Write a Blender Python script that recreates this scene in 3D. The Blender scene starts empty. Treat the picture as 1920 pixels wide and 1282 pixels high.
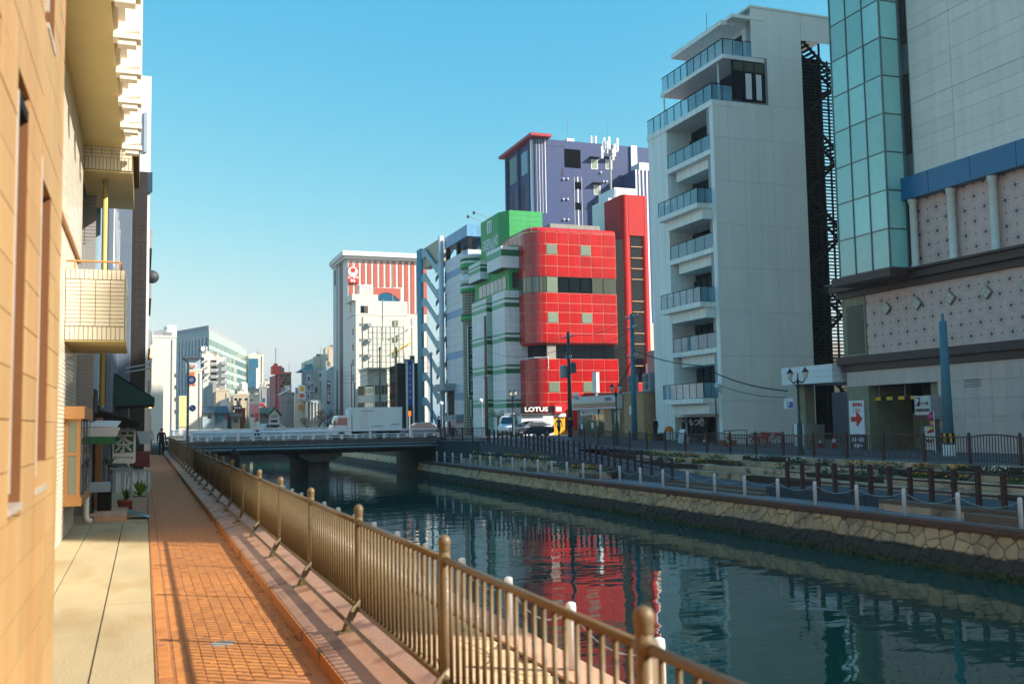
import bpy, math, random
from mathutils import Vector, Matrix
random.seed(7)
sc = bpy.context.scene
COL = sc.collection
PI = math.pi
rad = math.radians
# ---------------------------------------------------------------- camera
F, IW, IH = 1867.0, 1920, 1282
HC = 1.75
def _cam_axes(yaw, pitch, roll):
    y, p, r = rad(yaw), rad(pitch), rad(roll)
    f = Vector((math.sin(y)*math.cos(p), math.cos(y)*math.cos(p), math.sin(p)))
    ri = Vector((math.cos(y), -math.sin(y), 0)); up = ri.cross(f)
    return ri*math.cos(r)-up*math.sin(r), ri*math.sin(r)+up*math.cos(r), f
CR, CU, CF = _cam_axes(20.3, 4.6, 0.95)
CC = Vector((0, 0, HC))
cam = bpy.data.cameras.new('camera'); cam.sensor_width = 36; cam.sensor_fit = 'HORIZONTAL'
cam.lens = 36*F/IW; cam.clip_start = 0.1; cam.clip_end = 6000
cam.dof.use_dof = True; cam.dof.focus_distance = 75; cam.dof.aperture_fstop = 2.6
camo = bpy.data.objects.new('camera', cam); COL.objects.link(camo)
camo.matrix_world = Matrix(((CR.x, CU.x, -CF.x, 0), (CR.y, CU.y, -CF.y, 0), (CR.z, CU.z, -CF.z, HC), (0, 0, 0, 1)))
sc.camera = camo
# ---------------------------------------------------------------- sky, sun, exposure
SUN_EL, SUN_AZ = 32.0, 126.0          # degrees, azimuth clockwise from +Y
w = bpy.data.worlds.new('World'); sc.world = w; w.use_nodes = True
nt = w.node_tree; nt.nodes.clear()
sky = nt.nodes.new('ShaderNodeTexSky'); sky.sky_type = 'NISHITA'; sky.sun_disc = False
sky.sun_elevation = rad(SUN_EL); sky.sun_rotation = rad(SUN_AZ); sky.altitude = 10
sky.air_density = 1.0; sky.dust_density = 2.0; sky.ozone_density = 4.0
# film response of the sky: each channel through its own soft curve (cyan zenith, pale horizon)
sep = nt.nodes.new('ShaderNodeSeparateColor'); com = nt.nodes.new('ShaderNodeCombineColor'); nt.links.new(sky.outputs[0], sep.inputs[0])
for _i, (_g, _k, _m) in enumerate(((2.2, .0480, .56), (.80, .1580, .58), (.30, .2800, .54))):
    _p = nt.nodes.new('ShaderNodeMath'); _p.operation = 'POWER'; _p.inputs[1].default_value = _g; nt.links.new(sep.outputs[_i], _p.inputs[0])
    _q = nt.nodes.new('ShaderNodeMath'); _q.operation = 'MULTIPLY'; _q.inputs[1].default_value = _k*8.6; nt.links.new(_p.outputs[0], _q.inputs[0])
    _r = nt.nodes.new('ShaderNodeMath'); _r.operation = 'MINIMUM'; _r.inputs[1].default_value = _m*8.6; nt.links.new(_q.outputs[0], _r.inputs[0]); nt.links.new(_r.outputs[0], com.inputs[_i])
bg = nt.nodes.new('ShaderNodeBackground'); bg.inputs[1].default_value = 0.1
wo = nt.nodes.new('ShaderNodeOutputWorld')
nt.links.new(com.outputs[0], bg.inputs[0]); nt.links.new(bg.outputs[0], wo.inputs[0])
sl = bpy.data.lights.new('sun', 'SUN'); sl.energy = 4.0; sl.angle = rad(0.5); sl.color = (1.0, 0.91, 0.78)
so = bpy.data.objects.new('sun', sl); COL.objects.link(so)
_sd = Vector((math.sin(rad(SUN_AZ))*math.cos(rad(SUN_EL)), math.cos(rad(SUN_AZ))*math.cos(rad(SUN_EL)), math.sin(rad(SUN_EL))))
so.rotation_euler = _sd.to_track_quat('Z', 'Y').to_euler(); so.location = (60, -60, 90)
vs = sc.view_settings; vs.view_transform = 'Standard'; vs.look = 'None'; vs.exposure = 1.27; vs.gamma = 1.0; vs.use_curve_mapping = False
sc.cycles.use_denoising = True
sc.cycles.max_bounces = 8; sc.cycles.transparent_max_bounces = 12
sc.cycles.caustics_reflective = False; sc.cycles.caustics_refractive = False
# ---------------------------------------------------------------- survey: sight line of a photo point met with a known plane
def sray(x, y): return CR*((x-IW/2)/F) - CU*((y-IH/2)/F) + CF
def sX(x, y, X): d = sray(x, y); return CC + d*((X-CC.x)/d.x)
def sY(x, y, Y): d = sray(x, y); return CC + d*((Y-CC.y)/d.y)
def sZ(x, y, z): d = sray(x, y); return CC + d*((z-CC.z)/d.z)
def zX(x, y, X): return sX(x, y, X).z
def yX(x, y, X): return sX(x, y, X).y
def xY(x, y, Y): return sY(x, y, Y).x
def zY(x, y, Y): return sY(x, y, Y).z
# ---------------------------------------------------------------- materials
def lin(c): return tuple(((v/255.)/12.92 if v/255. <= .04045 else ((v/255.+.055)/1.055)**2.4) for v in c)
MATS = {}
def M(name, rgb, rough=.65, metal=0., var=.10, scale=1.5, bump=0., bscale=30., ov=0., streak=0., spec=.5, dirt=None, coat=0., stretch=(1, 1, 1)):
    """plain painted / stone surface: colour broken up by world-space noise, per-piece variation ov, fine bump"""
    m = bpy.data.materials.new(name); m.use_nodes = True; MATS[name] = m
    n = m.node_tree; b = n.nodes['Principled BSDF']; L = n.links
    c = lin(rgb) + (1,)
    b.inputs['Roughness'].default_value = rough; b.inputs['Metallic'].default_value = metal
    b.inputs['Specular IOR Level'].default_value = spec
    b.inputs['Coat Weight'].default_value = coat
    geo = n.nodes.new('ShaderNodeNewGeometry')
    mp = n.nodes.new('ShaderNodeMapping'); mp.inputs['Scale'].default_value = stretch
    L.new(geo.outputs['Position'], mp.inputs[0])
    nz = n.nodes.new('ShaderNodeTexNoise'); nz.inputs['Scale'].default_value = scale; nz.inputs['Detail'].default_value = 5; nz.inputs['Roughness'].default_value = .6
    L.new(mp.outputs[0], nz.inputs['Vector'])
    mr = n.nodes.new('ShaderNodeMapRange'); mr.inputs[1].default_value = .3; mr.inputs[2].default_value = .7
    mr.inputs[3].default_value = 1-var; mr.inputs[4].default_value = 1+var
    L.new(nz.outputs[0], mr.inputs[0])
    val = mr.outputs[0]
    if ov:
        oi = n.nodes.new('ShaderNodeObjectInfo')
        m2 = n.nodes.new('ShaderNodeMapRange'); m2.inputs[3].default_value = 1-ov; m2.inputs[4].default_value = 1+ov
        L.new(oi.outputs['Random'], m2.inputs[0])
        mm = n.nodes.new('ShaderNodeMath'); mm.operation = 'MULTIPLY'; L.new(val, mm.inputs[0]); L.new(m2.outputs[0], mm.inputs[1]); val = mm.outputs[0]
    if streak:   # vertical rain streaks
        mp2 = n.nodes.new('ShaderNodeMapping'); mp2.inputs['Scale'].default_value = (2.2, 2.2, .10); L.new(geo.outputs['Position'], mp2.inputs[0])
        n2 = n.nodes.new('ShaderNodeTexNoise'); n2.inputs['Scale'].default_value = 1.3; n2.inputs['Detail'].default_value = 4; L.new(mp2.outputs[0], n2.inputs['Vector'])
        m3 = n.nodes.new('ShaderNodeMapRange'); m3.inputs[1].default_value = .35; m3.inputs[2].default_value = .65; m3.inputs[3].default_value = 1-streak; m3.inputs[4].default_value = 1+streak*.4
        L.new(n2.outputs[0], m3.inputs[0])
        mm = n.nodes.new('ShaderNodeMath'); mm.operation = 'MULTIPLY'; L.new(val, mm.inputs[0]); L.new(m3.outputs[0], mm.inputs[1]); val = mm.outputs[0]
    mx = n.nodes.new('ShaderNodeVectorMath'); mx.operation = 'SCALE'; mx.inputs[0].default_value = c[:3]; L.new(val, mx.inputs['Scale'])
    col = mx.outputs[0]
    if dirt:     # (rgb, low, high, scale): blotches of another colour
        nd = n.nodes.new('ShaderNodeTexNoise'); nd.inputs['Scale'].default_value = dirt[3]; nd.inputs['Detail'].default_value = 6; L.new(mp.outputs[0], nd.inputs['Vector'])
        rd = n.nodes.new('ShaderNodeMapRange'); rd.inputs[1].default_value = dirt[1]; rd.inputs[2].default_value = dirt[2]; L.new(nd.outputs[0], rd.inputs[0])
        mi = n.nodes.new('ShaderNodeMix'); mi.data_type = 'RGBA'; L.new(rd.outputs[0], mi.inputs[0]); L.new(col, mi.inputs[6]); mi.inputs[7].default_value = lin(dirt[0])+(1,)
        col = mi.outputs[2]
    L.new(col, b.inputs['Base Color'])
    if rough < .95:
        rr = n.nodes.new('ShaderNodeMapRange'); rr.inputs[3].default_value = max(0.02, rough-.08); rr.inputs[4].default_value = min(1, rough+.08); L.new(nz.outputs[0], rr.inputs[0]); L.new(rr.outputs[0], b.inputs['Roughness'])
    if bump:
        nb = n.nodes.new('ShaderNodeTexNoise'); nb.inputs['Scale'].default_value = bscale; nb.inputs['Detail'].default_value = 4; L.new(mp.outputs[0], nb.inputs['Vector'])
        bu = n.nodes.new('ShaderNodeBump'); bu.inputs['Strength'].default_value = bump; bu.inputs['Distance'].default_value = .02
        L.new(nb.outputs[0], bu.inputs['Height']); L.new(bu.outputs[0], b.inputs['Normal'])
    return m
def GLASS(name, rgb, rough=.04, spec=.8, ov=.12, wav=.0):
    """window glass seen from outside: dark body, strong clean reflection, panes slightly out of true"""
    m = M(name, rgb, rough=rough, var=.05, ov=ov, spec=spec)
    n = m.node_tree; b = n.nodes['Principled BSDF']; L = n.links
    for l in list(b.inputs['Roughness'].links): L.remove(l)
    b.inputs['Roughness'].default_value = rough; b.inputs['IOR'].default_value = 1.7
    if wav:
        geo = n.nodes.new('ShaderNodeNewGeometry'); nb = n.nodes.new('ShaderNodeTexNoise'); nb.inputs['Scale'].default_value = .8; L.new(geo.outputs['Position'], nb.inputs['Vector'])
        bu = n.nodes.new('ShaderNodeBump'); bu.inputs['Strength'].default_value = wav; bu.inputs['Distance'].default_value = .05; L.new(nb.outputs[0], bu.inputs['Height']); L.new(bu.outputs[0], b.inputs['Normal'])
    return m
def CLEAR(name, rgb, alpha=.35, rough=.03):
    m = bpy.data.materials.new(name); m.use_nodes = True; MATS[name] = m
    n = m.node_tree; b = n.nodes['Principled BSDF']; b.inputs['Base Color'].default_value = lin(rgb)+(1,); b.inputs['Roughness'].default_value = rough
    b.inputs['Alpha'].default_value = alpha; b.inputs['IOR'].default_value = 1.6; b.inputs['Specular IOR Level'].default_value = .8
    return m
def EMIT(name, rgb, s):
    m = bpy.data.materials.new(name); m.use_nodes = True; MATS[name] = m
    b = m.node_tree.nodes['Principled BSDF']; b.inputs['Base Color'].default_value = lin(rgb)+(1,); b.inputs['Emission Color'].default_value = lin(rgb)+(1,); b.inputs['Emission Strength'].default_value = s
    return m
# ---------------------------------------------------------------- mesh building
class MB:
    def __init__(s): s.v = []; s.f = []
    def add(s, vs, fs):
        k = len(s.v); s.v += [tuple(v) for v in vs]; s.f += [tuple(i+k for i in f) for f in fs]; return s
    def box(s, x0, y0, z0, x1, y1, z1):
        if x0 > x1: x0, x1 = x1, x0
        if y0 > y1: y0, y1 = y1, y0
        if z0 > z1: z0, z1 = z1, z0
        return s.add([(x0,y0,z0),(x1,y0,z0),(x1,y1,z0),(x0,y1,z0),(x0,y0,z1),(x1,y0,z1),(x1,y1,z1),(x0,y1,z1)],
                     [(0,3,2,1),(4,5,6,7),(0,1,5,4),(1,2,6,5),(2,3,7,6),(3,0,4,7)])
    def ext(s, poly, vec):
        """extrude a planar 3-D polygon by a vector"""
        n = len(poly); v = Vector(vec)
        return s.add(list(poly)+[Vector(p)+v for p in poly], [tuple(range(n-1, -1, -1)), tuple(range(n, 2*n))]+[(i, (i+1) % n, n+(i+1) % n, n+i) for i in range(n)])
    def prism(s, poly, z0, z1): return s.ext([(p[0], p[1], z0) for p in poly], (0, 0, z1-z0))
    def tube(s, pts, r, n=6, r1=None):
        pts = [Vector(p) for p in pts]; m = len(pts); rings = []
        for i, p in enumerate(pts):
            d = (pts[min(i+1, m-1)]-pts[max(i-1, 0)]).normalized()
            a = d.cross(Vector((0, 0, 1)) if abs(d.z) < .95 else Vector((1, 0, 0))).normalized(); b = d.cross(a)
            rr = r if r1 is None else r+(r1-r)*i/(m-1)
            rings.append([p+a*rr*math.cos(2*PI*k/n)+b*rr*math.sin(2*PI*k/n) for k in range(n)])
        fs = [tuple(range(n))[::-1], tuple(range((m-1)*n, m*n))]
        for i in range(m-1):
            for k in range(n): fs.append((i*n+k, i*n+(k+1) % n, (i+1)*n+(k+1) % n, (i+1)*n+k))
        return s.add([v for R in rings for v in R], fs)
    def lathe(s, c, prof, n=12):
        vs = [(c[0]+r*math.cos(2*PI*k/n), c[1]+r*math.sin(2*PI*k/n), c[2]+z) for r, z in prof for k in range(n)]
        m = len(prof); fs = [tuple(range(n))[::-1], tuple(range((m-1)*n, m*n))]
        for i in range(m-1):
            for k in range(n): fs.append((i*n+k, i*n+(k+1) % n, (i+1)*n+(k+1) % n, (i+1)*n+k))
        return s.add(vs, fs)
    def disc(s, c, nrm, r, th, n=20):
        c = Vector(c); d = Vector(nrm).normalized(); return s.tube([c-d*th/2, c+d*th/2], r, n)
    def ball(s, c, r, n=10, sz=1.):
        return s.lathe(c, [(max(.001, r*math.sin(PI*i/n)), -r*sz*math.cos(PI*i/n)) for i in range(n+1)], n)
    def quad(s, a, b, c, d): return s.add([a, b, c, d], [(0, 1, 2, 3)])
    def mesh(s, name='mesh'):
        me = bpy.data.meshes.new(name); me.from_pydata(s.v, [], s.f); me.update(); return me
def smooth(me):
    me.polygons.foreach_set('use_smooth', [True]*len(me.polygons)); return me
def mt(m): return MATS[m] if isinstance(m, str) else m
def put(name, me, m, parent=None, loc=None, rot=None, scl=None):
    o = bpy.data.objects.new(name, me); COL.objects.link(o)
    if m is not None and not me.materials: me.materials.append(mt(m))
    if parent is not None:
        o.parent = parent
        o.matrix_parent_inverse = ORG.get(parent.name, Matrix()).copy()
    if loc is not None: o.location = loc
    if rot is not None: o.rotation_euler = rot
    if scl is not None: o.scale = scl
    return o
ORG = {}
def obj(name, mb, m, parent=None, sm=False):
    me = mb.mesh(name)
    if sm: smooth(me)
    return put(name, me, m, parent)
def tag(o, label, cat, group=None):
    o['label'] = label; o['category'] = cat
    if group: o['group'] = group
    return o
def thing(name, label, cat, loc=(0, 0, 0), group=None):
    o = bpy.data.objects.new(name, None); COL.objects.link(o); o.location = loc; o.empty_display_size = .3
    ORG[o.name] = Matrix.Translation(-Vector(loc))
    return tag(o, label, cat, group)
def struct(name, mb, m, sm=False):
    o = obj(name, mb, m, None, sm); o['kind'] = 'structure'; return o
def stuff(name, mb, m, parent=None, label=None):
    o = obj(name, mb, m, parent); o['kind'] = 'stuff'
    if label: o['label'] = label
    return o
def dup(root, loc, label=None, rotz=None):
    r = root.copy(); COL.objects.link(r); r.location = loc
    if rotz is not None: r.rotation_euler = (0, 0, rotz)
    if label: r['label'] = label
    for ch in list(root.children):
        c = ch.copy(); COL.objects.link(c); c.parent = r
        for g in list(ch.children):
            d = g.copy(); COL.objects.link(d); d.parent = c
    return r
_U = {}
def ubox(m, bev=False):
    k = (m, bev)
    if k not in _U:
        b = MB()
        if not bev: b.box(0, 0, 0, 1, 1, 1)
        else:
            e = .06
            vs = []; 
            b.box(0, 0, 0, 1, 1, 1)
        me = b.mesh('block'); me.materials.append(mt(m)); _U[k] = me
    return _U[k]
def bx(name, parent, m, x0, y0, z0, x1, y1, z1):
    """a box-shaped piece, mesh shared by all pieces of one material"""
    x0, x1 = min(x0, x1), max(x0, x1); y0, y1 = min(y0, y1), max(y0, y1); z0, z1 = min(z0, z1), max(z0, z1)
    return put(name, ubox(m), m, parent, (x0, y0, z0), None, (x1-x0, y1-y0, z1-z0))
# lettering: every text is turned into a thin mesh first, one unit high per line
TXT = {}
def make_text(body, vertical=False, bold=0.0):
    c = bpy.data.curves.new('lettering', 'FONT'); c.body = '\n'.join(body) if vertical else body
    c.align_x = 'CENTER'; c.align_y = 'CENTER'; c.extrude = .03; c.space_line = 1.05 if vertical else 1.1; c.resolution_u = 3; c.offset = bold
    o = bpy.data.objects.new('lettering', c); COL.objects.link(o); bpy.context.view_layer.update()
    me = bpy.data.meshes.new_from_object(o.evaluated_get(bpy.context.evaluated_depsgraph_get()))
    bpy.data.objects.remove(o); bpy.data.curves.remove(c)
    xs = [v.co.x for v in me.vertices]; ys = [v.co.y for v in me.vertices]
    cx, cy = (min(xs)+max(xs))/2, (min(ys)+max(ys))/2; W, H = max(xs)-min(xs), max(ys)-min(ys)
    for v in me.vertices: v.co.x = (v.co.x-cx)/W; v.co.y = (v.co.y-cy)/H
    return me
def text(parent, body, m, c, right, up, wd, ht, vertical=False, bold=0.0, name='lettering', depth=.4):
    """lettering wd wide and ht high centred at c, on the plane spanned by right and up"""
    k = (body, vertical, bold)
    if k not in TXT: TXT[k] = make_text(body, vertical, bold)
    me = TXT[k].copy(); r = Vector(right).normalized(); u = Vector(up).normalized(); nn = r.cross(u)
    T = Matrix(((r.x*wd, u.x*ht, nn.x*depth, c[0]), (r.y*wd, u.y*ht, nn.y*depth, c[1]), (r.z*wd, u.z*ht, nn.z*depth, c[2]), (0, 0, 0, 1)))
    me.transform(T); me.materials.clear(); return put(name, me, m, parent)
for _b, _v, _w in (('茶', 0, .02), ('ボナーハイむ', 0, 0), ('サウナ&カプセル', 1, .015), ('グリーンランド', 1, .03), ('GREENLAND', 0, .02), ('NAKASU', 0, .02), ('LOTUS', 0, .04), ('三経建物', 0, .03), ('93', 0, .03), ('三経建物', 1, .02), ('家具', 0, .01), ('家', 0, .02), ('具', 0, .02), ('P', 0, .03), ('IN', 0, 0), ('一般車両は', 0, .01), ('こちら', 0, .01), ('月極・定期', 0, .02), ('募集中', 0, .02), ('300円', 0, .01), ('時間貸駐車場', 0, .01), ('もつ鍋', 0, .03), ('7SPA', 0, 0), ('御みくじ', 0, .01)):
    TXT[(_b, bool(_v), _w)] = make_text(_b, bool(_v), _w)
EX, EY, EZ = Vector((1, 0, 0)), Vector((0, 1, 0)), Vector((0, 0, 1))
# ================================================================ palette
M('asphalt', (72, 76, 80), .85, var=.12, bump=.3, bscale=60)
M('street', (92, 94, 96), .85, var=.12, bump=.2, bscale=60, dirt=((60, 62, 66), .55, .7, .6))
M('ramp_asphalt', (58, 72, 80), .8, var=.12, bump=.2, bscale=50)
M('promenade', (120, 124, 126), .75, var=.12, scale=.8, bump=.15, dirt=((84, 92, 100), .5, .68, .5))
M('concrete', (150, 148, 142), .8, var=.12, bump=.2, streak=.12)
M('concrete_dark', (82, 84, 84), .85, var=.2, bump=.25, streak=.3)
M('concrete_yellow', (172, 155, 120), .8, var=.14, scale=.9, bump=.25, bscale=40, ov=.04, dirt=((150, 122, 78), .50, .72, 1.1), stretch=(1, .35, 1))
M('paver', (178, 114, 56), .75, var=.10, scale=4, bump=.35, bscale=50, ov=.13, dirt=((140, 92, 74), .6, .72, 5))
M('paver_far', (178, 118, 72), .8, var=.12, scale=4, bump=.2)
M('kerb_front', (176, 112, 58), .7, var=.14, bump=.25, dirt=((70, 60, 44), .56, .68, 3))
M('kerb_top', (164, 126, 104), .6, var=.14, bump=.25, dirt=((118, 82, 68), .50, .66, 3))
M('joint', (152, 98, 54), .9)
M('paving_cream', (206, 178, 138), .75, var=.08, scale=2, bump=.3, bscale=25, ov=.09)
M('paving_joint', (132, 104, 78), .9)
M('edge_stone', (196, 154, 126), .75, var=.14, bump=.3, ov=.05)
M('stone', (196, 166, 124), .85, var=.16, scale=3, bump=.7, bscale=11, ov=.13, dirt=((146, 126, 102), .5, .7, 1.2))
M('stone_wet', (58, 56, 50), .5, var=.2, scale=3, bump=.6, bscale=14, ov=.2, dirt=((38, 46, 26), .5, .6, 2.5))
M('moss', (52, 66, 22), .8, var=.35, scale=4, bump=.8, bscale=20)
M('wall_joint', (112, 95, 74), .95)
M('cap_brown', (98, 68, 56), .75, var=.12, bump=.2, ov=.08)
M('block_wall', (72, 80, 84), .75, var=.12, bump=.25, ov=.10, streak=.15)
M('block_dark', (44, 60, 68), .7, var=.12, bump=.2, ov=.10)
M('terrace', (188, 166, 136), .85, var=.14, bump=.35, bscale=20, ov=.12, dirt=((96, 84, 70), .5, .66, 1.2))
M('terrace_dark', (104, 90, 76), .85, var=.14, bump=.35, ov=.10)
M('soil', (62, 48, 36), .95, bump=.6)
M('rail_brown', (72, 52, 46), .5, var=.1)
M('post_brown', (58, 34, 32), .6, var=.12, bump=.1)
M('bollard_white', (214, 218, 222), .5, var=.05, streak=.08, dirt=((150, 150, 146), .66, .8, 4))
M('chain', (170, 168, 160), .4, metal=.6)
M('fence_bronze', (104, 89, 64), .5, metal=.1, var=.12, scale=6, coat=.05, dirt=((64, 54, 42), .60, .72, 22), bump=.08, bscale=80)
M('fence_dark', (56, 44, 34), .45, metal=.3)
M('bridge_rail', (216, 222, 228), .45, metal=.2)
M('bridge_pipe', (96, 132, 144), .4, metal=.2)
M('girder', (40, 52, 56), .7, streak=.3)
M('pole_grey', (128, 142, 148), .7, var=.1, streak=.2)
M('pole_teal', (72, 122, 140), .65, var=.12, streak=.2)
M('pole_brown', (120, 88, 66), .75, var=.14)
M('pole_dark', (46, 54, 58), .6)
M('lamp_green', (22, 56, 58), .45, metal=.3)
M('wire', (26, 30, 34), .6)
M('black', (14, 15, 17), .6, var=.1, spec=.2)
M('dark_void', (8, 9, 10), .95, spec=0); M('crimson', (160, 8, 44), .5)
M('white', (226, 228, 228), .55, var=.03, streak=.05)
M('white_lit', (216, 211, 200), .6, var=.03, streak=.07)
M('grey', (150, 154, 158), .6)
M('grey_dark', (84, 88, 94), .6)
M('steel', (170, 176, 180), .3, metal=.8)
M('yellow', (226, 172, 18), .5); M('red', (200, 26, 26), .45); M('orange', (224, 110, 24), .5)
M('green', (20, 112, 60), .5); M('sign_green', (6, 62, 44), .45); M('navy', (18, 26, 64), .5); M('blue', (26, 82, 170), .45); M('pink', (226, 150, 160), .55)
M('maroon', (92, 22, 30), .5); M('wood', (142, 92, 52), .6, var=.2, stretch=(1, 1, .2)); M('magenta', (190, 50, 110), .5)
M('leaf', (44, 82, 26), .6, var=.3, scale=6); M('leaf_bright', (96, 128, 30), .55, var=.25, scale=8); M('leaf_dark', (34, 62, 30), .6, var=.3, scale=6)
M('petal_yellow', (236, 176, 20), .6, var=.2, scale=20); M('petal_white', (226, 224, 220), .6); M('petal_orange', (226, 120, 24), .6); M('petal_purple', (66, 44, 120), .6)
M('bark', (88, 66, 48), .9, var=.2, bump=.5); M('twig', (122, 84, 58), .9, var=.2)
M('skin', (206, 152, 120), .55); M('hair', (28, 22, 20), .5); M('cloth_black', (22, 24, 28), .8); M('cloth_navy', (26, 38, 66), .8); M('cloth_white', (224, 218, 214), .8); M('cloth_grey', (110, 104, 100), .8); M('cloth_pink', (214, 170, 170), .8)
M('tyre', (18, 18, 19), .8); M('rim', (150, 152, 156), .3, metal=.7)
M('car_white', (226, 230, 236), .25, var=.02, coat=.6); M('car_silver', (168, 184, 196), .25, metal=.3, var=.02, coat=.6); M('car_dark', (58, 70, 84), .22, metal=.3, var=.02, coat=.8); M('truck_white', (226, 236, 236), .4, var=.03)
GLASS('glass_dark', (12, 18, 24), spec=.35); GLASS('glass_teal', (150, 208, 200), rough=.10, ov=.20, wav=.2, spec=.6); GLASS('glass_blue', (40, 92, 122), ov=.15); GLASS('glass_car', (14, 20, 24)); GLASS('glass_warm', (110, 96, 72), ov=.3); GLASS('glass_green', (96, 124, 110), ov=.15)
GLASS('glass_frost', (126, 140, 122), rough=.25); GLASS('glass_olive', (78, 82, 68), rough=.15, ov=.1)
CLEAR('glass_rail', (130, 186, 204), .45); CLEAR('glass_clear', (200, 220, 220), .25)
M('lantern_glass', (214, 206, 190), .3); M('globe', (226, 226, 222), .35)
EMIT('bulb', (255, 170, 70), 6.0)
# tide line on the canal walls: stone below the high-water mark is stained dark and weedy
def tide(name, zt):
    m = MATS[name]; n = m.node_tree; b = n.nodes['Principled BSDF']; L = n.links
    geo = n.nodes.new('ShaderNodeNewGeometry'); sp = n.nodes.new('ShaderNodeSeparateXYZ'); L.new(geo.outputs['Position'], sp.inputs[0])
    nz = n.nodes.new('ShaderNodeTexNoise'); nz.inputs['Scale'].default_value = 1.3; nz.inputs['Detail'].default_value = 5; L.new(geo.outputs['Position'], nz.inputs['Vector'])
    ad = n.nodes.new('ShaderNodeMath'); ad.operation = 'MULTIPLY_ADD'; ad.inputs[1].default_value = .22; L.new(nz.outputs[0], ad.inputs[0]); L.new(sp.outputs['Z'], ad.inputs[2])
    def stage(lo, hi, rgb, src):
        mr = n.nodes.new('ShaderNodeMapRange'); mr.inputs[1].default_value = lo; mr.inputs[2].default_value = hi; mr.inputs[3].default_value = 1; mr.inputs[4].default_value = 0; L.new(ad.outputs[0], mr.inputs[0])
        mi = n.nodes.new('ShaderNodeMix'); mi.data_type = 'RGBA'; L.new(mr.outputs[0], mi.inputs[0]); L.new(src, mi.inputs[6]); mi.inputs[7].default_value = lin(rgb)+(1,); return mi.outputs[2]
    c = b.inputs['Base Color'].links[0].from_socket
    c = stage(zt+.08, zt+.14, (58, 54, 48), c); c = stage(zt-.42, zt-.28, (36, 46, 20), c); L.new(c, b.inputs['Base Color'])
tide('stone', -1.86); tide('wall_joint', -1.86)
# ================================================================ water, ground
def water_mat():
    m = bpy.data.materials.new('water'); m.use_nodes = True; MATS['water'] = m
    n = m.node_tree; b = n.nodes['Principled BSDF']; L = n.links
    b.inputs['Base Color'].default_value = (.001, .056, .046, 1); b.inputs['Roughness'].default_value = .02; b.inputs['IOR'].default_value = 1.33
    b.inputs['Specular IOR Level'].default_value = .5
    geo = n.nodes.new('ShaderNodeNewGeometry')
    def wave(scale, st, strength, dist, rot=0.):
        mp = n.nodes.new('ShaderNodeMapping'); mp.inputs['Scale'].default_value = st; mp.inputs['Rotation'].default_value = (0, 0, rot); L.new(geo.outputs['Position'], mp.inputs[0])
        nz = n.nodes.new('ShaderNodeTexNoise'); nz.inputs['Scale'].default_value = scale; nz.inputs['Detail'].default_value = 2.5; nz.inputs['Roughness'].default_value = .45; L.new(mp.outputs[0], nz.inputs['Vector'])
        bu = n.nodes.new('ShaderNodeBump'); bu.inputs['Strength'].default_value = strength; bu.inputs['Distance'].default_value = dist
        L.new(nz.outputs[0], bu.inputs['Height']); return bu
    a = wave(.9, (.6, 1, 1), .16, .10, rad(-20)); c = wave(3.2, (.5, 1.0, 1), .12, .02, rad(-20)); d = wave(.22, (1, 1, 1), .13, .10)
    L.new(d.outputs[0], a.inputs['Normal']); L.new(a.outputs[0], c.inputs['Normal']); L.new(c.outputs[0], b.inputs['Normal'])
water_mat()
ZW, ZP, ZS = -2.4, -1.2, -0.1         # water, promenades, street of the far bank
struct('canal_water', MB().quad((1.8, -60, ZW), (23, -60, ZW), (23, 172, ZW), (1.8, 172, ZW)), 'water')
struct('canal_bed', MB().quad((1.0, -60, -4.2), (24, -60, -4.2), (24, 172, -4.2), (1.0, 172, -4.2)), 'concrete_dark')
def strip(prof, x0, x1):
    b = MB()
    for (ya, za), (yb, zb) in zip(prof, prof[1:]): b.quad((x0, ya, za), (x1, ya, za), (x1, yb, zb), (x0, yb, zb))
    return b
ST = [(-120, ZS), (58, ZS), (76, .42), (92, .42), (110, .2), (172, .2), (2500, .2)]
def zst(y):
    for (a, za), (b, zb) in zip(ST, ST[1:]):
        if a <= y <= b: return za+(zb-za)*(y-a)/(b-a)
    return .2
gb = strip(ST, 28.75, 900); gb.box(28.7, -25, -1.6, 30.0, 64, ZS-.004)
for (ya, za), (yb, zb) in zip(ST[2:5], ST[3:6]): gb.quad((22.6, ya, za), (29.2, ya, za), (29.2, yb, zb), (22.6, yb, zb))
gb.quad((-900, 172, .2), (29.2, 172, .2), (29.2, 2500, .2), (-900, 2500, .2))
struct('ground', gb, 'street')
struct('road_left_bank', strip([(-120, -.02), (70, -.02), (73, .42), (92, .42), (110, .2), (172, .2)], -900, .1).quad((.1, 78.5, .42), (5, 78.5, .42), (5, 92, .42), (.1, 92, .42)).quad((.1, 92, .42), (5, 92, .42), (5, 172, .2), (.1, 172, .2)), 'street')
# canal side walls below ground (near bank is never seen from the path)
lw = MB().box(4.55, -60, -4.2, 5.0, 75, ZP-.006); lw.box(4.0, 92, -4.2, 5.0, 172, .15)
struct('near_canal_wall', lw, 'concrete_dark')
struct('canal_end_wall', MB().box(0, 171, -4.2, 29, 172, .15), 'concrete_dark')
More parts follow.
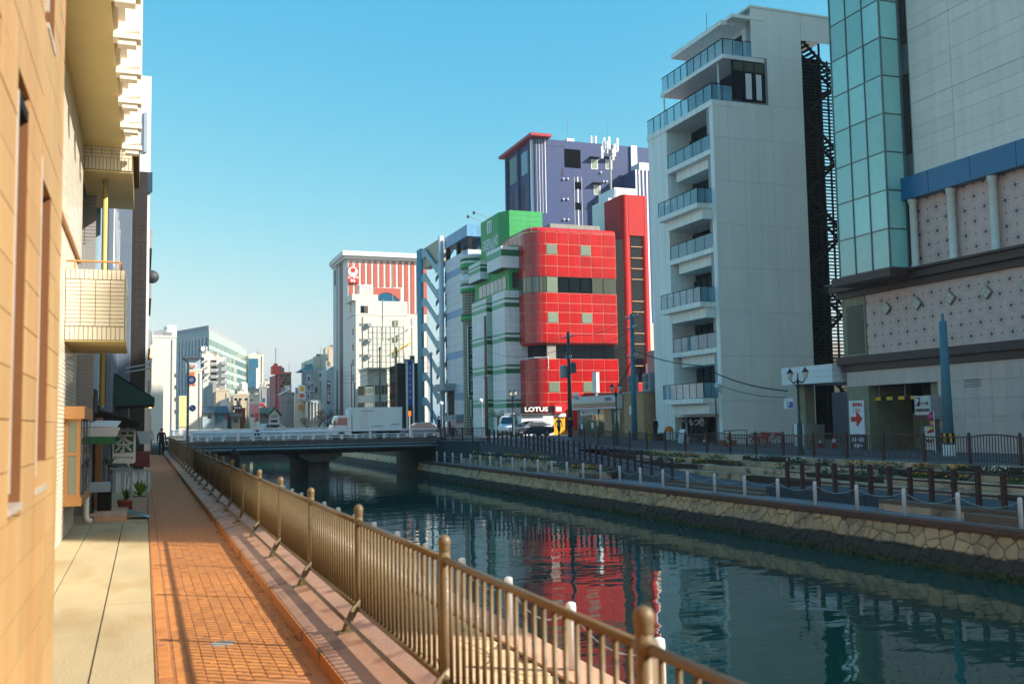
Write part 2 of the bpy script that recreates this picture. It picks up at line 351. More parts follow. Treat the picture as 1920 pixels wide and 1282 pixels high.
# ---------------------------------------------------------------- near bank: brick path
path = struct('brick_path', MB().box(.10, -8, -.20, 1.24, 72, -.001), 'joint')
bk = MB().box(0, 0, 0, .0965, .194, .055)
bme = MB().add([(0,0,0),(.0965,0,0),(.0965,.194,0),(0,.194,0),(0,0,.048),(.0965,0,.048),(.0965,.194,.048),(0,.194,.048),(.006,.006,.054),(.0905,.006,.054),(.0905,.188,.054),(.006,.188,.054)],
    [(0,1,5,4),(1,2,6,5),(2,3,7,6),(3,0,4,7),(4,5,9,8),(5,6,10,9),(6,7,11,10),(7,4,8,11),(8,9,10,11)]).mesh('brick'); bme.materials.append(MATS['paver'])
nb = 0; rest = MB()
r = 0; y = 7.2
while y < 46:
    for k in range(11):
        yy = y+(.1 if k % 2 else 0); x = .135+k*.1; dz = random.uniform(-.002, .002)
        if k == 0: x = .115
        if nb < 297: put('brick', bme, None, path, (x, yy, -.05+dz)); nb += 1
        else:
            rest.add([(x, yy, .003+dz), (x+.0965, yy, .003+dz), (x+.0965, yy+.194, .003+dz), (x, yy+.194, .003+dz)], [(0, 1, 2, 3)])
    y += .2
stuff('far_bricks', rest, 'paver', path)
struct('path_far_surface', strip([(-8, .002), (7.2, .002)], .1, 1.24).quad((.1, 46, .002), (1.24, 46, .002), (1.24, 70, .002), (.1, 70, .002)), 'paver_far')
# steps up to the bridge road at the end of the path
steps = thing('concrete_steps', 'dark concrete steps at the far end of the brick path', 'steps', (.6, 71, 0))
for i in range(3): bx('step', steps, 'concrete_dark', -1.2, 70+i*.7, -.1, 1.25, 74.5, .14*(i+1))
# concrete strip of big slabs beside the shops
slab = struct('concrete_strip', MB().box(-6, -8, -.25, .1, 70, -.03), 'paving_joint')
for (x0, x1, y0, y1) in [(-.335, .092, 1, 10.9), (-.335, .092, 10.92, 16.2), (-.335, .092, 16.22, 20.2), (-.87, -.35, 1, 9.6), (-.87, -.35, 9.62, 20.2), (-1.4, -.883, 1, 13.1), (-1.4, -.883, 13.12, 20.2), (-1.4, .085, 20.25, 30), (-1.4, .085, 30.05, 45), (-1.4, .085, 45.05, 70)]:
    bx('slab', slab, 'concrete_yellow', x0, y0, -.06, x1, y1, random.uniform(-.006, 0))
# sloped kerb carrying the fence
kerb = struct('path_kerb', MB().ext([(1.24, -4, -.1), (1.24, -4, .11), (1.30, -4, .125), (1.72, -4, .20), (1.72, -4, -1.2), (1.4, -4, -1.2), (1.4, -4, -.1)], (0, 78.5, 0)), 'kerb_top')
for i in range(26):
    y0 = -4+i*3.0
    bx('kerb_block', kerb, 'kerb_front', 1.222, y0+.008, -.02, 1.239, y0+2.99, .105)
kb = MB()
for i in range(26): kb.box(1.226, -4+i*3.0-.01, -.02, 1.24, -4+i*3.0+.008, .1)
# lower promenade of the near bank: irregular flat stones
def clip(poly, p, q):
    """keep the side of the bisector of p,q nearer p"""
    mx, my = (p[0]+q[0])/2, (p[1]+q[1])/2; nx, ny = q[0]-p[0], q[1]-p[1]; out = []
    for i in range(len(poly)):
        a, b = poly[i], poly[(i+1) % len(poly)]
        da = (a[0]-mx)*nx+(a[1]-my)*ny; db = (b[0]-mx)*nx+(b[1]-my)*ny
        if da <= 0: out.append(a)
        if (da < 0 < db) or (db < 0 < da): t = da/(da-db); out.append((a[0]+(b[0]-a[0])*t, a[1]+(b[1]-a[1])*t))
    return out
def cells(u0, u1, v0, v1, su, sv, jit, gap, seed):
    """irregular stone cells filling a rectangle, shrunk by the joint width"""
    rn = random.Random(seed); nu, nv = max(1, round((u1-u0)/su)), max(1, round((v1-v0)/sv)); su, sv = (u1-u0)/nu, (v1-v0)/nv
    P = {}
    for i in range(-1, nu+1):
        for j in range(-1, nv+1): P[i, j] = (u0+(i+.5+(.5 if j % 2 else 0)*.8-.2+rn.uniform(-jit, jit))*su, v0+(j+.5+rn.uniform(-jit, jit))*sv)
    out = []
    for i in range(nu):
        for j in range(nv):
            p = P[i, j]; poly = [(u0, v0), (u1, v0), (u1, v1), (u0, v1)]
            for di in (-2, -1, 0, 1, 2):
                for dj in (-2, -1, 0, 1, 2):
                    if (di or dj) and (i+di, j+dj) in P: poly = clip(poly, p, P[i+di, j+dj]) if poly else poly
            if len(poly) < 3: continue
            cx = sum(a[0] for a in poly)/len(poly); cy = sum(a[1] for a in poly)/len(poly)
            o = []
            for a in poly:
                d = math.hypot(a[0]-cx, a[1]-cy); k = max(.5, 1-gap/max(d, 1e-6)); o.append((cx+(a[0]-cx)*k, cy+(a[1]-cy)*k))
            out.append(((cx, cy), o))
    return out
nprom = struct('near_promenade', MB().box(1.72, -20, -1.6, 4.55, 75, -1.235), 'paving_joint')
nc = 0; rest = MB()
for (cx, cy), po in sorted(cells(1.75, 4.52, 6, 46, .55, .55, .33, .012, 3), key=lambda q: q[0][1]):
    b = MB().prism(po, -1.24, -1.20+random.uniform(-.004, .004))
    if cy > 8.0 and nc < 290: obj('paving_stone', b, 'paving_cream', nprom); nc += 1
    else: rest.add(b.v, b.f)
stuff('far_paving_stones', rest, 'paving_cream', nprom)
struct('near_promenade_far', MB().quad((1.75, 46, -1.2), (4.52, 46, -1.2), (4.52, 75, -1.2), (1.75, 75, -1.2)), 'paving_cream')
edge = struct('near_canal_edge', MB().box(4.56, -20, -1.5, 5.06, 75, -1.20), 'paving_joint')
for i in range(60): bx('edge_stone', edge, 'edge_stone', 4.555, 2+i*.9+.006, -1.3, 5.07, 2+i*.9+.894, -1.17+random.uniform(-.004, .004))
# ---------------------------------------------------------------- far bank: stone canal wall
def wall_piece(po, X, Z, nrm, bulge):
    """stone cell (y, s) on the battered wall -> proud block with chamfered rim"""
    cx = sum(a[0] for a in po)/len(po); cy = sum(a[1] for a in po)/len(po); n = len(po)
    def at(a, d): return (X(a[1])+nrm[0]*d, a[0], Z(a[1])+nrm[1]*d)
    mid = [(cx+(a[0]-cx)*.94, cy+(a[1]-cy)*.94) for a in po]; inn = [(cx+(a[0]-cx)*.70, cy+(a[1]-cy)*.70) for a in po]
    tl = random.uniform(-.3, .3)
    vs = [at(a, -.02) for a in po]+[at(a, bulge*.1) for a in po]+[at(a, bulge*.65) for a in mid]+[at(a, bulge*(1.05+tl*(a[1]-cy))) for a in inn]
    fs = [(i, (i+1) % n, n+(i+1) % n, n+i) for i in range(n)]+[(n+i, n+(i+1) % n, 2*n+(i+1) % n, 2*n+i) for i in range(n)]+[(2*n+i, 2*n+(i+1) % n, 3*n+(i+1) % n, 3*n+i) for i in range(n)]+[tuple(range(3*n, 4*n))]
    return MB().add(vs, fs)
XW = lambda s: 20.52-s*.42/1.5         # s runs down the slope
ZWf = lambda s: ZP-.06-s
NRM = (-.963, .27)
cw = struct('far_canal_wall', MB().ext([(20.50, -25, -1.25), (20.05, -25, -2.9), (20.05, -25, -4.2), (23.2, -25, -4.2), (23.2, -25, -1.25)], (0, 102, 0)), 'wall_joint')
allc = cells(17, 77, 0, 1.26, .50, .36, .36, .009, 5)
allc.sort(key=lambda q: q[0][0]); rest = MB(); rw = MB(); n1 = 0
for (cy, s), po in allc:
    wet = False
    b = wall_piece(po, XW, ZWf, NRM, random.uniform(.03, .07))
    if n1 < 295: obj('stone', b, 'stone_wet' if wet else 'stone', cw); n1 += 1
    elif wet: rw.add(b.v, b.f)
    else: rest.add(b.v, b.f)
stuff('far_stones', rest, 'stone', cw); stuff('far_wet_stones', rw, 'stone_wet', cw)
mo = MB()                                # weed at the waterline
for i in range(2600):
    y = 17+60*random.random()**1.3; s = 1.14-abs(random.gauss(0, .10)); c = Vector((XW(s)-.075, y, ZWf(s)))
    a = Vector((random.uniform(-.5, .5), random.uniform(-1, 1), random.uniform(-.6, .6))).normalized()*random.uniform(.03, .09); d = Vector((-.3, random.uniform(-.3, .3), -1)).normalized()*random.uniform(.04, .10)
    mo.quad(c-a, c+a, c+a*.6+d, c-a*.6+d)
o = stuff('waterline_weed', mo, 'moss', None, 'dark green weed along the waterline of the stone canal wall'); o['category'] = 'weed'
fp = struct('far_promenade', MB().box(20.5, -25, -1.5, 26, 76, ZP), 'promenade')
cap = struct('canal_wall_cap', MB().box(20.42, -25, -1.34, 20.50, 76, -1.25), 'wall_joint')
for i in range(54): bx('cap_stone', cap, 'cap_brown', 20.38, 14+i*1.15+.005, -1.29, 20.86, 14+i*1.15+1.145, -1.15)
# wall of the far bank beyond the bridge
w2 = struct('canal_wall_beyond_bridge', MB().ext([(22.2, 84, -1.25), (21.3, 84, -2.9), (21.3, 84, -4.2), (29.2, 84, -4.2), (29.2, 84, .15), (23.8, 84, .15), (23.8, 84, -1.25)], (0, 88, 0)), 'wall_joint')
b2 = MB()
for (cy, s), po in cells(84, 150, 0, 1.2, .8, .5, .3, .02, 9):
    p = wall_piece(po, lambda s: 22.2-s*.5, lambda s: -1.25-s, (-.9, .43), .05); b2.add(p.v, p.f)
stuff('stones_beyond_bridge', b2, 'stone', w2)
# ================================================================ far bank terraces and ramp
RAMP = [(33.0, -1.12), (41.0, -1.02), (44.8, -.80), (50.5, -.45), (56.8, -.08), (62, .14), (66.7, .30), (70, .36), (76, .40)]
def zr(y):
    if y <= RAMP[0][0]: return RAMP[0][1]
    for (a, za), (b, zb) in zip(RAMP, RAMP[1:]):
        if y <= b: return za+(zb-za)*(y-a)/(b-a)
    return RAMP[-1][1]
rp = MB()
for (ya, za), (yb, zb) in zip(RAMP, RAMP[1:]): rp.ext([(22.95, ya, za), (22.95, yb, zb), (22.95, yb, -1.4), (22.95, ya, -1.4)], (2.4, 0, 0))
rp.box(22.6, 14, -1.4, 25.3, 33, -.93)
for _a in range(58, 76): rp.quad((25.3, _a, zr(_a)), (29.3, _a, zst(_a)+.003), (29.3, _a+1, zst(_a+1)+.003), (25.3, _a+1, zr(_a+1)))
struct('ramp', rp, 'ramp_asphalt')
# retaining wall of the ramp, in rows of blocks
rwall = struct('ramp_wall', strip([(40.5, 0)], 0, 1), 'block_wall') if False else None
rwl = thing('ramp_wall', 'dark block retaining wall carrying the ramp with brown posts', 'wall', (22.85, 55, -1.2))
y = 40.6
while y < 69:
    top = zr(y+.6)-.005; z = -1.2; j = 0
    while z < top-.02:
        z1 = min(z+.3, top); bx('block', rwl, 'block_wall', 22.80+random.uniform(-.006, .006), y+.008, z+.006, 22.94, y+1.19, z1); z = z1
    y += 1.2
# curved bastion next to the bridge
bas = thing('bastion_wall', 'curved dark tiled retaining wall beside the bridge end', 'wall', (23, 73, -1.2))
pts = [(22.8, 69.0)]+[(22.6+1.6*math.cos(a)-.6, 73.2+3.4*math.sin(a)) for a in [rad(-60-k*15) for k in range(1)]]
arc = [(22.78, 68.9), (22.3, 70.2), (21.9, 71.6), (21.6, 73.0), (21.45, 74.4), (21.42, 75.6)]
obj('core', MB().prism(arc+[(24, 75.6), (24, 68.9)], -1.2, .36), 'block_dark', bas)
for k in range(5):
    a, b = Vector(arc[k]), Vector(arc[k+1])
    for j in range(5):
        for h in range(2):
            p, q = a.lerp(b, h/2), a.lerp(b, (h+1)/2); d = (q-p).normalized(); n = Vector((-d.y, d.x))*.03; g = d*.008
            obj('tile', MB().prism([p+g, q-g, q-g+n, p+g+n], -1.2+j*.31+.006, -1.2+j*.31+.304), 'block_dark', bas)
obj('coping', MB().prism([(x-.06, y) for x, y in arc]+[(22.4, 75.6), (22.9, 70.5), (23.3, 68.9)], .361, .44), 'block_wall', bas)
# wall in front of the lower path (right)
lwl = thing('lower_path_wall', 'low dark block wall below the three-bar brown railing', 'wall', (22.5, 26, -1.2))
y = 16.0
while y < 32.4:
    for j in range(2): bx('block', lwl, 'block_dark', 22.42+random.uniform(-.006, .006), y+.008, -1.2+j*.16+.005, 22.6, y+.79, -1.2+j*.16+.158 if j == 0 else -.86)
    y += .8
# two broad steps between promenade and ramp foot
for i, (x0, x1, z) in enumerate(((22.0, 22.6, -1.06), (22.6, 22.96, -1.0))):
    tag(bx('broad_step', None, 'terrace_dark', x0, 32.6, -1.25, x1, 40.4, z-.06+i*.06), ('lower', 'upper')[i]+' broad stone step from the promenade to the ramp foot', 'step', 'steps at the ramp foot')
# terraces of stone blocks climbing to the street
ter = thing('stone_terrace', 'stepped stone terrace with flower beds between ramp and street fence', 'terrace', (27, 40, -1))
TX = [25.3, 26.3, 27.3, 28.3]; TZ = [-.76, -.54, -.32, ZS]
for t in range(4):
    y = 17.0
    while y < 63:
        ln = random.choice((.9, 1.2, 1.2, 1.5)); 
        dx = 0
        if int(y/4.7+t*.6) % 3 == 1: dx = .45      # the treads step in and out
        if zr(y) < TZ[t]-.05: bx('block', ter, 'terrace', TX[t]+dx+random.uniform(-.01, .01), y+.006, TZ[t]-.30, TX[t]+dx+.5, y+ln-.006, TZ[t]+random.uniform(-.006, .006))
        y += ln
tb = MB()
for t in range(4): tb.box(TX[t]+.06, 14, -1.5, 29.25, 64, TZ[t]-.03)
obj('backing', tb, 'soil', ter)
# flower beds in front of the ramp wall (left part): two tiers
beds = thing('flower_bed_terrace', 'two-tier stone flower bed in front of the ramp wall', 'terrace', (22.2, 58, -1.2))
for (x0, z, ya, yb) in ((22.05, -.86, 46, 71), (22.42, -.56, 54, 69.5)):
    y = ya
    while y < yb:
        bx('block', beds, 'terrace', x0, y+.006, -1.2, x0+.22, y+1.19, z+random.uniform(-.008, .008)); y += 1.2
    obj('soil', MB().box(x0+.22, ya, -1.19, 22.79, yb, z-.05), 'soil', beds)
for y0, y1 in ((70.6, 72.4), (55.5, 57.2), (46.6, 48.4)):
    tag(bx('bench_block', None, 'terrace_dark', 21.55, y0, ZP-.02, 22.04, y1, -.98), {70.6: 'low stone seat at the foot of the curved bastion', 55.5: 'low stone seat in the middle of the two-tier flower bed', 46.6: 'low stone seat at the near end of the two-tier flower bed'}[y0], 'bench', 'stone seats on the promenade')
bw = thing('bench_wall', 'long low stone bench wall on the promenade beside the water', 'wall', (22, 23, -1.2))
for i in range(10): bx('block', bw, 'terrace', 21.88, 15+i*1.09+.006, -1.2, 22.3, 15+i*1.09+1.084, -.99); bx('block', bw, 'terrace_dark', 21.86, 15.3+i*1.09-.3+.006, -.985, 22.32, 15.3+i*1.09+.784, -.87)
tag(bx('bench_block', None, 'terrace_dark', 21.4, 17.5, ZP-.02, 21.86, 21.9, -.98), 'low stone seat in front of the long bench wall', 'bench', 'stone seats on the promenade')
# ================================================================ ramp railings
def railing(name, label, pts, h, m, rails, w=.07):
    t = thing(name, label, 'railing', pts[0])
    pm = {}
    for p in pts:
        bx('post', t, m, p[0]-w, p[1]-w, p[2]-.05, p[0]+w, p[1]+w, p[2]+h)
    for (a, b) in zip(pts, pts[1:]):
        for z in rails: obj('rail', MB().tube([(a[0], a[1], a[2]+z), (b[0], b[1], b[2]+z)], .03, 5), m, t)
    return t
LY = [66.8, 65.8, 65, 64.1, 63.2, 62.4, 61.4, 60.5, 59.7, 59.1, 58.3, 57.6, 57.0, 56.4, 55.7, 55.0, 54.2, 53.6, 52.9, 52.1, 51.3, 50.6, 49.9, 49.1, 48.4, 47.6, 46.9, 46.2, 45.4, 44.6, 43.9, 42.9, 41.9, 40.9]
railing('ramp_railing', 'row of dark brown posts with thin rails climbing along the ramp', [(22.9, y, zr(y)) for y in LY], .98, 'post_brown', (.35, .75), .052)
railing('path_railing', 'brown three-bar railing with thick posts on the lower path wall', [(22.56, y, -.86) for y in [31.6-.91*k for k in range(15)]], 1.0, 'post_brown', (.3, .6, .9), .06)
# ================================================================ street fence of the far bank (arched panels)
sf = thing('street_fence', 'brown street fence with arched panels along the far bank', 'fence', (29.3, 45, ZS))
barm = MB().box(-.012, -.012, 0, .012, .012, 1).mesh('bar'); barm.materials.append(MATS['rail_brown'])
nbars = 0; rest = MB(); k = 0; y = 22.5
while y < 66:
    y1 = y+2.35; zb = zst(y); z1 = zst(y1); arch = .10 if k % 2 == 0 else 0
    bx('post', sf, 'rail_brown', 29.26, y-.045, zb-.1, 29.35, y+.045, zb+1.12)
    obj('post_cap', MB().ball((29.305, y, zb+1.14), .05, 6), 'rail_brown', sf)
    up = [(29.305, y+2.35*i/6, zb+(z1-zb)*i/6+1.0+arch*math.sin(PI*i/6)) for i in range(7)]
    obj('top_rail', MB().tube(up, .028, 5), 'rail_brown', sf); obj('bottom_rail', MB().tube([(29.305, y, zb+.12), (29.305, y1, z1+.12)], .022, 5), 'rail_brown', sf)
    for i in range(1, 17):
        yy = y+2.35*i/17; h = .88+arch*math.sin(PI*i/17); zz = zb+(z1-zb)*i/17+.12
        if nbars < 290: put('bar', barm, None, sf, (29.305, yy, zz), None, (1, 1, h)); nbars += 1
        else: rest.box(29.29, yy-.012, zz, 29.314, yy+.012, zz+h)
    y = y1; k += 1
stuff('far_bars', rest, 'rail_brown', sf)
# fence of the bastion / bridge approach
bf = thing('bastion_fence', 'dark bar fence on the curved bastion beside the bridge', 'fence', (22, 73, .4))
ap = [(22.9, 67.2), (22.5, 69.4), (22.15, 70.8), (21.85, 72.2), (21.65, 73.6), (21.55, 75.4)]
for (a, b) in zip(ap, ap[1:]):
    a, b = Vector((*a, .44)), Vector((*b, .44))
    bx('post', bf, 'fence_dark', a.x-.04, a.y-.04, .36, a.x+.04, a.y+.04, 1.45)
    obj('top_rail', MB().tube([a+EZ*.95, b+EZ*.95], .03, 5), 'fence_dark', bf); obj('bottom_rail', MB().tube([a+EZ*.12, b+EZ*.12], .025, 5), 'fence_dark', bf)
    for i in range(1, 12):
        p = a.lerp(b, i/12); put('bar', barm, None, bf, (p.x, p.y, .56), None, (1, 1, .83))
# second fence, from the bastion to the street fence along the top of the ramp
# ================================================================ white bollards with chains
def bollard(label, grp):
    t = thing('bollard', label, 'bollard', (0, 0, 0), grp)
    obj('shaft', MB().lathe((0, 0, 0), [(.062, -.02), (.062, .76), (.056, .80), (.03, .815), (.001, .82)], 12), 'bollard_white', t, True)
    for s in (-1, 1): obj('chain_eye', MB().box(-.012, s*.06-.012, .66, .012, s*.06+.02*s, .69), 'chain', t)
    return t
def chain(pa, pb, sag, m='chain'):
    b = MB(); n = 22; pa, pb = Vector(pa), Vector(pb); pr = None
    for i in range(n+1):
        u = i/n; p = pa.lerp(pb, u)-EZ*sag*4*u*(1-u)
        if pr is not None: b.tube([pr, p], .013 if i % 2 else .008, 4)
        pr = p
    return b
def bollard_row(ys, X, z, lab, clab, grp, cgrp, y_name):
    proto = None
    for i, y in enumerate(ys):
        l = lab(i, y)
        if proto is None: proto = bollard(l, grp); proto.location = (X, y, z)
        else: dup(proto, (X, y, z), l)
    for i, (a, b) in enumerate(zip(ys, ys[1:])):
        tag(obj('chain', chain((X, a+.06, z+.68), (X, b-.06, z+.68), .20+.03*math.sin(i*2.1)), 'chain'), clab(i), 'chain', cgrp)
ORD = ['nearest', 'second', 'third', 'fourth', 'fifth', 'sixth', 'seventh', 'eighth', 'ninth', 'tenth', 'eleventh', 'twelfth', 'thirteenth', 'fourteenth', 'fifteenth', 'sixteenth', 'seventeenth', 'eighteenth', 'nineteenth', 'twentieth', 'twenty-first', 'twenty-second', 'twenty-third', 'twenty-fourth', 'twenty-fifth', 'twenty-sixth', 'twenty-seventh', 'twenty-eighth']
FY = [19.7+2.09*i for i in range(27)]
bollard_row(FY, 21.1, ZP, lambda i, y: 'white bollard on the far promenade, '+ORD[i]+' counted from the right edge', lambda i: 'chain between far-bank bollards, '+ORD[i]+' span from the right edge', 'white bollards along the far promenade', 'chains of the far bollards', 0)
NY = [8.9+2.16*i for i in range(14)]
bollard_row(NY, 4.78, ZP, lambda i, y: 'white bollard on the near promenade seen through the fence, '+ORD[i]+' from the camera', lambda i: 'chain between near-bank bollards, '+ORD[i]+' span from the camera', 'white bollards along the near promenade', 'chains of the near bollards', 0)
# ================================================================ bronze fence of the path
pf = thing('path_fence', 'bronze tube fence with round post caps beside the brick path', 'fence', (1.6, 20, .2))
XF = 1.6
pbar = MB().lathe((0, 0, 0), [(.0125, 0), (.0125, 1)], 6).mesh('bar'); smooth(pbar); pbar.materials.append(MATS['fence_bronze'])
postm = smooth(MB().tube([(-.13, -.06, -.17), (-.10, -.05, -.09), (-.045, -.02, .01), (0, 0, .10), (0, 0, .2), (0, 0, .735)], .032, 10).mesh('post')); postm.materials.append(MATS['fence_bronze'])
capm = smooth(MB().lathe((0, 0, 0), [(.030, -.02), (.034, 0), (.034, .02), (.038, .035), (.037, .055), (.027, .074), (.011, .083), (.001, .085)], 12).mesh('post_cap')); capm.materials.append(MATS['fence_bronze'])
collm = smooth(MB().tube([(0, -.05, 0), (0, .05, 0)], .027, 8).mesh('collar')); collm.materials.append(MATS['fence_bronze'])
raill = smooth(MB().tube([(0, 0, 0), (0, 2.4, 0)], .021, 8).mesh('rail')); raill.materials.append(MATS['fence_bronze'])
foot = MB().box(-.06, -.06, 0, .06, .06, .012).mesh('foot_plate'); foot.materials.append(MATS['fence_bronze'])
nbars = 0; rest = MB(); y = .68; k = 0
while y < 72:
    put('post', postm, None, pf, (XF, y, .12+.18)); put('post_cap', capm, None, pf, (XF, y, 1.03+.01))
    put('collar', collm, None, pf, (XF, y, .985)); put('collar', collm, None, pf, (XF, y, .32))
    put('foot_plate', foot, None, pf, (XF-.13, y-.06, .155)).rotation_euler = (0, rad(-10), 0)
    put('top_rail', raill, None, pf, (XF, y, .985)); put('bottom_rail', raill, None, pf, (XF, y, .32)); put('foot_rail', raill, None, pf, (XF-.11, y, .235), None, (.75, 1, .75))
    for i in range(1, 21):
        yy = y+2.4*i/21
        if nbars < 294: put('bar', pbar, None, pf, (XF, yy, .32), None, (1, 1, .665)); nbars += 1
        else: rest.box(XF-.011, yy-.011, .32, XF+.011, yy+.011, .985)
    y += 2.4; k += 1
stuff('far_bars', rest, 'fence_bronze', pf)
# ================================================================ far bank buildings
XB = 38.0
# ---------------------------------------------------------------- parking building (right edge)
M('park_panel', (224, 217, 202), .6, var=.05, scale=.3, ov=.03, streak=.06); M('park_tile', (204, 184, 172), .6, var=.05, ov=.02, streak=.06)
M('cornice_brown', (66, 48, 46), .55, var=.1); M('band_blue', (8, 100, 142), .35, var=.06, ov=.05); M('louver', (92, 86, 80), .55, metal=.2); M('col_cream', (206, 202, 190), .6)
M('pillar_olive', (142, 138, 112), .75, var=.12, streak=.15); M('seam', (120, 112, 106), .8); M('mullion', (118, 130, 128), .4, metal=.5)
def motif_tile():
    """pinkish wall tile printed with a star-flower, one motif per 0.98 m, offset rows"""
    m = M('tile_motif', (206, 176, 166), .55, var=.05, ov=.02)
    n = m.node_tree; b = n.nodes['Principled BSDF']; L = n.links
    geo = n.nodes.new('ShaderNodeNewGeometry'); sp = n.nodes.new('ShaderNodeSeparateXYZ'); L.new(geo.outputs['Position'], sp.inputs[0])
    def ma(op, a, bb=None, c=None):
        q = n.nodes.new('ShaderNodeMath'); q.operation = op
        for i, v in enumerate((a, bb, c)):
            if v is None: continue
            if isinstance(v, (int, float)): q.inputs[i].default_value = v
            else: L.new(v, q.inputs[i])
        return q.outputs[0]
    S = 1.24
    def lattice(off):
        u = ma('SUBTRACT', ma('FRACT', ma('ADD', ma('DIVIDE', sp.outputs['Y'], S), off)), .5)
        v = ma('SUBTRACT', ma('FRACT', ma('ADD', ma('DIVIDE', sp.outputs['Z'], S), off)), .5)
        d = ma('MAXIMUM', ma('ABSOLUTE', u), ma('ABSOLUTE', v)); dd = ma('ADD', ma('ABSOLUTE', u), ma('ABSOLUTE', v))
        core = ma('LESS_THAN', dd, .10)
        r = ma('SQRT', ma('ADD', ma('MULTIPLY', u, u), ma('MULTIPLY', v, v)))
        th = ma('ARCTAN2', u, v); ray = ma('GREATER_THAN', ma('COSINE', ma('MULTIPLY', th, 8)), .55)
        ring = ma('MULTIPLY', ma('MULTIPLY', ma('GREATER_THAN', r, .13), ma('LESS_THAN', r, .23)), ray)
        return core, ma('MULTIPLY', ring, .45)
    c1, r1 = lattice(0.0); c2, r2 = lattice(.5)
    def dots():
        u = ma('SUBTRACT', ma('FRACT', ma('ADD', ma('DIVIDE', sp.outputs['Y'], S), .5)), .5); v = ma('SUBTRACT', ma('FRACT', ma('DIVIDE', sp.outputs['Z'], S)), .5)
        a = ma('LESS_THAN', ma('MAXIMUM', ma('ABSOLUTE', u), ma('ABSOLUTE', v)), .035)
        u2 = ma('SUBTRACT', ma('FRACT', ma('DIVIDE', sp.outputs['Y'], S)), .5); v2 = ma('SUBTRACT', ma('FRACT', ma('ADD', ma('DIVIDE', sp.outputs['Z'], S), .5)), .5)
        return ma('MAXIMUM', a, ma('LESS_THAN', ma('MAXIMUM', ma('ABSOLUTE', u2), ma('ABSOLUTE', v2)), .035))
    fac = ma('MAXIMUM', ma('MAXIMUM', ma('MAXIMUM', c1, c2), ma('MAXIMUM', r1, r2)), dots())
    mi = n.nodes.new('ShaderNodeMix'); mi.data_type = 'RGBA'; L.new(fac, mi.inputs[0]); mi.inputs[7].default_value = lin((104, 88, 94))+(1,)
    old = b.inputs['Base Color'].links[0].from_socket; L.new(old, mi.inputs[6]); L.new(mi.outputs[2], b.inputs['Base Color'])
motif_tile()
pk = thing('parking_building', 'pale parking building with blue band, white columns and star-patterned tiles', 'building', (XB+8, 30, ZS))
PY0, PY1 = -11.0, 47.3
cb = MB(); cb.box(XB+.12, PY0, 4.2, XB+24, 42.2, 34); cb.box(XB+.12, 42.2, 4.2, XB+24, PY1, 34); cb.box(XB+.12, PY0, ZS-.2, XB+24, 40.3, 4.2)
cb.box(XB+9, 40.3, ZS-.2, XB+24, PY1, 4.2)
obj('core', cb, 'seam', pk)
obj('shading_block', MB().box(XB+14, 15, 34, XB+37, PY1, 56).box(XB+24.01, 15, ZS-.2, XB+37, PY1, 34), 'park_panel', pk)  # unseen block, added and shaped to shade the white tower's side wall
# ground floor: tiles round the entrance
def tiles(parent, name, m, X, ya, yb, za, zb, wy, wz, th=.05, skip=None, gap=.006):
    ny = max(1, round((yb-ya)/wy)); nz = max(1, round((zb-za)/wz)); dy = (yb-ya)/ny; dz = (zb-za)/nz
    for i in range(ny):
        for j in range(nz):
            y0, z0 = ya+i*dy, za+j*dz
            if skip and skip(y0+dy/2, z0+dz/2): continue
            bx(name, parent, m, X+random.uniform(-.002, .002), y0+gap, z0+gap, X+th+.1, y0+dy-gap, z0+dz-gap)
tiles(pk, 'tile', 'park_tile', XB, 31.5, 40.2, ZS, 4.3, .86, .88, skip=lambda y, z: 37.3 < y < 38.6 and 3.0 < z < 3.6)
obj('wall_near', MB().box(XB+.05, PY0, ZS, XB+.12, 31.5, 4.3), 'park_tile', pk)
tiles(pk, 'tile', 'park_tile', XB, 40.2, 47.2, 3.45, 4.3, .9, .85)
bx('vent', pk, 'black', XB+.03, 37.35, 3.05, XB+.14, 38.45, 3.55)
for i in range(4): bx('vent_slat', pk, 'louver', XB-.01, 37.38, 3.10+i*.11, XB+.1, 38.42, 3.14+i*.11)
# brown cornices
for z0, z1, out, ya, yb in ((4.32, 4.72, .10, PY0, 47.5), (4.72, 5.15, .32, PY0, 47.6), (8.55, 8.9, .22, PY0, 47.6), (8.9, 9.3, .55, PY0, 47.8), (9.3, 9.42, .75, PY0, 47.9)):
    bx('cornice', pk, 'cornice_brown', XB-out, ya, z0, XB+.3, yb, z1)
bx('bay_cornice', pk, 'cornice_brown', 36.2, 41.2, 9.0, XB, 45.9, 9.42)
# patterned tile wall between the cornices and behind the columns
tiles(pk, 'patterned_tile', 'tile_motif', XB, 29.5, 45.3, 5.16, 8.55, .62, .62, gap=.003)
obj('patterned_wall_near', MB().box(XB+.04, PY0, 5.16, XB+.12, 29.5, 8.55).box(XB+.04, PY0, 9.4, XB+.12, 30.5, 13.2), 'tile_motif', pk)
tiles(pk, 'patterned_tile', 'tile_motif', XB, 30.5, 41.4, 9.42, 13.1, .62, .62, gap=.003)
for i in range(7):                                  # diamond ornaments
    y = 43.6-2.3*i; z = 7.6
    d = obj('ornament', MB().ext([(XB-.12, y-.36, z), (XB-.12, y, z-.36), (XB-.12, y+.36, z), (XB-.12, y, z+.36)], (.14, 0, 0)), 'mullion', pk)
    for a, b in ((-.15, .15), (.15, .15), (-.0, .3), (0, 0)): 
        cy, cz = y+(a if b == .15 else 0), z+(0 if b == .15 else b-.15)
        obj('facet', MB().ext([(XB-.13, cy-.14, cz), (XB-.13, cy, cz-.14), (XB-.13, cy+.14, cz), (XB-.13, cy, cz+.14)], (.02, 0, 0)), 'glass_frost', d)
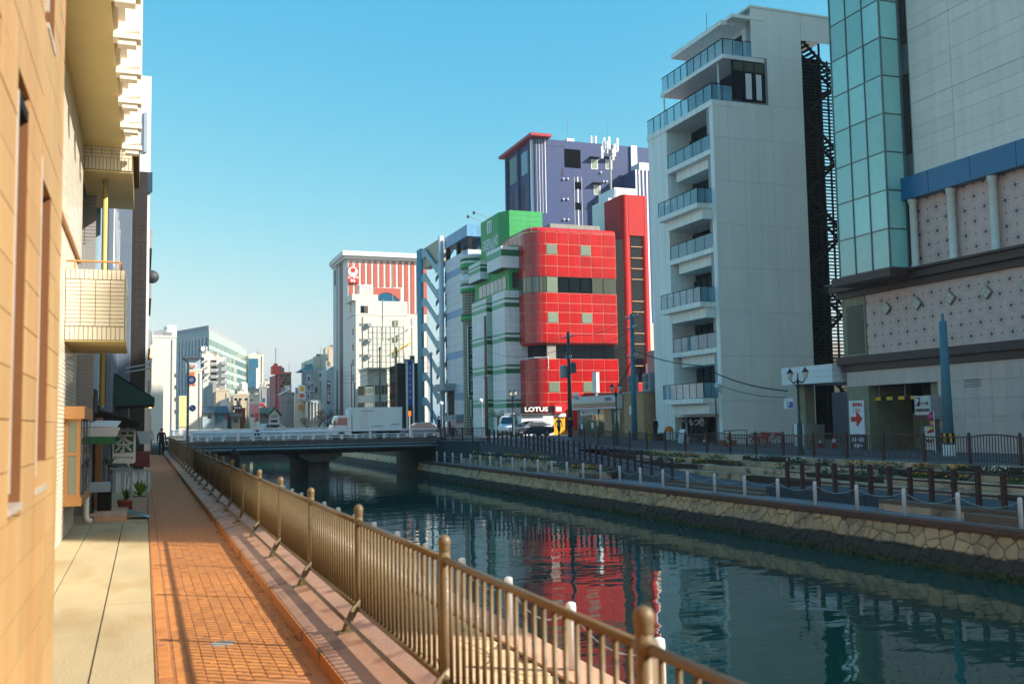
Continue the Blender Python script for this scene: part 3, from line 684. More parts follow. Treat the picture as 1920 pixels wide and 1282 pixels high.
for i in range(8):                                  # columns
    y = 41.0-2.62*i
    c = obj('column', MB().lathe((XB-.28, y, 9.42), [(.24, 0), (.24, .12), (.19, .16), (.19, 3.35), (.23, 3.4), (.25, 3.55), (.25, 3.62)], 14), 'col_cream', pk, True)
y = 42.3
while y > 22:                                       # blue band
    bx('blue_panel', pk, 'band_blue', XB-.55, y-2.72, 13.06, XB+.1, y-.012, 14.25); y -= 2.74
bx('blue_band_near', pk, 'band_blue', XB-.55, PY0, 13.06, XB+.1, y, 14.25)
# big facade panels above
yy = [41.1, 38.2, 33.6, 29.0, 24.4]
z = 14.25; r = 0
while z < 33.9:
    h = .66
    for a, b in zip(yy, yy[1:]): bx('panel', pk, 'park_panel', XB+random.uniform(-.006, .006), b+.012, z+(.02 if r % 6 == 0 else .006), XB+.12, a-.012, min(z+h, 34)-.004)
    z += h; r += 1
obj('panel_near', MB().box(XB, PY0, 14.25, XB+.12, 24.4, 34), 'park_panel', pk)
# louvre strip beside the glass bay
bx('pilaster', pk, 'mullion', XB+.02, 41.12, 9.4, XB+.12, 42.4, 34)
for z0 in (9.6, 15.6, 21.6, 27.6):
    lv = bx('louvre_panel', pk, 'black', XB-.01, 41.2, z0, XB+.06, 42.2, z0+4.3)
    ls = MB()
    for i in range(30): ls.ext([(XB-.02, 41.22, z0+.05+i*.14), (XB-.06, 41.22, z0+.02+i*.14), (XB-.06, 41.22, z0+.09+i*.14), (XB-.02, 41.22, z0+.12+i*.14)], (0, .96, 0))
    s = obj('louvre_slats', ls, 'louver', pk); s['kind'] = 'stuff'
lv = bx('louvre_panel', pk, 'black', XB-.01, 45.5, 5.3, XB+.06, 46.9, 8.1)
ls = MB()
for i in range(22): ls.ext([(XB-.02, 45.5, 5.33+i*.125), (XB-.07, 45.5, 5.31+i*.125), (XB-.07, 45.5, 5.38+i*.125), (XB-.02, 45.5, 5.41+i*.125)], (0, 1.4, 0))
s = obj('louvre_slats', ls, 'louver', pk); s['kind'] = 'stuff'
bx('corner_pier', pk, 'pillar_olive', XB-.03, 45.35, 5.16, XB+.1, 47.3, 8.55)
# glass bay
BX, BYA, BYB = 36.5, 41.5, 45.5
obj('bay_core', MB().box(BX+.06, BYA+.06, 9.42, XB+.1, BYB-.05, 34), 'mullion', pk)
rows = [9.5+2.06*i for i in range(13)]
for z0, z1 in zip(rows, rows[1:]):
    for a in range(3):
        y0 = BYB-(a+1)*(BYB-BYA)/3; y1 = y0+(BYB-BYA)/3
        bx('pane', pk, 'glass_teal', BX+.02, y0+.04, z0+.04, BX+.08, y1-.04, z1-.04).rotation_euler = (0, random.uniform(-.004, .004), random.uniform(-.006, .006))
    bx('pane', pk, 'glass_teal', BX+.12, BYA+.02, z0+.04, XB-.3, BYA+.08, z1-.04)
    bx('transom', pk, 'mullion', BX-.02, BYA-.02, z1-.024, XB, BYB+.02, z1+.024)
for y in [BYA, BYA+1.333, BYA+2.667, BYB]: bx('mullion', pk, 'mullion', BX-.04, y-.024, 9.42, BX+.06, y+.024, 34)
bx('mullion', pk, 'mullion', XB-.3, BYA-.03, 9.42, XB-.2, BYA+.06, 34)
# vehicle entrance: pillars, ramp wall, height bar, signs
bx('pillar', pk, 'pillar_olive', XB, 45.4, ZS, XB+3.0, 47.2, 3.45)
bx('pillar', pk, 'pillar_olive', XB+.3, 40.3, ZS, XB+1.2, 41.0, 3.45)
bx('inner_wall', pk, 'pillar_olive', XB+3.0, 43.5, ZS, XB+3.3, 45.4, 1.9)
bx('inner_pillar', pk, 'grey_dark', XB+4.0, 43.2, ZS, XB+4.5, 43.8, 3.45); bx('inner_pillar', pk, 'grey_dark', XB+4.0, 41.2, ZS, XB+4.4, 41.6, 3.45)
bx('inner_wall', pk, 'grey', XB+4.7, 41.7, 1.9, XB+4.75, 46.5, 3.44); bx('dark_back', pk, 'dark_void', XB+4.8, 40.4, ZS, XB+4.9, 46.65, 3.45)  # black sheet stands in for the shade deep inside the entrance
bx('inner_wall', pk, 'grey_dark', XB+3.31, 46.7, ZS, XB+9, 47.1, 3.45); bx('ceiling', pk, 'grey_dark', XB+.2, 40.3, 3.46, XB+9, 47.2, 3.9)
hb = tag(thing('height_bar', 'yellow and black height bar hanging in the parking entrance', 'bar', (XB+.4, 43, 2.6)), 'yellow and black height bar hanging in the parking entrance', 'bar')
for i in range(11): bx('segment', hb, 'yellow' if i % 2 == 0 else 'black', XB+.35, 45.3-i*.46, 2.62, XB+.45, 45.3-(i+1)*.46, 2.80)
for y in (45.0, 43.0, 40.6): bx('hanger', hb, 'grey', XB+.39, y-.02, 2.8, XB+.41, y+.02, 3.47)
def board(name, label, cat, X, y0, y1, z0, z1, m, th=.06):
    t = thing(name, label, cat, (X, (y0+y1)/2, z0)); bx('panel', t, m, X, y0, z0, X+th, y1, z1); return t
RY = (0, -1, 0)                                     # reading direction on a wall that faces the canal
s = board('parking_sign', 'white sign with red arrow on the parking entrance pillar', 'sign', XB-.08, 45.75, 47.0, .75, 2.65, 'white')
text(s, '一般車両は', 'red', (XB-.085, 46.37, 2.42), RY, EZ, 1.0, .24, bold=.01); text(s, 'こちら', 'red', (XB-.085, 46.37, 2.10), RY, EZ, .62, .24, bold=.01)
ar = [(46.85, 1.46), (46.40, 1.46), (46.40, 1.22), (46.28, 1.22), (45.90, 1.62), (46.28, 1.98), (46.40, 1.98), (46.40, 1.74), (46.85, 1.74)]
obj('arrow', MB().ext([(XB-.10, y, z) for y, z in ar], (.018, 0, 0)), 'red', s)
s = board('rental_sign', 'dark blue sign with white lettering under the red arrow sign', 'sign', XB-.08, 45.75, 47.0, -.55+.1, .73, 'navy')
text(s, '月極・定期', 'white', (XB-.085, 46.37, .45), RY, EZ, 1.05, .26, bold=.02); text(s, '募集中', 'white', (XB-.085, 46.37, .10), RY, EZ, .72, .25, bold=.02)
bx('rule', s, 'white', XB-.09, 45.9, -.12, XB-.07, 46.85, -.09); bx('rule', s, 'white', XB-.09, 45.9, -.30, XB-.07, 46.85, -.2)
s = thing('parking_lightbox', 'yellow parking lightbox with red P over the entrance', 'sign', (XB-.4, 40.6, 2.0))
bx('case', s, 'grey', XB-.62, 40.05, 1.55, XB-.05, 41.2, 2.75); bx('face', s, 'petal_yellow' if False else 'col_cream', XB-.66, 40.08, 1.78, XB-.62, 41.17, 2.72); bx('foot_band', s, 'maroon', XB-.66, 40.08, 1.57, XB-.62, 41.17, 1.77)
bx('P_panel', s, 'maroon', XB-.68, 40.78, 2.22, XB-.66, 41.1, 2.66); text(s, 'P', 'white', (XB-.69, 40.94, 2.44), RY, EZ, .2, .34, bold=.03); text(s, 'IN', 'grey', (XB-.67, 40.62, 2.36), RY, EZ, .18, .16); text(s, '時間貸駐車場', 'grey_dark', (XB-.67, 40.62, 2.02), RY, EZ, .95, .17, bold=.01)
obj('arrow', MB().ext([(XB-.68, y, z) for y, z in ((40.45, 2.33), (40.3, 2.33), (40.3, 2.26), (40.18, 2.36), (40.3, 2.46), (40.3, 2.39), (40.45, 2.39))], (.02, 0, 0)), 'maroon', s)
s = thing('price_sign', 'cream price sign standing beside the parking entrance', 'sign', (XB-.4, 40.3, ZS))
bx('case', s, 'grey_dark', XB-.5, 40.0, ZS, XB-.2, 41.0, 1.2); bx('face', s, 'col_cream', XB-.52, 40.02, -.0, XB-.5, 40.7, 1.18); text(s, '300円', 'maroon', (XB-.53, 40.36, .45), RY, EZ, .5, .22, bold=.01); bx('band', s, 'red', XB-.53, 40.04, .9, XB-.515, 40.68, .94); bx('band', s, 'red', XB-.53, 40.04, .2, XB-.515, 40.68, .23)
s = thing('banner_flag', 'crumpled red and yellow banner flag by the parking entrance', 'flag', (XB-.7, 39.75, ZS))
obj('pole', MB().tube([(XB-.75, 39.75, ZS), (XB-.75, 39.78, 2.0)], .018, 6), 'white', s)
fb = MB(); prv = None
for i in range(9):
    z = 1.95-i*.13; ww = .28+.10*math.sin(i*1.7); a = (XB-.75+.05*math.sin(i*2.), 39.78, z); b = (XB-.80+.12*math.cos(i*1.3), 39.78+ww, z-.08*math.sin(i))
    if prv: fb.quad(prv[0], prv[1], b, a)
    prv = (a, b)
fl = obj('flag', fb, 'magenta', s); fl.data.materials.append(MATS['yellow'])
for p in fl.data.polygons: p.material_index = 1 if p.index in (4, 6) else 0
tag(bx('wall_lamp', None, 'grey', XB-.18, 34.6, 1.4, XB-.01, 34.9, 1.85), 'small grey lamp box on the tiled parking wall', 'lamp')
# ---------------------------------------------------------------- white canopy between the two buildings
cn = thing('entrance_canopy', 'white slatted canopy with pillar beside the parking building', 'canopy', (39, 49, ZS))
for j in range(3): bx('board', cn, 'white', 37.4, 47.7, 3.75+j*.36+.006, 46.0, 52.6, 3.75+j*.36+.352)
bx('pillar', cn, 'pillar_olive', 38.2, 51.4, ZS, 38.9, 52.2, 3.75); bx('pillar', cn, 'pillar_olive', 43.0, 48.8, ZS, 43.5, 49.3, 3.75)
bx('plinth', cn, 'concrete', 38.0, 51.2, ZS, 39.4, 52.5, 1.3)
obj('stair_side', MB().ext([(43.8, 49, .0), (43.8, 56, .0), (43.8, 56, 3.4), (43.8, 54.8, 3.4), (43.8, 49, .9)], (.2, 0, 0)), 'grey_dark', cn)
s = board('notice_board', 'white notice with orange band on the canopy pillar', 'sign', 37.92, 51.35, 52.25, .0, 1.35, 'white')
bx('band', s, 'orange', 37.91, 51.4, .55, 37.93, 52.2, .62); 
for j in range(4): bx('line', s, 'grey', 37.91, 51.5, .2+j*.25 if j < 1 else .6+j*.16, 37.93, 52.1, .23+j*.25 if j < 1 else .63+j*.16)
s = board('parking_blue_sign', 'small blue parking sign hung on the canopy pillar', 'sign', 37.7, 51.9, 52.9, 2.3, 2.95, 'white')
bx('face', s, 'blue', 37.69, 51.95, 2.36, 37.71, 52.55, 2.72); text(s, 'P', 'white', (37.685, 52.38, 2.54), RY, EZ, .16, .28, bold=.03)
# ---------------------------------------------------------------- tall white building
M('wb_panel', (240, 241, 234), .55, var=.04, scale=.4, ov=.015, streak=.10); M('wb_side', (238, 240, 230), .55, var=.04, scale=.25, ov=.015, streak=.045)
wb = thing('white_apartment_tower', 'tall white apartment tower with glass balconies and dark stair', 'building', (42, 65, ZS))
WY0, WY1 = 60.5, 70.2
ZT = 24.6
# side wall: panels with fine seams
tiles_x = [38.0+1.26*i for i in range(7)]
zrow = [ZS, 3.0, 6.15, 9.3, 12.45, 15.6, 18.75, 21.9, ZT]
obj('core', MB().box(38.06, WY0+.06, ZS, 45.84, WY0+.9, ZT-.02).box(38.06, 67.6, ZS, 45.84, WY1, ZT-.02).box(40.2, WY0+.3, ZS, 45.84, WY1-.3, ZT).box(41.6, WY0+.06, ZT, 45.84, WY1-.2, 31.6).box(45.84, 64.2, ZS, 48.4, WY1-.2, 31.6), 'grey', wb)
for a, b in zip(tiles_x, tiles_x[1:]):
    for z0, z1 in zip(zrow, zrow[1:]): bx('panel', wb, 'wb_side', a+.006, WY0+random.uniform(-.003, .003), z0+.009, b-.006 if b < 45.5 else 45.86, WY0+.05, z1-.009)
for a, b in zip([41.5, 42.8, 44.1, 45.4], [42.8, 44.1, 45.4, 45.86]):
    for z0, z1 in ((ZT, 28.3), (28.3, 31.9)):
        if a < 42.7 and z0 < 25: bx('panel', wb, 'wb_side', a+.004, WY0, ZT+3.55, b-.004, WY0+.05, z1); continue
        bx('panel', wb, 'wb_side', a+.004, WY0, z0+.006, b-.004, WY0+.05, z1-.006)
bx('panel', wb, 'wb_side', 45.9, WY0+.01, 29.9, 51, WY0+.05, 31.9)
bx('roof', wb, 'wb_side', 41.4, WY0-.05, 31.9, 51, WY1-.1, 32.05)
obj('downpipe', MB().tube([(38.02, WY0-.06, ZS), (38.02, WY0-.06, 24.3)], .05, 6), 'white', wb)
# front: piers, lintel and recess
bx('pier', wb, 'wb_panel', XB, 67.2, ZS, XB+2.2, WY1, ZT-.4); bx('pier', wb, 'wb_panel', XB, WY0+.07, ZS, XB+2.2, WY0+.45, ZT-.4)
bx('lintel', wb, 'wb_panel', XB-.06, WY0-.03, ZT-.42, XB+3.2, WY1+.1, ZT)
bx('floor_back', wb, 'grey', XB+2.2, WY0+.45, ZS, XB+2.3, 67.2, ZT-.4)
def balc(X0, z, ya, yb, drop, panes, m):
    """balcony: slab, beam below, glass panes with posts and rail"""
    sl = bx('balcony_slab', wb, 'wb_panel', X0, ya, z, XB+2.2, yb, z+.36)
    bx('beam', wb, 'wb_panel', X0+.5, ya+.1, z-drop, XB+2.2, yb-.5, z)
    n = panes; d = (yb-ya)/n
    for i in range(n):
        bx('rail_pane', wb, m, X0+.06, ya+i*d+.03, z+.40, X0+.085, ya+(i+1)*d-.03, z+1.42)
        bx('rail_post', wb, 'black', X0+.05, ya+i*d-.02, z+.36, X0+.10, ya+i*d+.02, z+1.44)
    bx('rail_post', wb, 'black', X0+.05, yb-.04, z+.36, X0+.10, yb, z+1.44)
    bx('hand_rail', wb, 'black', X0+.04, ya, z+1.43, X0+.11, yb, z+1.47)
    if X0 < XB-.3:
        for j in range(2):
            u = X0+.1+j*(XB-X0)/2; bx('rail_pane', wb, m, u+.03, ya+.05, z+.40, u+(XB-X0)/2-.03, ya+.075, z+1.42); bx('rail_pane', wb, m, u+.03, yb-.09, z+.40, u+(XB-X0)/2-.03, yb-.065, z+1.42)
        bx('hand_rail', wb, 'black', X0+.04, ya+.04, z+1.43, XB, ya+.1, z+1.47)
BZ = [2.75, 6.05, 9.35, 12.6, 15.8, 19.05+1.3]
BZ = [zX(1351, 747, XB)-.3, zX(1348.6, 650, XB)-.36, zX(1345, 565, XB)-.36, zX(1342, 462, XB)-.36, zX(1339, 380, XB)-.36, zX(1336.7, 277, XB)-.36]
for i, z in enumerate(BZ):
    outw = i in (0, 2, 4)
    balc(36.75 if outw else XB-.05, z, 60.95, 66.7 if outw else 67.15, .75, 5 if not outw else 6, 'glass_rail')
    # windows behind the balcony
    top = BZ[i+1]-.75 if i < 5 else ZT-.45
    zz = z+.36
    for k in range(6):
        y0 = 60.95+k*1.03; bx('window', wb, 'glass_dark', XB+1.95, y0+.04, zz, XB+2.18, y0+.99, min(top, zz+2.35)); bx('window_bar', wb, 'black', XB+1.9, y0-.03, zz, XB+2.19, y0+.03, min(top, zz+2.4))
    if i in (0, 2, 3, 5): bx('air_unit', wb, 'white', XB+.9, 66.2, zz, XB+1.3, 66.95, zz+.62)
    if i in (1, 2, 4): 
        for k in range(3): bx('curtain', wb, 'white', XB+1.93, 61.2+k*.5, zz+.05, XB+1.945, 61.5+k*.5, zz+2.2)
# entrance
bx('soffit', wb, 'wb_panel', XB+.1, 60.9, BZ[0]-.95, XB+2.2, 67.2, BZ[0]-.75)
for k in range(5): bx('door_pane', wb, 'glass_dark', XB+1.6, 60.95+k*.62, ZS, XB+1.7, 61.5+k*.62, 1.7)
nr = thing('noren_curtain', 'dark shop curtain with white brush lettering at the white tower entrance', 'curtain', (XB+1.0, 65.6, 1.2))
for k in range(5): bx('cloth', nr, 'cloth_black', XB+1.0+random.uniform(-.03, .03), 64.2+k*.58+.01, .5, XB+1.02, 64.76+k*.58, 2.0)
text(nr, 'もつ鍋', 'white', (XB+.93, 65.6, 1.55), RY, EZ, 2.2, .62, bold=.03)
# penthouse floors with glass rails
for (X0, z, ya, yb, n) in ((XB-.06, ZT, 60.5, WY1+.1, 9), (39.0, 28.05, 60.55, 69.6, 9)):
    d = (yb-ya)/n
    for i in range(n):
        bx('rail_pane', wb, 'glass_rail', X0+.05, ya+i*d+.03, z+.05, X0+.075, ya+(i+1)*d-.03, z+1.15); bx('rail_post', wb, 'black', X0+.03, ya+i*d-.02, z, X0+.09, ya+i*d+.02, z+1.2)
    for j in range(3): bx('rail_pane', wb, 'glass_rail', X0+.1+j*.85+.03, ya+.03, z+.05, X0+.1+(j+1)*.85-.03, ya+.055, z+1.15); bx('rail_post', wb, 'black', X0+.1+(j+1)*.85-.02, ya+.02, z, X0+.1+(j+1)*.85+.02, ya+.07, z+1.2)
    bx('hand_rail', wb, 'black', X0+.02, ya, z+1.2, X0+.10, yb, z+1.24); bx('hand_rail', wb, 'black', X0+.1, ya+.01, z+1.2, X0+2.65, ya+.08, z+1.24)
bx('upper_slab', wb, 'wb_panel', 38.95, 60.42, 27.75, 42.5, 69.7, 28.05)
bx('roof_slab', wb, 'wb_panel', 39.4, 61.2, 30.6, 42.6, 68.6, 30.95); bx('roof_slab', wb, 'wb_side', 39.9, 60.47, 30.95, 42.6, 68.3, 31.2)
for k in range(7): bx('window', wb, 'glass_dark', 41.2, 62.0+k*1.0, ZT+.1, 41.32, 62.94+k*1.0, 27.6)
bx('corner_window', wb, 'black', 39.75, 60.47, ZT+.15, 42.55, 60.62, 27.72)
for k, (x0, x1) in enumerate(((39.85, 40.7), (40.78, 41.6), (41.68, 42.45))):
    bx('pane', wb, 'glass_dark', x0, 60.44, ZT+.25, x1, 60.5, 26.85); bx('pane', wb, 'glass_olive', x0, 60.44, 26.95, x1, 60.5, 27.62)
    if k: bx('curtain', wb, 'white', x0+.06, 60.43, ZT+.3, x1-.25, 60.439, 26.8)
bx('wall', wb, 'white', 41.45, 61.2, 28.05, 41.6, 68.5, 30.6); bx('door', wb, 'glass_dark', 41.42, 61.6, 28.1, 41.5, 62.6, 30.2)
obj('column', MB().tube([(39.3, 61.6, ZT), (39.3, 61.6, 27.8)], .07, 8), 'white', wb); obj('column', MB().tube([(38.9, 69.0, ZT), (38.9, 69.0, 27.8)], .07, 8), 'white', wb)
obj('antenna', MB().tube([(41.2, 66, 31), (41.2, 66, 33.6)], .03, 5), 'grey', wb)
# open steel stair at the back corner
stt = thing('steel_stair_tower', 'open dark steel stair tower with horizontal louvres beside white tower', 'stair', (48, 61, ZS))
for x in (45.95, 47.6, 49.3, 50.6): 
    for y in (60.7, 63.6): bx('column', stt, 'black', x-.06, y-.06, ZS, x+.06, y+.06, 29.9)
bx('dark_backing', stt, 'dark_void', 46.6, 63.7, ZS, 50.1, 63.8, 30.0)  # added black sheet that stands in for the shade within the stair
z = 4.6
while z < 29.8:
    bx('louvre', stt, 'black', 45.95, 63.62, z, 52.4, 63.68, z+.10); z += .27
for i in range(9):
    z0 = 3.6+i*2.95; a = (46.3, 50.2) if i % 2 == 0 else (50.2, 46.3); fl = MB()
    if i % 2 == 0:
        for k in range(12):
            u = k/12; x = 46.6+3.2*(1-u); fl.box(x-.15, 61.0, z0+2.9*u, x+.15, 62.1, z0+2.9*u+.06)
        for yy in (60.98, 62.1): fl.ext([(49.9, yy, z0), (46.5, yy, z0+2.95), (46.5, yy, z0+2.65), (49.9, yy, z0-.3)], (0, .05, 0))
    else:
        for k in range(12):
            u = k/12; x = 46.6+3.2*u; fl.box(x-.15, 62.3, z0+2.9*u, x+.15, 63.4, z0+2.9*u+.06)
        for yy in (62.25, 63.4): fl.ext([(46.5, yy, z0), (49.9, yy, z0+2.95), (49.9, yy, z0+2.65), (46.5, yy, z0-.3)], (0, .05, 0))
    obj('flight', fl, 'black', stt)
    e = 46.0 if i % 2 == 0 else 49.9
    bx('landing', stt, 'black', e-.0, 60.9, z0+2.85, e+.7, 63.5, z0+2.95)
    for zz in (.5, 1.0): bx('guard_rail', stt, 'black', 45.95, 60.68, z0+2.95+zz, 50.6, 60.72, z0+2.99+zz)
# ---------------------------------------------------------------- convenience store and tan brick annex
M('tan_brick', (190, 148, 106), .75, var=.12, scale=3, ov=.05, bump=.2); M('store_fascia', (206, 204, 198), .5, var=.04)
st = thing('corner_store', 'single-storey store with white fascia and lit shop windows', 'shop', (41, 79, ZS))
SX, SA, SB = 37.0, 74.5, 83.7
ZF0, ZF1 = 2.75, 3.95
obj('shell', MB().box(SX+.25, SA+.02, ZS, SX+8, SB, ZF0), 'tan_brick', st); bx('roof', st, 'grey', SX+.1, SA, ZF1-.1, SX+8, SB+.1, ZF1)
bx('fascia', st, 'store_fascia', SX-.25, SA, ZF0, SX+.24, SB+.1, ZF1-.1)
for z0, z1, m in ((3.22, 3.30, 'orange'), (3.08, 3.18, 'green'), (2.92, 3.02, 'red')): bx('stripe', st, m, SX-.265, SA+.3, z0, SX-.25, SB-.2, z1)
text(st, '7SPA', 'grey_dark', (SX-.27, 76.2, 3.55), RY, EZ, 1.4, .3)
for k in range(6):
    y = SB-.5-k*1.42
    if k == 4: bx('pier', st, 'tan_brick', SX-.02, y-1.4, ZS, SX+.3, y, ZF0); continue
    bx('shop_window', st, 'glass_warm', SX+.12, y-1.36, .55, SX+.22, y-.04, 2.3); bx('window_frame', st, 'grey_dark', SX+.1, y-.04, .4, SX+.24, y+.02, ZF0)
    bx('transom', st, 'grey', SX+.1, y-1.4, 2.3, SX+.24, y, 2.36); bx('top_light', st, 'glass_clear', SX+.14, y-1.36, 2.37, SX+.2, y-.04, 2.72)
bx('sill', st, 'tan_brick', SX-.02, SA, ZS, SX+.24, SB, .42)
shop_items = [('magenta', 77.2, .95), ('yellow', 78.9, 1.3), ('white', 80.0, 1.1), ('green', 81.4, 1.4), ('orange', 79.6, 1.75), ('white', 82.3, 1.0), ('blue', 82.0, 1.7)]
for m, y, z in shop_items: bx('poster', st, m, SX+.09, y, z, SX+.115, y+.42, z+.5)
s = board('window_banner', 'pale banner with dark lettering in the store window', 'banner', SX+.05, 79.0, 82.6, 2.30, 2.72, 'white', .03); text(s, '御みくじ', 'grey_dark', (SX+.045, 80.8, 2.51), RY, EZ, 3.0, .3, bold=.01)
an = thing('brick_annex', 'tan brick annex with air conditioners on its roof', 'building', (38, 72.6, ZS))
obj('core', MB().box(37.34, 70.95, ZS, 46, 74.42, 3.9), 'tan_brick', an)
for j in range(10):
    for k in range(6): bx('brick', an, 'tan_brick', 37.3+random.uniform(-.004, .004), 70.92+k*.585+.006, ZS+j*.4+.006, 37.34, 70.92+(k+1)*.585-.006, ZS+(j+1)*.4-.006)
bx('coping', an, 'grey', 37.2, 70.85, 3.91, 46, 74.45, 4.05)
acp = None
for i, (y, x, zl) in enumerate(((71.2, 37.8, 'air conditioner unit on the brick annex roof nearest the white tower'), (72.6, 38.4, 'air conditioner unit in the middle of the brick annex roof'), (74.3, 37.9, 'air conditioner unit on the annex roof beside the utility pole'))):
    a = thing('air_conditioner', zl, 'air conditioner', (x, y, 4.05), 'air conditioners on the annex roof')
    bx('case', a, 'grey', x, y-.5, 4.07, x+.5, y+.45, 5.5); obj('fan', MB().disc((x-.01, y, 5.1), (1, 0, 0), .33, .03, 16), 'grey_dark', a); obj('fan', MB().disc((x-.01, y, 4.45), (1, 0, 0), .3, .03, 16), 'grey_dark', a)
# shop sign (white lantern shape) on the store roof
s = thing('roof_sign', 'white upright sign on the store roof', 'sign', (37.2, 79.6, 3.95)); bx('panel', s, 'white', 37.1, 79.2, 4.2, 37.4, 80.0, 6.0); bx('foot', s, 'grey', 37.15, 79.5, 3.9, 37.35, 79.7, 4.2)
s = thing('wall_notice', 'grey notice and white light box on the tan brick annex', 'sign', (37.2, 73, 1)); bx('panel', s, 'grey', 37.22, 72.4, .4, 37.29, 73.1, 1.9); bx('light_box', s, 'white', 37.15, 72.4, 2.2, 37.29, 73.1, 2.9)
# ---------------------------------------------------------------- bar with LOTUS sign
lb = thing('lotus_bar', 'low white-walled bar with dark sign board and yellow entrance', 'shop', (36.8, 92.5, .4))
LX0, LX1, LY = xY(978, 800, 92), xY(1037, 800, 92), 92.0
bx('wall', lb, 'white', LX0, LY+.04, .3, LX1, LY+5, 2.45)
for k in range(14): bx('board', lb, 'white', LX0+(LX1-LX0)*k/14+.008, LY, .3, LX0+(LX1-LX0)*(k+1)/14-.008, LY+.05, 2.4)
bx('roof_edge', lb, 'grey_dark', LX0-.3, LY-.35, 2.46, LX1+.1, LY+5, 2.56)
bx('sign_board', lb, 'black', LX0-.15, LY-.4, 2.60, LX1+.25, LY-.25, 3.25)
text(lb, 'LOTUS', 'white', ((LX0+LX1)/2-.25, LY-.44, 2.98), EX, EZ, 2.45, .46, bold=.04)
text(lb, 'LOTUS', 'red', ((LX0+LX1)/2-.22, LY-.42, 2.96), EX, EZ, 2.5, .5, bold=.04, name='lettering_shadow')
bx('yellow_panel', lb, 'yellow', LX1+.1, LY+.1, .3, LX1+1.35, LY+.2, 2.2); bx('header', lb, 'white', LX1+.05, LY-.05, 2.2, LX1+1.4, LY+.2, 2.55)
obj('red_hood', MB().ext([(LX1, LY-.5, 2.6), (LX1+1.0, LY-.5, 2.6), (LX1+1.5, LY-.5, 3.1), (LX1+1.2, LY-.5, 3.6), (LX1, LY-.5, 3.4)], (0, 1.2, 0)), 'red', lb); bx('hood_window', lb, 'white', LX1+.12, LY-.53, 2.75, LX1+.75, LY-.5, 3.2)
s = thing('menu_board', 'white menu board with red band against the white bar wall', 'sign', (LX1-1, LY-.6, .4)); bx('panel', s, 'white', LX1-1.3, LY-.6, .5, LX1-.2, LY-.55, 2.3); bx('band', s, 'red', LX1-1.3, LY-.62, .75, LX1-.2, LY-.6, .95)
for j in range(5): bx('line', s, 'grey', LX1-1.15, LY-.615, 1.2+j*.17, LX1-.5, LY-.6, 1.24+j*.17)
# ---------------------------------------------------------------- red panelled building
M('red_panel', (186, 6, 10), .30, var=.07, scale=.5, ov=.11, coat=.5, streak=.14); M('red_joint', (218, 128, 110), .7); M('tan_frame', (150, 124, 88), .6); M('red_render', (182, 8, 12), .7, var=.06, scale=.5, streak=.06, bump=.1)
RF, RX, RR = 98.0, 40.3, 2.0
rd_ = thing('red_panel_building', 'glossy red panelled building with rounded corner and window band', 'building', (44, 103, .4))
ARC = RR*PI/2
def rpos(u, off=0.):
    if u >= 0: return Vector((RX+u, RF-off, 0))
    if u >= -ARC:
        a = -u/RR; return Vector((RX-math.sin(a)*(RR+off), RF+RR-math.cos(a)*(RR+off), 0))
    return Vector((RX-RR-off, RF+RR+(-u-ARC), 0))
def zr_(y): return zY(1090, y, RF)
RZ = [zr_(v) for v in (438, 459.7, 480.3, 500.5, 520.4)]; RZ2 = [zr_(v) for v in (550.3, 569, 586, 607, 625, 643)]; RZ3 = [zr_(v) for v in (673, 693.6, 715, 735.6, 752)]
PW = 1.335
US = [PW*i for i in range(6)]+[8.3]
UA = [-ARC*(i)/4 for i in range(5)][::-1]; UB = [-ARC-PW*i for i in range(7)][::-1]
COLS = list(zip(UB, UB[1:]))+list(zip(UA, UA[1:]))+list(zip(US, US[1:]))
def rcell(name, m, u0, u1, v0, v1, off=.035, g=.045, top=False):
    n = 3 if (u0 < 0 and u1 > -ARC-.01) else 1; nv = 5 if top else 1; vs = []; fs = []; RT = .55
    for j in range(nv+1):
        for i in range(n+1):
            u = u0+g+(u1-u0-2*g)*i/n
            if top:
                a = (PI/2)*(j/nv); p = rpos(u, off-RT*(1-math.cos(a))); z = v0+RT*math.sin(a)
            else: p = rpos(u, off); z = (v0-g) if j == 0 else (v1+g)
            vs.append((p.x, p.y, z))
    for j in range(nv):
        for i in range(n): a = j*(n+1)+i; fs.append((a, a+1, a+n+2, a+n+1))
    k = len(vs); q = [rpos(u0+g, -.05), rpos(u1-g, -.05)]
    if not top:
        vs += [(q[0].x, q[0].y, v0-g), (q[1].x, q[1].y, v0-g), (q[1].x, q[1].y, v1+g), (q[0].x, q[0].y, v1+g)]
        fs += [(0, k, k+1, n)[::-1], (0, n+1, k+3, k), (n, k+1, k+2, 2*n+1)]
    o = obj(name, MB().add(vs, fs), m, rd_)
    return o
def foot(off, ub=-ARC-PW*6): return [(p.x, p.y) for p in [rpos(8.3, off)]+[rpos(-ARC*i/10, off) for i in range(11)]+[rpos(ub, off)]]+[(RX+8.3, RF+RR+PW*6)]
def redbody(zs, floor, skip):
    for r, (a, b) in enumerate(zip(zs, zs[1:])):
        for c, (u0, u1) in enumerate(COLS):
            fc = c-10
            if (r, fc) in skip:
                bx('window_frame', rd_, 'tan_frame', RX+u0+.05, RF-.05, b+.06, RX+u1-.05, RF+.04, a-.06); bx('window', rd_, 'glass_frost', RX+u0+.10, RF-.065, b+.10, RX+u1-.10, RF-.02, a-.10); continue
            rcell('panel', 'red_panel', u0, u1, a, b)
obj('core', MB().prism(foot(0), RZ[4], RZ[0]).prism(foot(0), RZ2[5], RZ2[0]), 'red_joint', rd_)
obj('core_lower', MB().prism(foot(0), .2, RZ3[0]), 'red_joint', rd_)
obj('core_dark', MB().prism(foot(-.9), .3, RZ[0]), 'black', rd_)
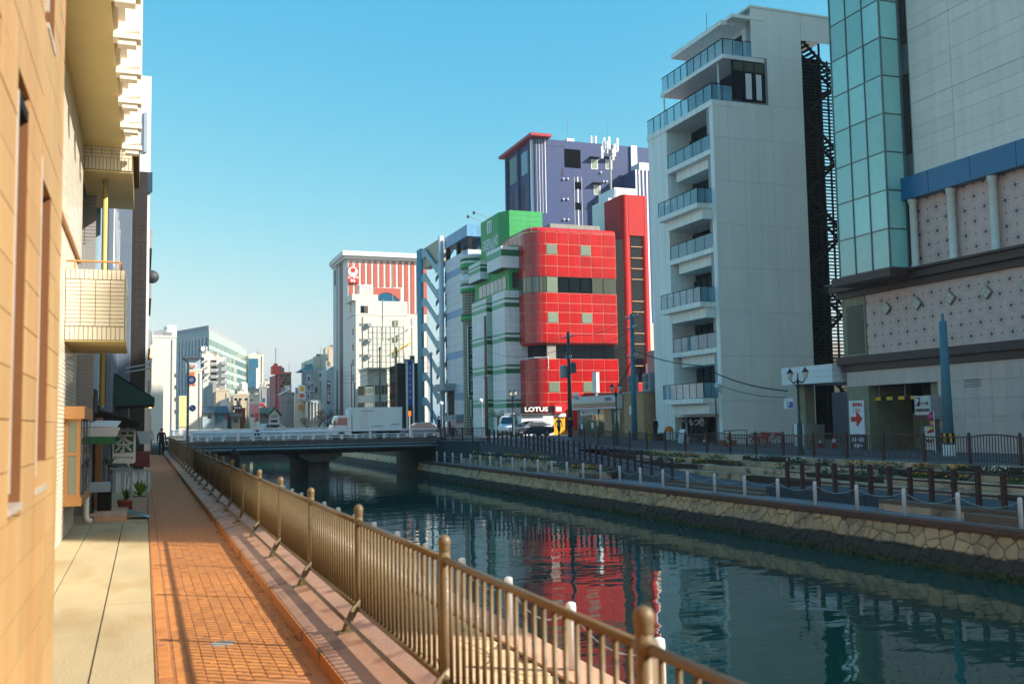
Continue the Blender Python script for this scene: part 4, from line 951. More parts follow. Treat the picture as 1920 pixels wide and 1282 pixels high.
redbody(RZ, 0, {(1, 0), (1, 3)}); redbody(RZ2, 1, {(2, 0), (2, 3)}); redbody(RZ3, 2, {(2, 0), (2, 3)})
for u0, u1 in COLS: rcell('top_panel', 'red_panel', u0, u1, RZ[0]+.03, 0, top=True, g=.02)
for u0, u1 in COLS: rcell('skirt_panel', 'red_panel', u0, u1, RZ3[4], .75)
for c, (u0, u1) in enumerate(COLS):                 # window band
    fc = c-10
    if fc < 0: rcell('band_pane', 'glass_olive', u0, u1, RZ[4], RZ2[0], .02)
    else: rcell('band_pane', ('col_cream', 'glass_dark', 'glass_dark', 'glass_dark', 'glass_olive', 'glass_olive')[min(fc, 5)] if fc else 'glass_frost', u0, u1, RZ[4], RZ2[0], .02 if fc not in (1, 2, 3) else -.10)
obj('band_core', MB().prism(foot(-.3), RZ2[0]+.01, RZ[4]-.01), 'grey_dark', rd_)
obj('gap_slab', MB().prism(foot(-.2), RZ2[5]-.15, RZ2[5]-.02), 'red_render', rd_)
for k in range(6): bx('recess_pane', rd_, 'glass_dark', RX+k*1.38, RF+.78, RZ3[0]+.02, RX+k*1.38+1.34, RF+.88, RZ2[5]-.16)
bx('recess_column', rd_, 'concrete', RX+.1, RF+.35, RZ3[0], RX+1.1, RF+.7, RZ2[5]-.15)
obj('canopy_rail', MB().tube([rpos(-ARC*.9, .1)+EZ*(RZ3[0]+.1), rpos(-ARC*.45, .1)+EZ*(RZ3[0]+.14), rpos(0, .1)+EZ*(RZ3[0]+.16), rpos(0, .1)+EZ*(RZ3[0]-1.1)], .05, 5), 'white', rd_)
obj('roof_plant', MB().box(41.5, 99.5, RZ[0]+.7, 47.5, 104, RZ[0]+1.25), 'concrete', rd_)
# red stair tower next to it
TYF = 99.0; tx0, tx1 = xY(1169, 500, TYF), xY(1217, 500, TYF); sx0, sx1 = xY(1185.5, 500, TYF), xY(1206, 500, TYF); tz = zY(1190, 366, TYF)
rt_ = thing('red_stair_tower', 'matt red stair tower with a column of dark windows', 'tower', (52, 101, .4))
def rrect(x0, x1, y0, y1, r, n=6):
    pts = []
    for cx, cy, a0 in ((x1-r, y0+r, -90), (x1-r, y1-r, 0), (x0+r, y1-r, 90), (x0+r, y0+r, 180)):
        for k in range(n+1): a = rad(a0+90*k/n); pts.append((cx+r*math.cos(a), cy+r*math.sin(a)))
    return pts
zb0, zb1 = zY(1195, 718, TYF), zY(1195, 442, TYF)
o = obj('shaft', MB().prism(rrect(tx0, sx0, TYF, TYF+5, .55), .2, tz).prism(rrect(sx1, tx1, TYF, TYF+5, .4), .2, tz).box(sx0-.3, TYF+.45, .2, sx1+.3, TYF+4.5, tz-.02), 'red_render', rt_)
bx('shaft_top', rt_, 'red_render', sx0-.3, TYF+.02, zb1, sx1+.3, TYF+.4, tz)
bx('shaft_foot', rt_, 'red_render', sx0-.3, TYF+.02, .2, sx1+.3, TYF+.4, zb0)
edges = [442, 463, 484, 504, 524, 565, 585, 625, 645, 686, 718]
for a, b in zip(edges, edges[1:]):
    z1, z0 = zY(1195, a, TYF), zY(1195, b, TYF); bx('pane', rt_, 'glass_dark', sx0-.02, TYF+.3, z0+.08, sx1+.02, TYF+.42, z1-.02); bx('sill', rt_, 'tan_brick', sx0-.02, TYF+.1, z0-.02, sx1+.02, TYF+.42, z0+.07)
bx('wing', rt_, 'red_render', tx1+.02, TYF+2, .2, tx1+1.0, TYF+8, zY(1220, 428, TYF+2)); bx('gap_wall', rt_, 'black', RX+8.32, RF+1.2, .2, tx0+.1, RF+2, RZ[0]-.2)
bx('sign_plate', rt_, 'white', tx1-.75, TYF-.25, zY(1212, 705, TYF), tx1-.5, TYF, zY(1212, 682, TYF))
wbk = thing('white_rooftop_block', 'white stair head behind the red tower top', 'building', (52, 106, 20))
x0, x1 = xY(1141, 400, 104.5), xY(1172, 400, 104.5); bx('wall', wbk, 'white', x0, 104.5, 18, x1, 109, zY(1150, 372, 104.5)); bx('wall', wbk, 'white', x0+.9, 104.6, 25, x1+1.6, 109, zY(1165, 352, 104.5)); obj('pipe', MB().tube([(x0+.9, 104.3, 24), (x0+.9, 104.3, 29), (x0+1.6, 104.3, 29)], .09, 6), 'white', wbk)
# ---------------------------------------------------------------- green and white building
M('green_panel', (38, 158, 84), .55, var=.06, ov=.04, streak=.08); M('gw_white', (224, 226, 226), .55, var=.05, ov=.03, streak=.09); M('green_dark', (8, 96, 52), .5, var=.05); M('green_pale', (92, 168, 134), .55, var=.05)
gl = thing('green_white_building', 'white building with green stripes and bright green sign tower', 'building', (41, 106, .3))
def block(x0, y0, y1, z0, z1, stripes, seams=.62, xb=46, both=True):
    """white panelled block with green stripes on its canal and south faces"""
    obj('core', MB().box(x0+.05, y0+.05, z0, xb, y1, z1), 'seam', gl)
    z = z0
    while z < z1-.02:
        h = min(seams, z1-z); 
        bx('panel', gl, 'gw_white', x0, y0+.02, z+.008, x0+.05, y1, z+h-.008); bx('panel', gl, 'gw_white', x0, y0, z+.008, x0+4, y0+.05, z+h-.008); z += h
    for a, b in stripes: bx('stripe', gl, 'green_pale', x0-.02, y0-.0, a, x0+.01, y1, b); bx('stripe', gl, 'green_dark', x0-.02, y0-.02, a, x0+4, y0+.01, b)  # same stripes: paler on the canal side, sky reflection put into the colour
def gz(y, x=930): return zX(x, y, 36.6)
strA = []
for t in (563.5, 572.5, 628, 636, 686, 694, 750, 757): strA.append((gz(t+(3.5 if (int(t) in (563, 628, 686, 750)) else 8)), gz(t)))
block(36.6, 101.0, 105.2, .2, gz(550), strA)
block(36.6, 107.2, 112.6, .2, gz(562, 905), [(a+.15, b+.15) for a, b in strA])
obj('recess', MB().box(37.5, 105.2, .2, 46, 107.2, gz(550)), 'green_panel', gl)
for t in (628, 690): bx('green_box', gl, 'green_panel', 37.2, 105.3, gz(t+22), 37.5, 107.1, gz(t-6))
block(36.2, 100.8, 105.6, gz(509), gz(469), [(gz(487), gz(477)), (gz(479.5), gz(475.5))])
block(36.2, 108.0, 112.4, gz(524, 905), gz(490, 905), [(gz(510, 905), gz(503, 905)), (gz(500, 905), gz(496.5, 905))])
obj('green_body', MB().box(37.2, 101.2, gz(552), 46, 113, gz(466)), 'green_panel', gl)
for k in range(7): bx('window', gl, 'glass_blue' if k % 3 else 'glass_frost', 37.12, 102.0+k*1.35, gz(545), 37.2, 103.2+k*1.35, gz(522))
bx('window', gl, 'glass_dark', 37.6, 101.1, gz(545), 39.2, 101.2, gz(516))
GT = zX(935, 398, 38.0); GB = gz(470)
gfoot = [(38, 113), (38, 106.6), (38.75, 105), (42.8, 105), (42.8, 113)]
obj('sign_tower_core', MB().prism([(38.05, 113), (38.05, 106.65), (38.8, 105.05), (42.8, 105.05), (42.8, 113)], GB-.5, GT-.02), 'green_dark', gl)
nz = 9
for j in range(nz):
    z0, z1 = GB-.4+(GT-GB+.4)*j/nz, GB-.4+(GT-GB+.4)*(j+1)/nz
    for (a, b) in zip(gfoot[:3], gfoot[1:4]):
        a, b = Vector(a), Vector(b); d = (b-a).normalized(); n = Vector((-d.y, d.x))*.0
        n2 = Vector((d.y, -d.x)); n2 = -n2 if n2.dot(Vector((41, 109))-a) > 0 else n2
        obj('panel', MB().prism([a, b, b+n2*-.04, a+n2*-.04], z0+.012, z1-.004), 'green_panel', gl)
text(gl, 'GREENLAND', 'white', (37.97, 109.5, zX(920, 456, 38)), RY, EZ, 5.6, 1.25, bold=.02); text(gl, 'NAKASU', 'white', (37.97, 109.4, zX(920, 470, 38)-.1), RY, EZ, 3.3, .95, bold=.02)
lg = bx('logo_plate', gl, 'white', 37.94, 108.9, zX(920, 436, 38), 38.0, 110.5, zX(920, 413, 38))
for i, (a, b) in enumerate(((.25, .7), (.9, 1.35))): bx('logo_bar', gl, 'green_pale', 37.92, 108.9+a, zX(920, 434, 38), 37.945, 108.9+b-.15, zX(920, 416, 38))
for y in (110.3, 112.6): 
    sp = obj('spotlight_arm', MB().tube([(38.5, y, GT), (36.4, y, GT+.7)], .04, 5), 'grey', gl); obj('spotlight', MB().lathe((36.3, y, GT+.45), [(.12, 0), (.2, .2), (.15, .35)], 8), 'grey_dark', sp)
# striped cylinder with lattice shaft and vertical sign
cy = thing('striped_cylinder_turret', 'round white turret with green stripes above a beige lattice shaft', 'tower', (38.2, 116.2, .3))
cc = (38.2, 116.2, 0)
def cyl(name, m, za, zb, r=1.75): obj(name, MB().lathe(cc, [(r, za), (r, zb)], 28), m, cy, True)
def cz(y): return zX(890, y, 37.0)
for a, b, m, r in ((470, 478, 'gw_white', 1.75), (478, 482, 'green_dark', 1.78), (482, 487, 'gw_white', 1.75), (487, 496, 'green_panel', 1.78), (496, 508, 'glass_frost', 1.6), (508, 526, 'gw_white', 1.75), (526, 530, 'green_dark', 1.78), (530, 535, 'gw_white', 1.75), (535, 542, 'green_panel', 1.78), (584, 588, 'green_dark', 1.78), (588, 596, 'green_panel', 1.78)): cyl('band', m, cz(b), cz(a), r)
M('lattice', (176, 168, 146), .7)
for za, zb in ((596, 840), (542, 584)):
    cyl('shaft', 'grey_dark', max(.2, cz(zb)), cz(za), 1.45)
    lt = MB()
    for k in range(20):
        a = 2*PI*k/20; lt.box(38.2+1.5*math.cos(a)-.05, 116.2+1.5*math.sin(a)-.05, max(.2, cz(zb)), 38.2+1.5*math.cos(a)+.05, 116.2+1.5*math.sin(a)+.05, cz(za))
    z = max(.2, cz(zb))
    while z < cz(za):
        lt.lathe(cc, [(1.46, z), (1.54, z), (1.54, z+.12), (1.46, z+.12)], 20); z += .34
    s = obj('lattice', lt, 'lattice', cy); s['kind'] = 'stuff'
vs_ = thing('vertical_sign', 'long dark green vertical sign with white lettering on turret', 'sign', (36.3, 115.2, cz(740)))
SY = 113.6; sxa, sxb = xY(878.5, 680, SY), xY(890, 680, SY); za, zb = zY(884, 741, SY), zY(884, 612, SY)
bx('panel', vs_, 'sign_green', sxa, SY, za, sxb, SY+.3, zb); bx('frame', vs_, 'white', sxa-.05, SY+.05, za-.06, sxb+.05, SY+.25, zb+.06)
text(vs_, 'サウナ&カプセル', 'white', ((sxa+sxb)/2, SY-.01, zb-(zb-za)*.22), EX, EZ, (sxb-sxa)*.5, (zb-za)*.38, True, .015); text(vs_, 'グリーンランド', 'white', ((sxa+sxb)/2, SY-.01, zb-(zb-za)*.71), EX, EZ, (sxb-sxa)*.66, (zb-za)*.50, True, .03)
v2 = thing('small_vertical_sign', 'short green vertical sign below the long one on turret', 'sign', (36.3, 115.2, cz(780))); za, zb = zY(884, 783, SY), zY(884, 746, SY); bx('panel', v2, 'green', sxa, SY, za, sxb, SY+.3, zb)
for k in range(7): bx('mark', v2, 'white', sxa+.1, SY-.01, za+.15+k*.3, sxa+.32, SY, za+.36+k*.3)
for t in (625, 655, 690, 710, 748, 775): bx('bracket', vs_ if t < 740 else v2, 'white', sxb+.0, SY+.1, zY(884, t, SY), sxb+.8, SY+.2, zY(884, t, SY)+.3)
# ---------------------------------------------------------------- blue-white tiled building
M('tile_white', (196, 204, 210), .45, var=.06, scale=1, ov=.04, streak=.06); M('tile_blue', (96, 150, 190), .45, var=.22, scale=1.6, ov=.05, stretch=(1, 1, .35))
tbd = thing('tiled_building', 'pale tiled building with blue tile stripes and open top storey', 'building', (40, 123, .2))
TY0, TY1 = 118.3, 128.4; tzt = zX(850, 482, XB)
obj('core', MB().box(XB+.06, TY0, .1, 48, TY1, tzt), 'seam', tbd)
z = .2; j = 0
while z < tzt-.05:
    h = min(.9, tzt-z)
    for k, (a, b) in enumerate(((TY0, 120.2), (120.2, 124.2), (124.2, TY1))): bx('tile_panel', tbd, 'tile_blue' if (k == 0 or j % 6 == 5) else 'tile_white', XB+random.uniform(-.003, .003), a+.01, z+.01, XB+.06, b-.01, z+h-.01)
    bx('tile_panel', tbd, 'tile_white', XB+.02, TY0-.05, z+.01, XB+5, TY0, z+h-.01); z += h; j += 1
for y in (118.6, 123.2, 128.0): bx('top_column', tbd, 'black', XB+.1, y-.25, tzt, XB+.6, y+.25, zX(850, 458, XB))
bx('top_glass', tbd, 'glass_blue', XB+2, TY0, tzt, XB+2.2, TY1, zX(850, 455, XB)); bx('top_block', tbd, 'tile_blue', XB-.05, TY0, zX(850, 458, XB), 48, TY1, zX(850, 437, XB)); bx('roof_plant', tbd, 'grey', XB+1.5, TY0+.5, zX(850, 437, XB), XB+4, TY0+4, zX(890, 425, XB))
bx('entrance', tbd, 'black', XB-.02, 124.8, .2, XB+.05, 127.6, zX(830, 735, XB)); bx('entrance_canopy', tbd, 'grey', XB-1.6, 124.2, zX(830, 735, XB), XB, 128.6, zX(830, 722, XB)); bx('side_canopy', tbd, 'grey', XB-1.2, 120.5, zX(850, 790, XB), XB, 125.5, zX(850, 778, XB))
for k in range(6): bx('side_window', tbd, 'glass_dark', XB-.03, 127.9, 6+k*2.9, XB+.03, 128.4, 7.6+k*2.9)
# teal steel stair tower
M('teal_steel', (104, 156, 172), .45, var=.08, metal=.15)
ts = thing('teal_stair_tower', 'teal painted steel stair tower with zigzag flights', 'stair', (38, 135, .2))
ya, yb = 129.0, 140.5; tt = zX(800, 460, 37.6)
for y in (140.5, 139.2): obj('column', MB().tube([(37.6, y, .1), (37.6, y, tt)], .32, 10), 'teal_steel', ts, True)
obj('column', MB().tube([(37.6, 128.9, .1), (37.6, 128.9, tt)], .35, 10), 'tile_white', ts, True)
fe = [480, 560, 600, 640, 680, 720, 760, 800]
ztop = tt-.8; fh = 3.55; i = 0
while ztop > 2:
    z1, z0 = ztop, ztop-fh
    obj('flight', MB().ext([(37.5, 139.2, z1-.75), (37.5, 136.6, z1-.75), (37.5, 130.9, z0-.4), (37.5, 129.2, z0-.4), (37.5, 129.2, z0+.85), (37.5, 131.3, z0+.85), (37.5, 137.0, z1+.45), (37.5, 139.2, z1+.45)], (.12, 0, 0)), 'teal_steel', ts)
    obj('flight', MB().ext([(39.6, 129.4, z1-.1), (39.6, 138.8, z0+.1), (39.6, 138.8, z0-.5), (39.6, 129.4, z1-.7)], (.12, 0, 0)), 'grey_dark', ts)
    for q in range(2): obj('guard_rail', MB().tube([(39.5, 129.4, z1+.5+q*.5), (39.5, 138.8, z0+.7+q*.5)], .03, 4), 'grey', ts)
    ztop -= fh; i += 1
bx('top_panel', ts, 'lattice', 37.9, 131, tt-3, 39, 139.0, tt)
# ---------------------------------------------------------------- blue-violet building behind
M('violet_wall', (38, 60, 108), .65, var=.07, scale=.3, streak=.10); M('violet_dark', (34, 42, 84), .65, var=.05)
vb = thing('violet_building', 'blue-violet tower block with white stripes and crimson roof edge', 'building', (55, 130, 0))
VY = 125.0; vx0 = xY(1003, 300, VY); vzt = zY(1003, 259, VY); vx1 = xY(1250, 300, VY); vyb = yX(948, 330, vx0)
obj('wall', MB().box(vx0, VY, 15, vx1, vyb, vzt), 'violet_wall', vb)
def vrect(name, m, p0, q0, p1, q1, out=.05, deep=.1):
    a, b = sY(p0, q0, VY), sY(p1, q1, VY); return bx(name, vb, m, a.x, VY-out, min(a.z, b.z), b.x, VY+deep, max(a.z, b.z))
for k, (a, b) in enumerate(((1005, 1008), (1010, 1013.5), (1016, 1018), (1021, 1025))): vrect('white_stripe', 'white', a, 261, b, 400, .06-k*.004)
for a, b in ((1076.5, 1078), (1082, 1086), (1090.5, 1092)): vrect('white_stripe', 'white', a, 332, b, 424, .05)
vrect('opening', 'dark_void', 1058, 279, 1089, 316, .03); vrect('opening', 'navy', 1052.5, 316, 1058, 330, .03)  # flat panels on the wall, black for the shade inside the openings
for yq in (341, 380): vrect('opening', 'dark_void', 1078.6, yq, 1089.4, yq+14, .06)
for p, q in ((1108, 299), (1135, 299), (1113, 347), (1114, 385)):
    vrect('window_frame', 'white', p, q, p+13, q+19, .04); vrect('window', 'glass_frost', p+1.5, q+1.5, p+11.5, q+17.5, .06); vrect('canopy', 'violet_dark', p-5, q-3.5, p+15, q-1.5, .8)
for p, q in ((1056, 336), (1064, 336), (1056, 374), (1064, 374), (1057, 412), (1065, 412), (1131, 341), (1137, 341), (1126, 324), (1130, 390)): a = sY(p, q, VY); obj('vent_cap', MB().ball((a.x, VY-.12, a.z), .16, 6), 'white', vb)
vrect('shadow_strip', 'violet_dark', 1005, 272, 1058, 275, .02)  # darker strip on the flat wall, a shadow line painted in
vrect('roof_house', 'white', 1071, 254, 1085, 267, -1.5, 4); 
# stepped rear wing with white stripes
VY2 = 121.0; a, b = xY(1190, 320, VY2), xY(1250, 320, VY2); z2 = zY(1190, 318, VY2)
obj('wing', MB().box(a, VY2, 10, b, VY, z2), 'violet_wall', vb); 
for k, p in enumerate((1191, 1197, 1204, 1211, 1218)): q = xY(p, 320, VY2); bx('white_stripe', vb, 'white', q, VY2-.05, 10, q+.22, VY2+.05, z2)
bx('roof_house', vb, 'white', xY(1202, 310, VY2), VY2+.5, z2, b, VY2+3, zY(1202, 303, VY2)); bx('chimney', vb, 'white', xY(1182, 300, VY), VY-.3, zY(1182, 320, VY), xY(1193, 300, VY), VY, zY(1182, 274, VY))
# canal side of the violet building: piers, deep windows, crimson eave
for k, (p, m) in enumerate(((1000, 'white'), (995, 'violet_wall'), (974, 'violet_wall'), (952, 'violet_wall'))):
    y = yX(p, 330, vx0); bx('pier', vb, m, vx0-.35, y-.25, 15, vx0, y+.25, vzt-.1)
for p0, p1, q0, q1, m in ((976, 992, 285, 328, 'glass_blue'), (954, 972, 296, 345, 'glass_dark'), (976, 981, 350, 400, 'navy'), (986, 993, 340, 400, 'navy'), (955, 961, 365, 400, 'navy'), (966, 971, 357, 400, 'navy')):
    bx('window', vb, m, vx0-.06, yX(p1, 330, vx0), zX((p0+p1)/2, q1, vx0), vx0+.1, yX(p0, 330, vx0), zX((p0+p1)/2, q0, vx0))
bx('crimson_eave', vb, 'crimson', vx0-.9, VY-.9, vzt+.1, vx0+2.2, vyb+.5, vzt+.5)
# antenna mast with panels in front of the violet building
am = thing('antenna_mast', 'mobile phone mast with white panel antennas behind the red building', 'mast', (0, 0, 0)); AY = 112.0; ax = xY(1146, 380, AY); am.location = (ax, AY, 22); ORG[am.name] = Matrix.Translation(-am.location)
obj('mast', MB().tube([(ax, AY, 20), (ax, AY, zY(1146, 270, AY))], .14, 8), 'grey', am)
for i in range(9):
    a = 2*PI*i/9; c = Vector((ax+1.0*math.cos(a), AY+1.0*math.sin(a), zY(1146, 283, AY)-(.9 if i % 3 == 1 else 0)))
    pn = obj('panel_antenna', MB().box(c.x-.13, c.y-.08, c.z-.1, c.x+.13, c.y+.08, c.z+1.5), 'white', am); obj('arm', MB().tube([(ax, AY, c.z+.3), (c.x, c.y, c.z+.3)], .035, 4), 'grey', pn)
a2 = thing('roof_antenna', 'pair of white panel antennas on the violet building roof', 'antenna', (vx0, VY, vzt)); c = sY(1113, 268, VY+2)
obj('mast', MB().tube([(c.x, VY+2, vzt), (c.x, VY+2, c.z+.9)], .06, 5), 'grey', a2)
for s in (-.35, .35): bx('panel_antenna', a2, 'white', c.x+s-.1, VY+1.9, c.z-.2, c.x+s+.1, VY+2.1, c.z+1.0)
for p in (1065, 1140): c = sY(p, 255, VY+3); tag(obj('lightning_rod', MB().tube([(c.x, VY+3, vzt-.1), (c.x, VY+3, vzt+4.2)], .035, 4), 'grey'), {1065: 'thin lightning rod left on the violet building roof', 1140: 'thin lightning rod above the phone mast on the violet roof'}[p], 'rod', 'lightning rods')
# ================================================================ bridge
br = thing('road_bridge', 'grey road bridge with pipe railing crossing the canal', 'bridge', (12, 81, -2))
BY0, BY1, BXL, BXR = 75.0, 88.0, 3.2, 21.9
obj('deck', MB().box(BXL-2, BY0, .02, BXR+1, BY1, .43), 'girder', br)
bx('road_surface', br, 'street', BXL-3, BY0+1.9, .43, BXR+6, BY1-1.9, .47); 
for y0 in (BY0+.1, BY1-1.8): bx('sidewalk', br, 'concrete', BXL-2, y0, .432, BXR+1, y0+1.7, .60)
bx('fascia', br, 'concrete_dark', BXL-1.2, BY0-.14, .22, BXR+.2, BY0, .70); bx('lower_fascia', br, 'girder', BXL-1.2, BY0-.05, -.12, BXR+.2, BY0-.001, .22); bx('far_fascia', br, 'concrete_dark', BXL-1.2, BY1, .0, BXR+.2, BY1+.14, .70)
obj('pipe', MB().tube([(BXL-1, BY0-.28, .08), (BXR-.3, BY0-.28, .08)], .10, 8), 'bridge_pipe', br, True); obj('pipe', MB().tube([(BXL-1, BY0-.22, .3), (BXR-.3, BY0-.22, .3)], .05, 8), 'bridge_pipe', br, True)
for g in range(5): bx('girder', br, 'girder', BXL-1, BY0+1+g*2.7, -.35, BXR, BY0+1.5+g*2.7, .02)
obj('pier', MB().box(11.7, 76.5, -4, 13.3, 86.5, -.75).ext([(10.9, 75.6, -.36), (14.1, 75.6, -.36), (14.1, 75.6, -.55), (13.3, 75.6, -.95), (11.7, 75.6, -.95), (10.9, 75.6, -.55)], (0, 11.8, 0)), 'concrete_dark', br)
bx('abutment', br, 'concrete_dark', 21.3, 75.1, -4, 24, 88, .02); bx('abutment', br, 'concrete_dark', 1.2, 75.1, -4, 4.9, 88, .02)
for (Y, nm) in ((BY0-.02, 'near'), (BY1+.02, 'far')):
    n = 17
    for i in range(n+1):
        x = BXL+(BXR-.4-BXL)*i/n; tall = i % 3 == 0
        bx('rail_post', br, 'bridge_rail', x-.09, Y-.05, .70, x+.09, Y+.05, 1.30 if tall else 1.02)
    for z, r in ((1.30, .06), (1.02, .05), (.84, .035)): obj('rail', MB().tube([(BXL, Y, z), (BXR-.4, Y, z)], r, 8), 'bridge_rail', br, True)
# second bridge and its road
b2_ = thing('second_bridge', 'farther grey bridge with low railing behind the first', 'bridge', (12, 139, -1))
obj('deck', MB().box(0, 136, -.4, 29, 147, .5), 'girder', b2_); bx('fascia', b2_, 'concrete_dark', 3.0, 135.85, .05, 29, 136, .75); bx('road_surface', b2_, 'street', 0, 136.01, .5, 29, 147, .55)
for i in range(28): bx('rail_post', b2_, 'bridge_rail', 3.6+i*.9, 135.9, .75, 3.7+i*.9, 136, 1.45)
for z in (1.45, 1.1, .85): bx('rail', b2_, 'bridge_rail', 3.4, 135.88, z-.04, 29, 135.96, z+.04)
bx('far_rail', b2_, 'bridge_rail', 3.4, 146.8, .55, 29, 146.9, 1.4)
# ================================================================ background city
def fb(name, label, pL, pC, pR, yt, Y, ms, mf, cat='building', z0=.1, yb=None, grp=None):
    """block whose south face runs from pC to pR at distance Y and whose canal side recedes from pC to pL"""
    a = sY(pC, yt, Y); x1 = xY(pR, yt, Y); y1 = min(yX(pL, yt, a.x), Y+60) if pL < pC-.5 else Y+14
    t = thing(name, label, cat, ((a.x+x1)/2, Y, z0), grp)
    obj('wall', MB().box(a.x, Y, z0, x1, y1, a.z), mf, t)
    t['_x0'] = a.x; t['_x1'] = x1; t['_y1'] = y1; t['_zt'] = a.z; t['_Y'] = Y
    wd = x1-a.x
    if cat == 'building' and wd > 1.2:
        rn = random.Random(int(pC*7+yt))
        bx('parapet', t, mf, a.x-.06, Y-.06, a.z-.02, x1+.06, Y+.25, a.z+.28)
        for _ in range(rn.randint(1, 3)):
            ux = rn.uniform(a.x+.2, max(a.x+.3, x1-1.4)); s_ = rn.uniform(.5, min(2.2, wd*.4)); bx('roof_unit', t, rn.choice(('grey', 'white_lit', 'grey_dark', 'concrete')), ux, Y+.8, a.z, ux+s_, Y+.8+s_, a.z+rn.uniform(.5, 1.5))
        mx = rn.uniform(a.x+.2, x1-.2); obj('roof_mast', MB().tube([(mx, Y+.6, a.z), (mx, Y+.6, a.z+rn.uniform(1.2, 3.0))], .035, 4), 'grey', t)
        if rn.random() < .6: px_ = rn.uniform(a.x+.15, x1-.15); bx('drainpipe', t, 'grey', px_, Y-.12, .2, px_+.10, Y-.02, a.z-.3)
    return t
def fr(t, name, m, p0, q0, p1, q1, out=.06, deep=.05):
    Y = t['_Y']; a, b = sY(p0, q0, Y), sY(p1, q1, Y); return bx(name, t, m, a.x, Y-out, min(a.z, b.z), b.x, Y+deep, max(a.z, b.z))
def sd(t, name, m, p0, q0, p1, q1, out=.06):
    X = t['_x0']; a, b = sX(p0, q0, X), sX(p1, q1, X); return bx(name, t, m, X-out, min(a.y, b.y), min(a.z, b.z), X+.05, max(a.y, b.y), max(a.z, b.z))
def grid(t, m, ps, qs, gw, gh, name='window', frame=None):
    for p in ps:
        for q in qs: fr(t, name, m, p, q, p+gw, q+gh)
M('yellow_pale', (228, 204, 140), .7); M('mall_white', (216, 214, 206), .6, var=.03); M('mall_shade', (206, 206, 206), .6, var=.03); M('arch_red', (176, 86, 72), .65, var=.05, ov=.03); M('cream_wall', (214, 206, 188), .65, var=.04, streak=.06); M('beige_wall', (186, 172, 150), .65, var=.05, streak=.06); M('grey_wall', (150, 148, 148), .65, var=.05, streak=.08)
M('house_white', (222, 218, 210), .65, var=.05); M('house_blue', (150, 170, 182), .65, var=.08); M('roof_green', (74, 92, 70), .7, var=.1); M('roof_blue', (30, 60, 78), .6, var=.12); M('roof_grey', (110, 104, 98), .75, var=.1); M('roof_teal', (38, 136, 148), .5, var=.06); M('brick_red', (150, 66, 44), .75, var=.1); M('rose', (176, 60, 82), .6, var=.05); M('coral', (222, 74, 64), .6, var=.05)
# arcade mall with pointed red panels
ml = fb('arcade_mall', 'tall white block with pointed red panels and round logo', 628, 652, 800, 480, 190, 'mall_white', 'mall_white')
Ym = 190.0
c = sY(652, 480, Ym); bx('cornice', ml, 'mall_white', c.x-1.2, Ym-1.2, c.z-.05, ml['_x1'], ml['_y1'], c.z+.85); bx('cornice_under', ml, 'mall_shade', c.x-.8, Ym-.8, c.z-.5, ml['_x1'], ml['_y1'], c.z-.06)
for k in range(13):
    p = 654.6+k*11.55; a, b = xY(p, 560, Ym), xY(p+7.3, 560, Ym); zt = zY(p+4, 488, Ym); zs = zY(p+4, 499, Ym); zb = zY(p+4, 538 if 4 <= k <= 8 else 700, Ym)
    m_ = (a+b)/2; po = [(a, zb), (b, zb), (b, zs), (b-.10*(b-a), zs+(zt-zs)*.45), (m_, zt), (a+.10*(b-a), zs+(zt-zs)*.45), (a, zs)]
    obj('pointed_panel', MB().ext([(x, Ym-.10, z) for x, z in po], (0, .08, 0)), 'arch_red', ml)
a, b = xY(697, 550, Ym), xY(751, 550, Ym); zt, zm, zb = zY(720, 540, Ym), zY(720, 552, Ym), zY(720, 562, Ym)
po = [(a, zt), (b, zt), (b, zb)]+[(a+(b-a)*(.96-.92*i/10), zb+(zt-zb)*.62*math.sin(PI*i/10)) for i in range(11)]+[(a, zb)]
obj('arch_band', MB().ext([(x, Ym-.14, z) for x, z in po][::-1], (0, .08, 0)), 'arch_red', ml); fr(ml, 'arch_opening', 'glass_blue', 700, 546, 750, 640, .05)
sd(ml, 'studded_panel', 'maroon', 637, 490, 643.5, 800); sd(ml, 'side_pilaster', 'mall_shade', 629, 485, 635, 800, .5); sd(ml, 'side_sign', 'navy', 631.5, 508, 634, 535, .6)
lo = thing('round_logo_sign', 'red square sign with white ring logo and number 93', 'sign', (c.x+1, Ym, 20)); a, b = sY(651, 503, Ym), sY(670.5, 531, Ym); bx('panel', lo, 'red', a.x, Ym-.5, b.z, b.x, Ym-.15, a.z)
q = sY(660.7, 510, Ym); 
for (r, dz, m, o_) in ((.95, 0, 'white', .52), (.72, .1, 'grey', .54), (.64, .16, 'white', .56), (.5, .24, 'grey', .58), (.44, .3, 'red', .60)): obj('ring', MB().disc((q.x, Ym-o_, q.z+dz), (0, 1, 0), r, .04, 24), m, lo)
text(lo, '三経建物', 'white', (q.x, Ym-.52, zY(660, 520.5, Ym)), EX, EZ, 2.1, .52, bold=.03); text(lo, '93', 'white', (q.x, Ym-.52, zY(660, 527, Ym)), EX, EZ, .95, .62, bold=.03)
vg = thing('maroon_vertical_sign', 'maroon vertical sign with white characters left of the mall', 'sign', (30, 150, 3)); Yv = 150.0; a, b = sY(613, 714, Yv), sY(619, 757, Yv); bx('panel', vg, 'maroon', a.x, Yv, b.z, b.x, Yv+.2, a.z); text(vg, '三経建物', 'white', ((a.x+b.x)/2, Yv-.01, b.z+(a.z-b.z)*.42), EX, EZ, .36, (a.z-b.z)*.62, True, .02); obj('ring', MB().disc(((a.x+b.x)/2, Yv-.02, a.z-.35), (0, 1, 0), .18, .04, 16), 'white', vg)
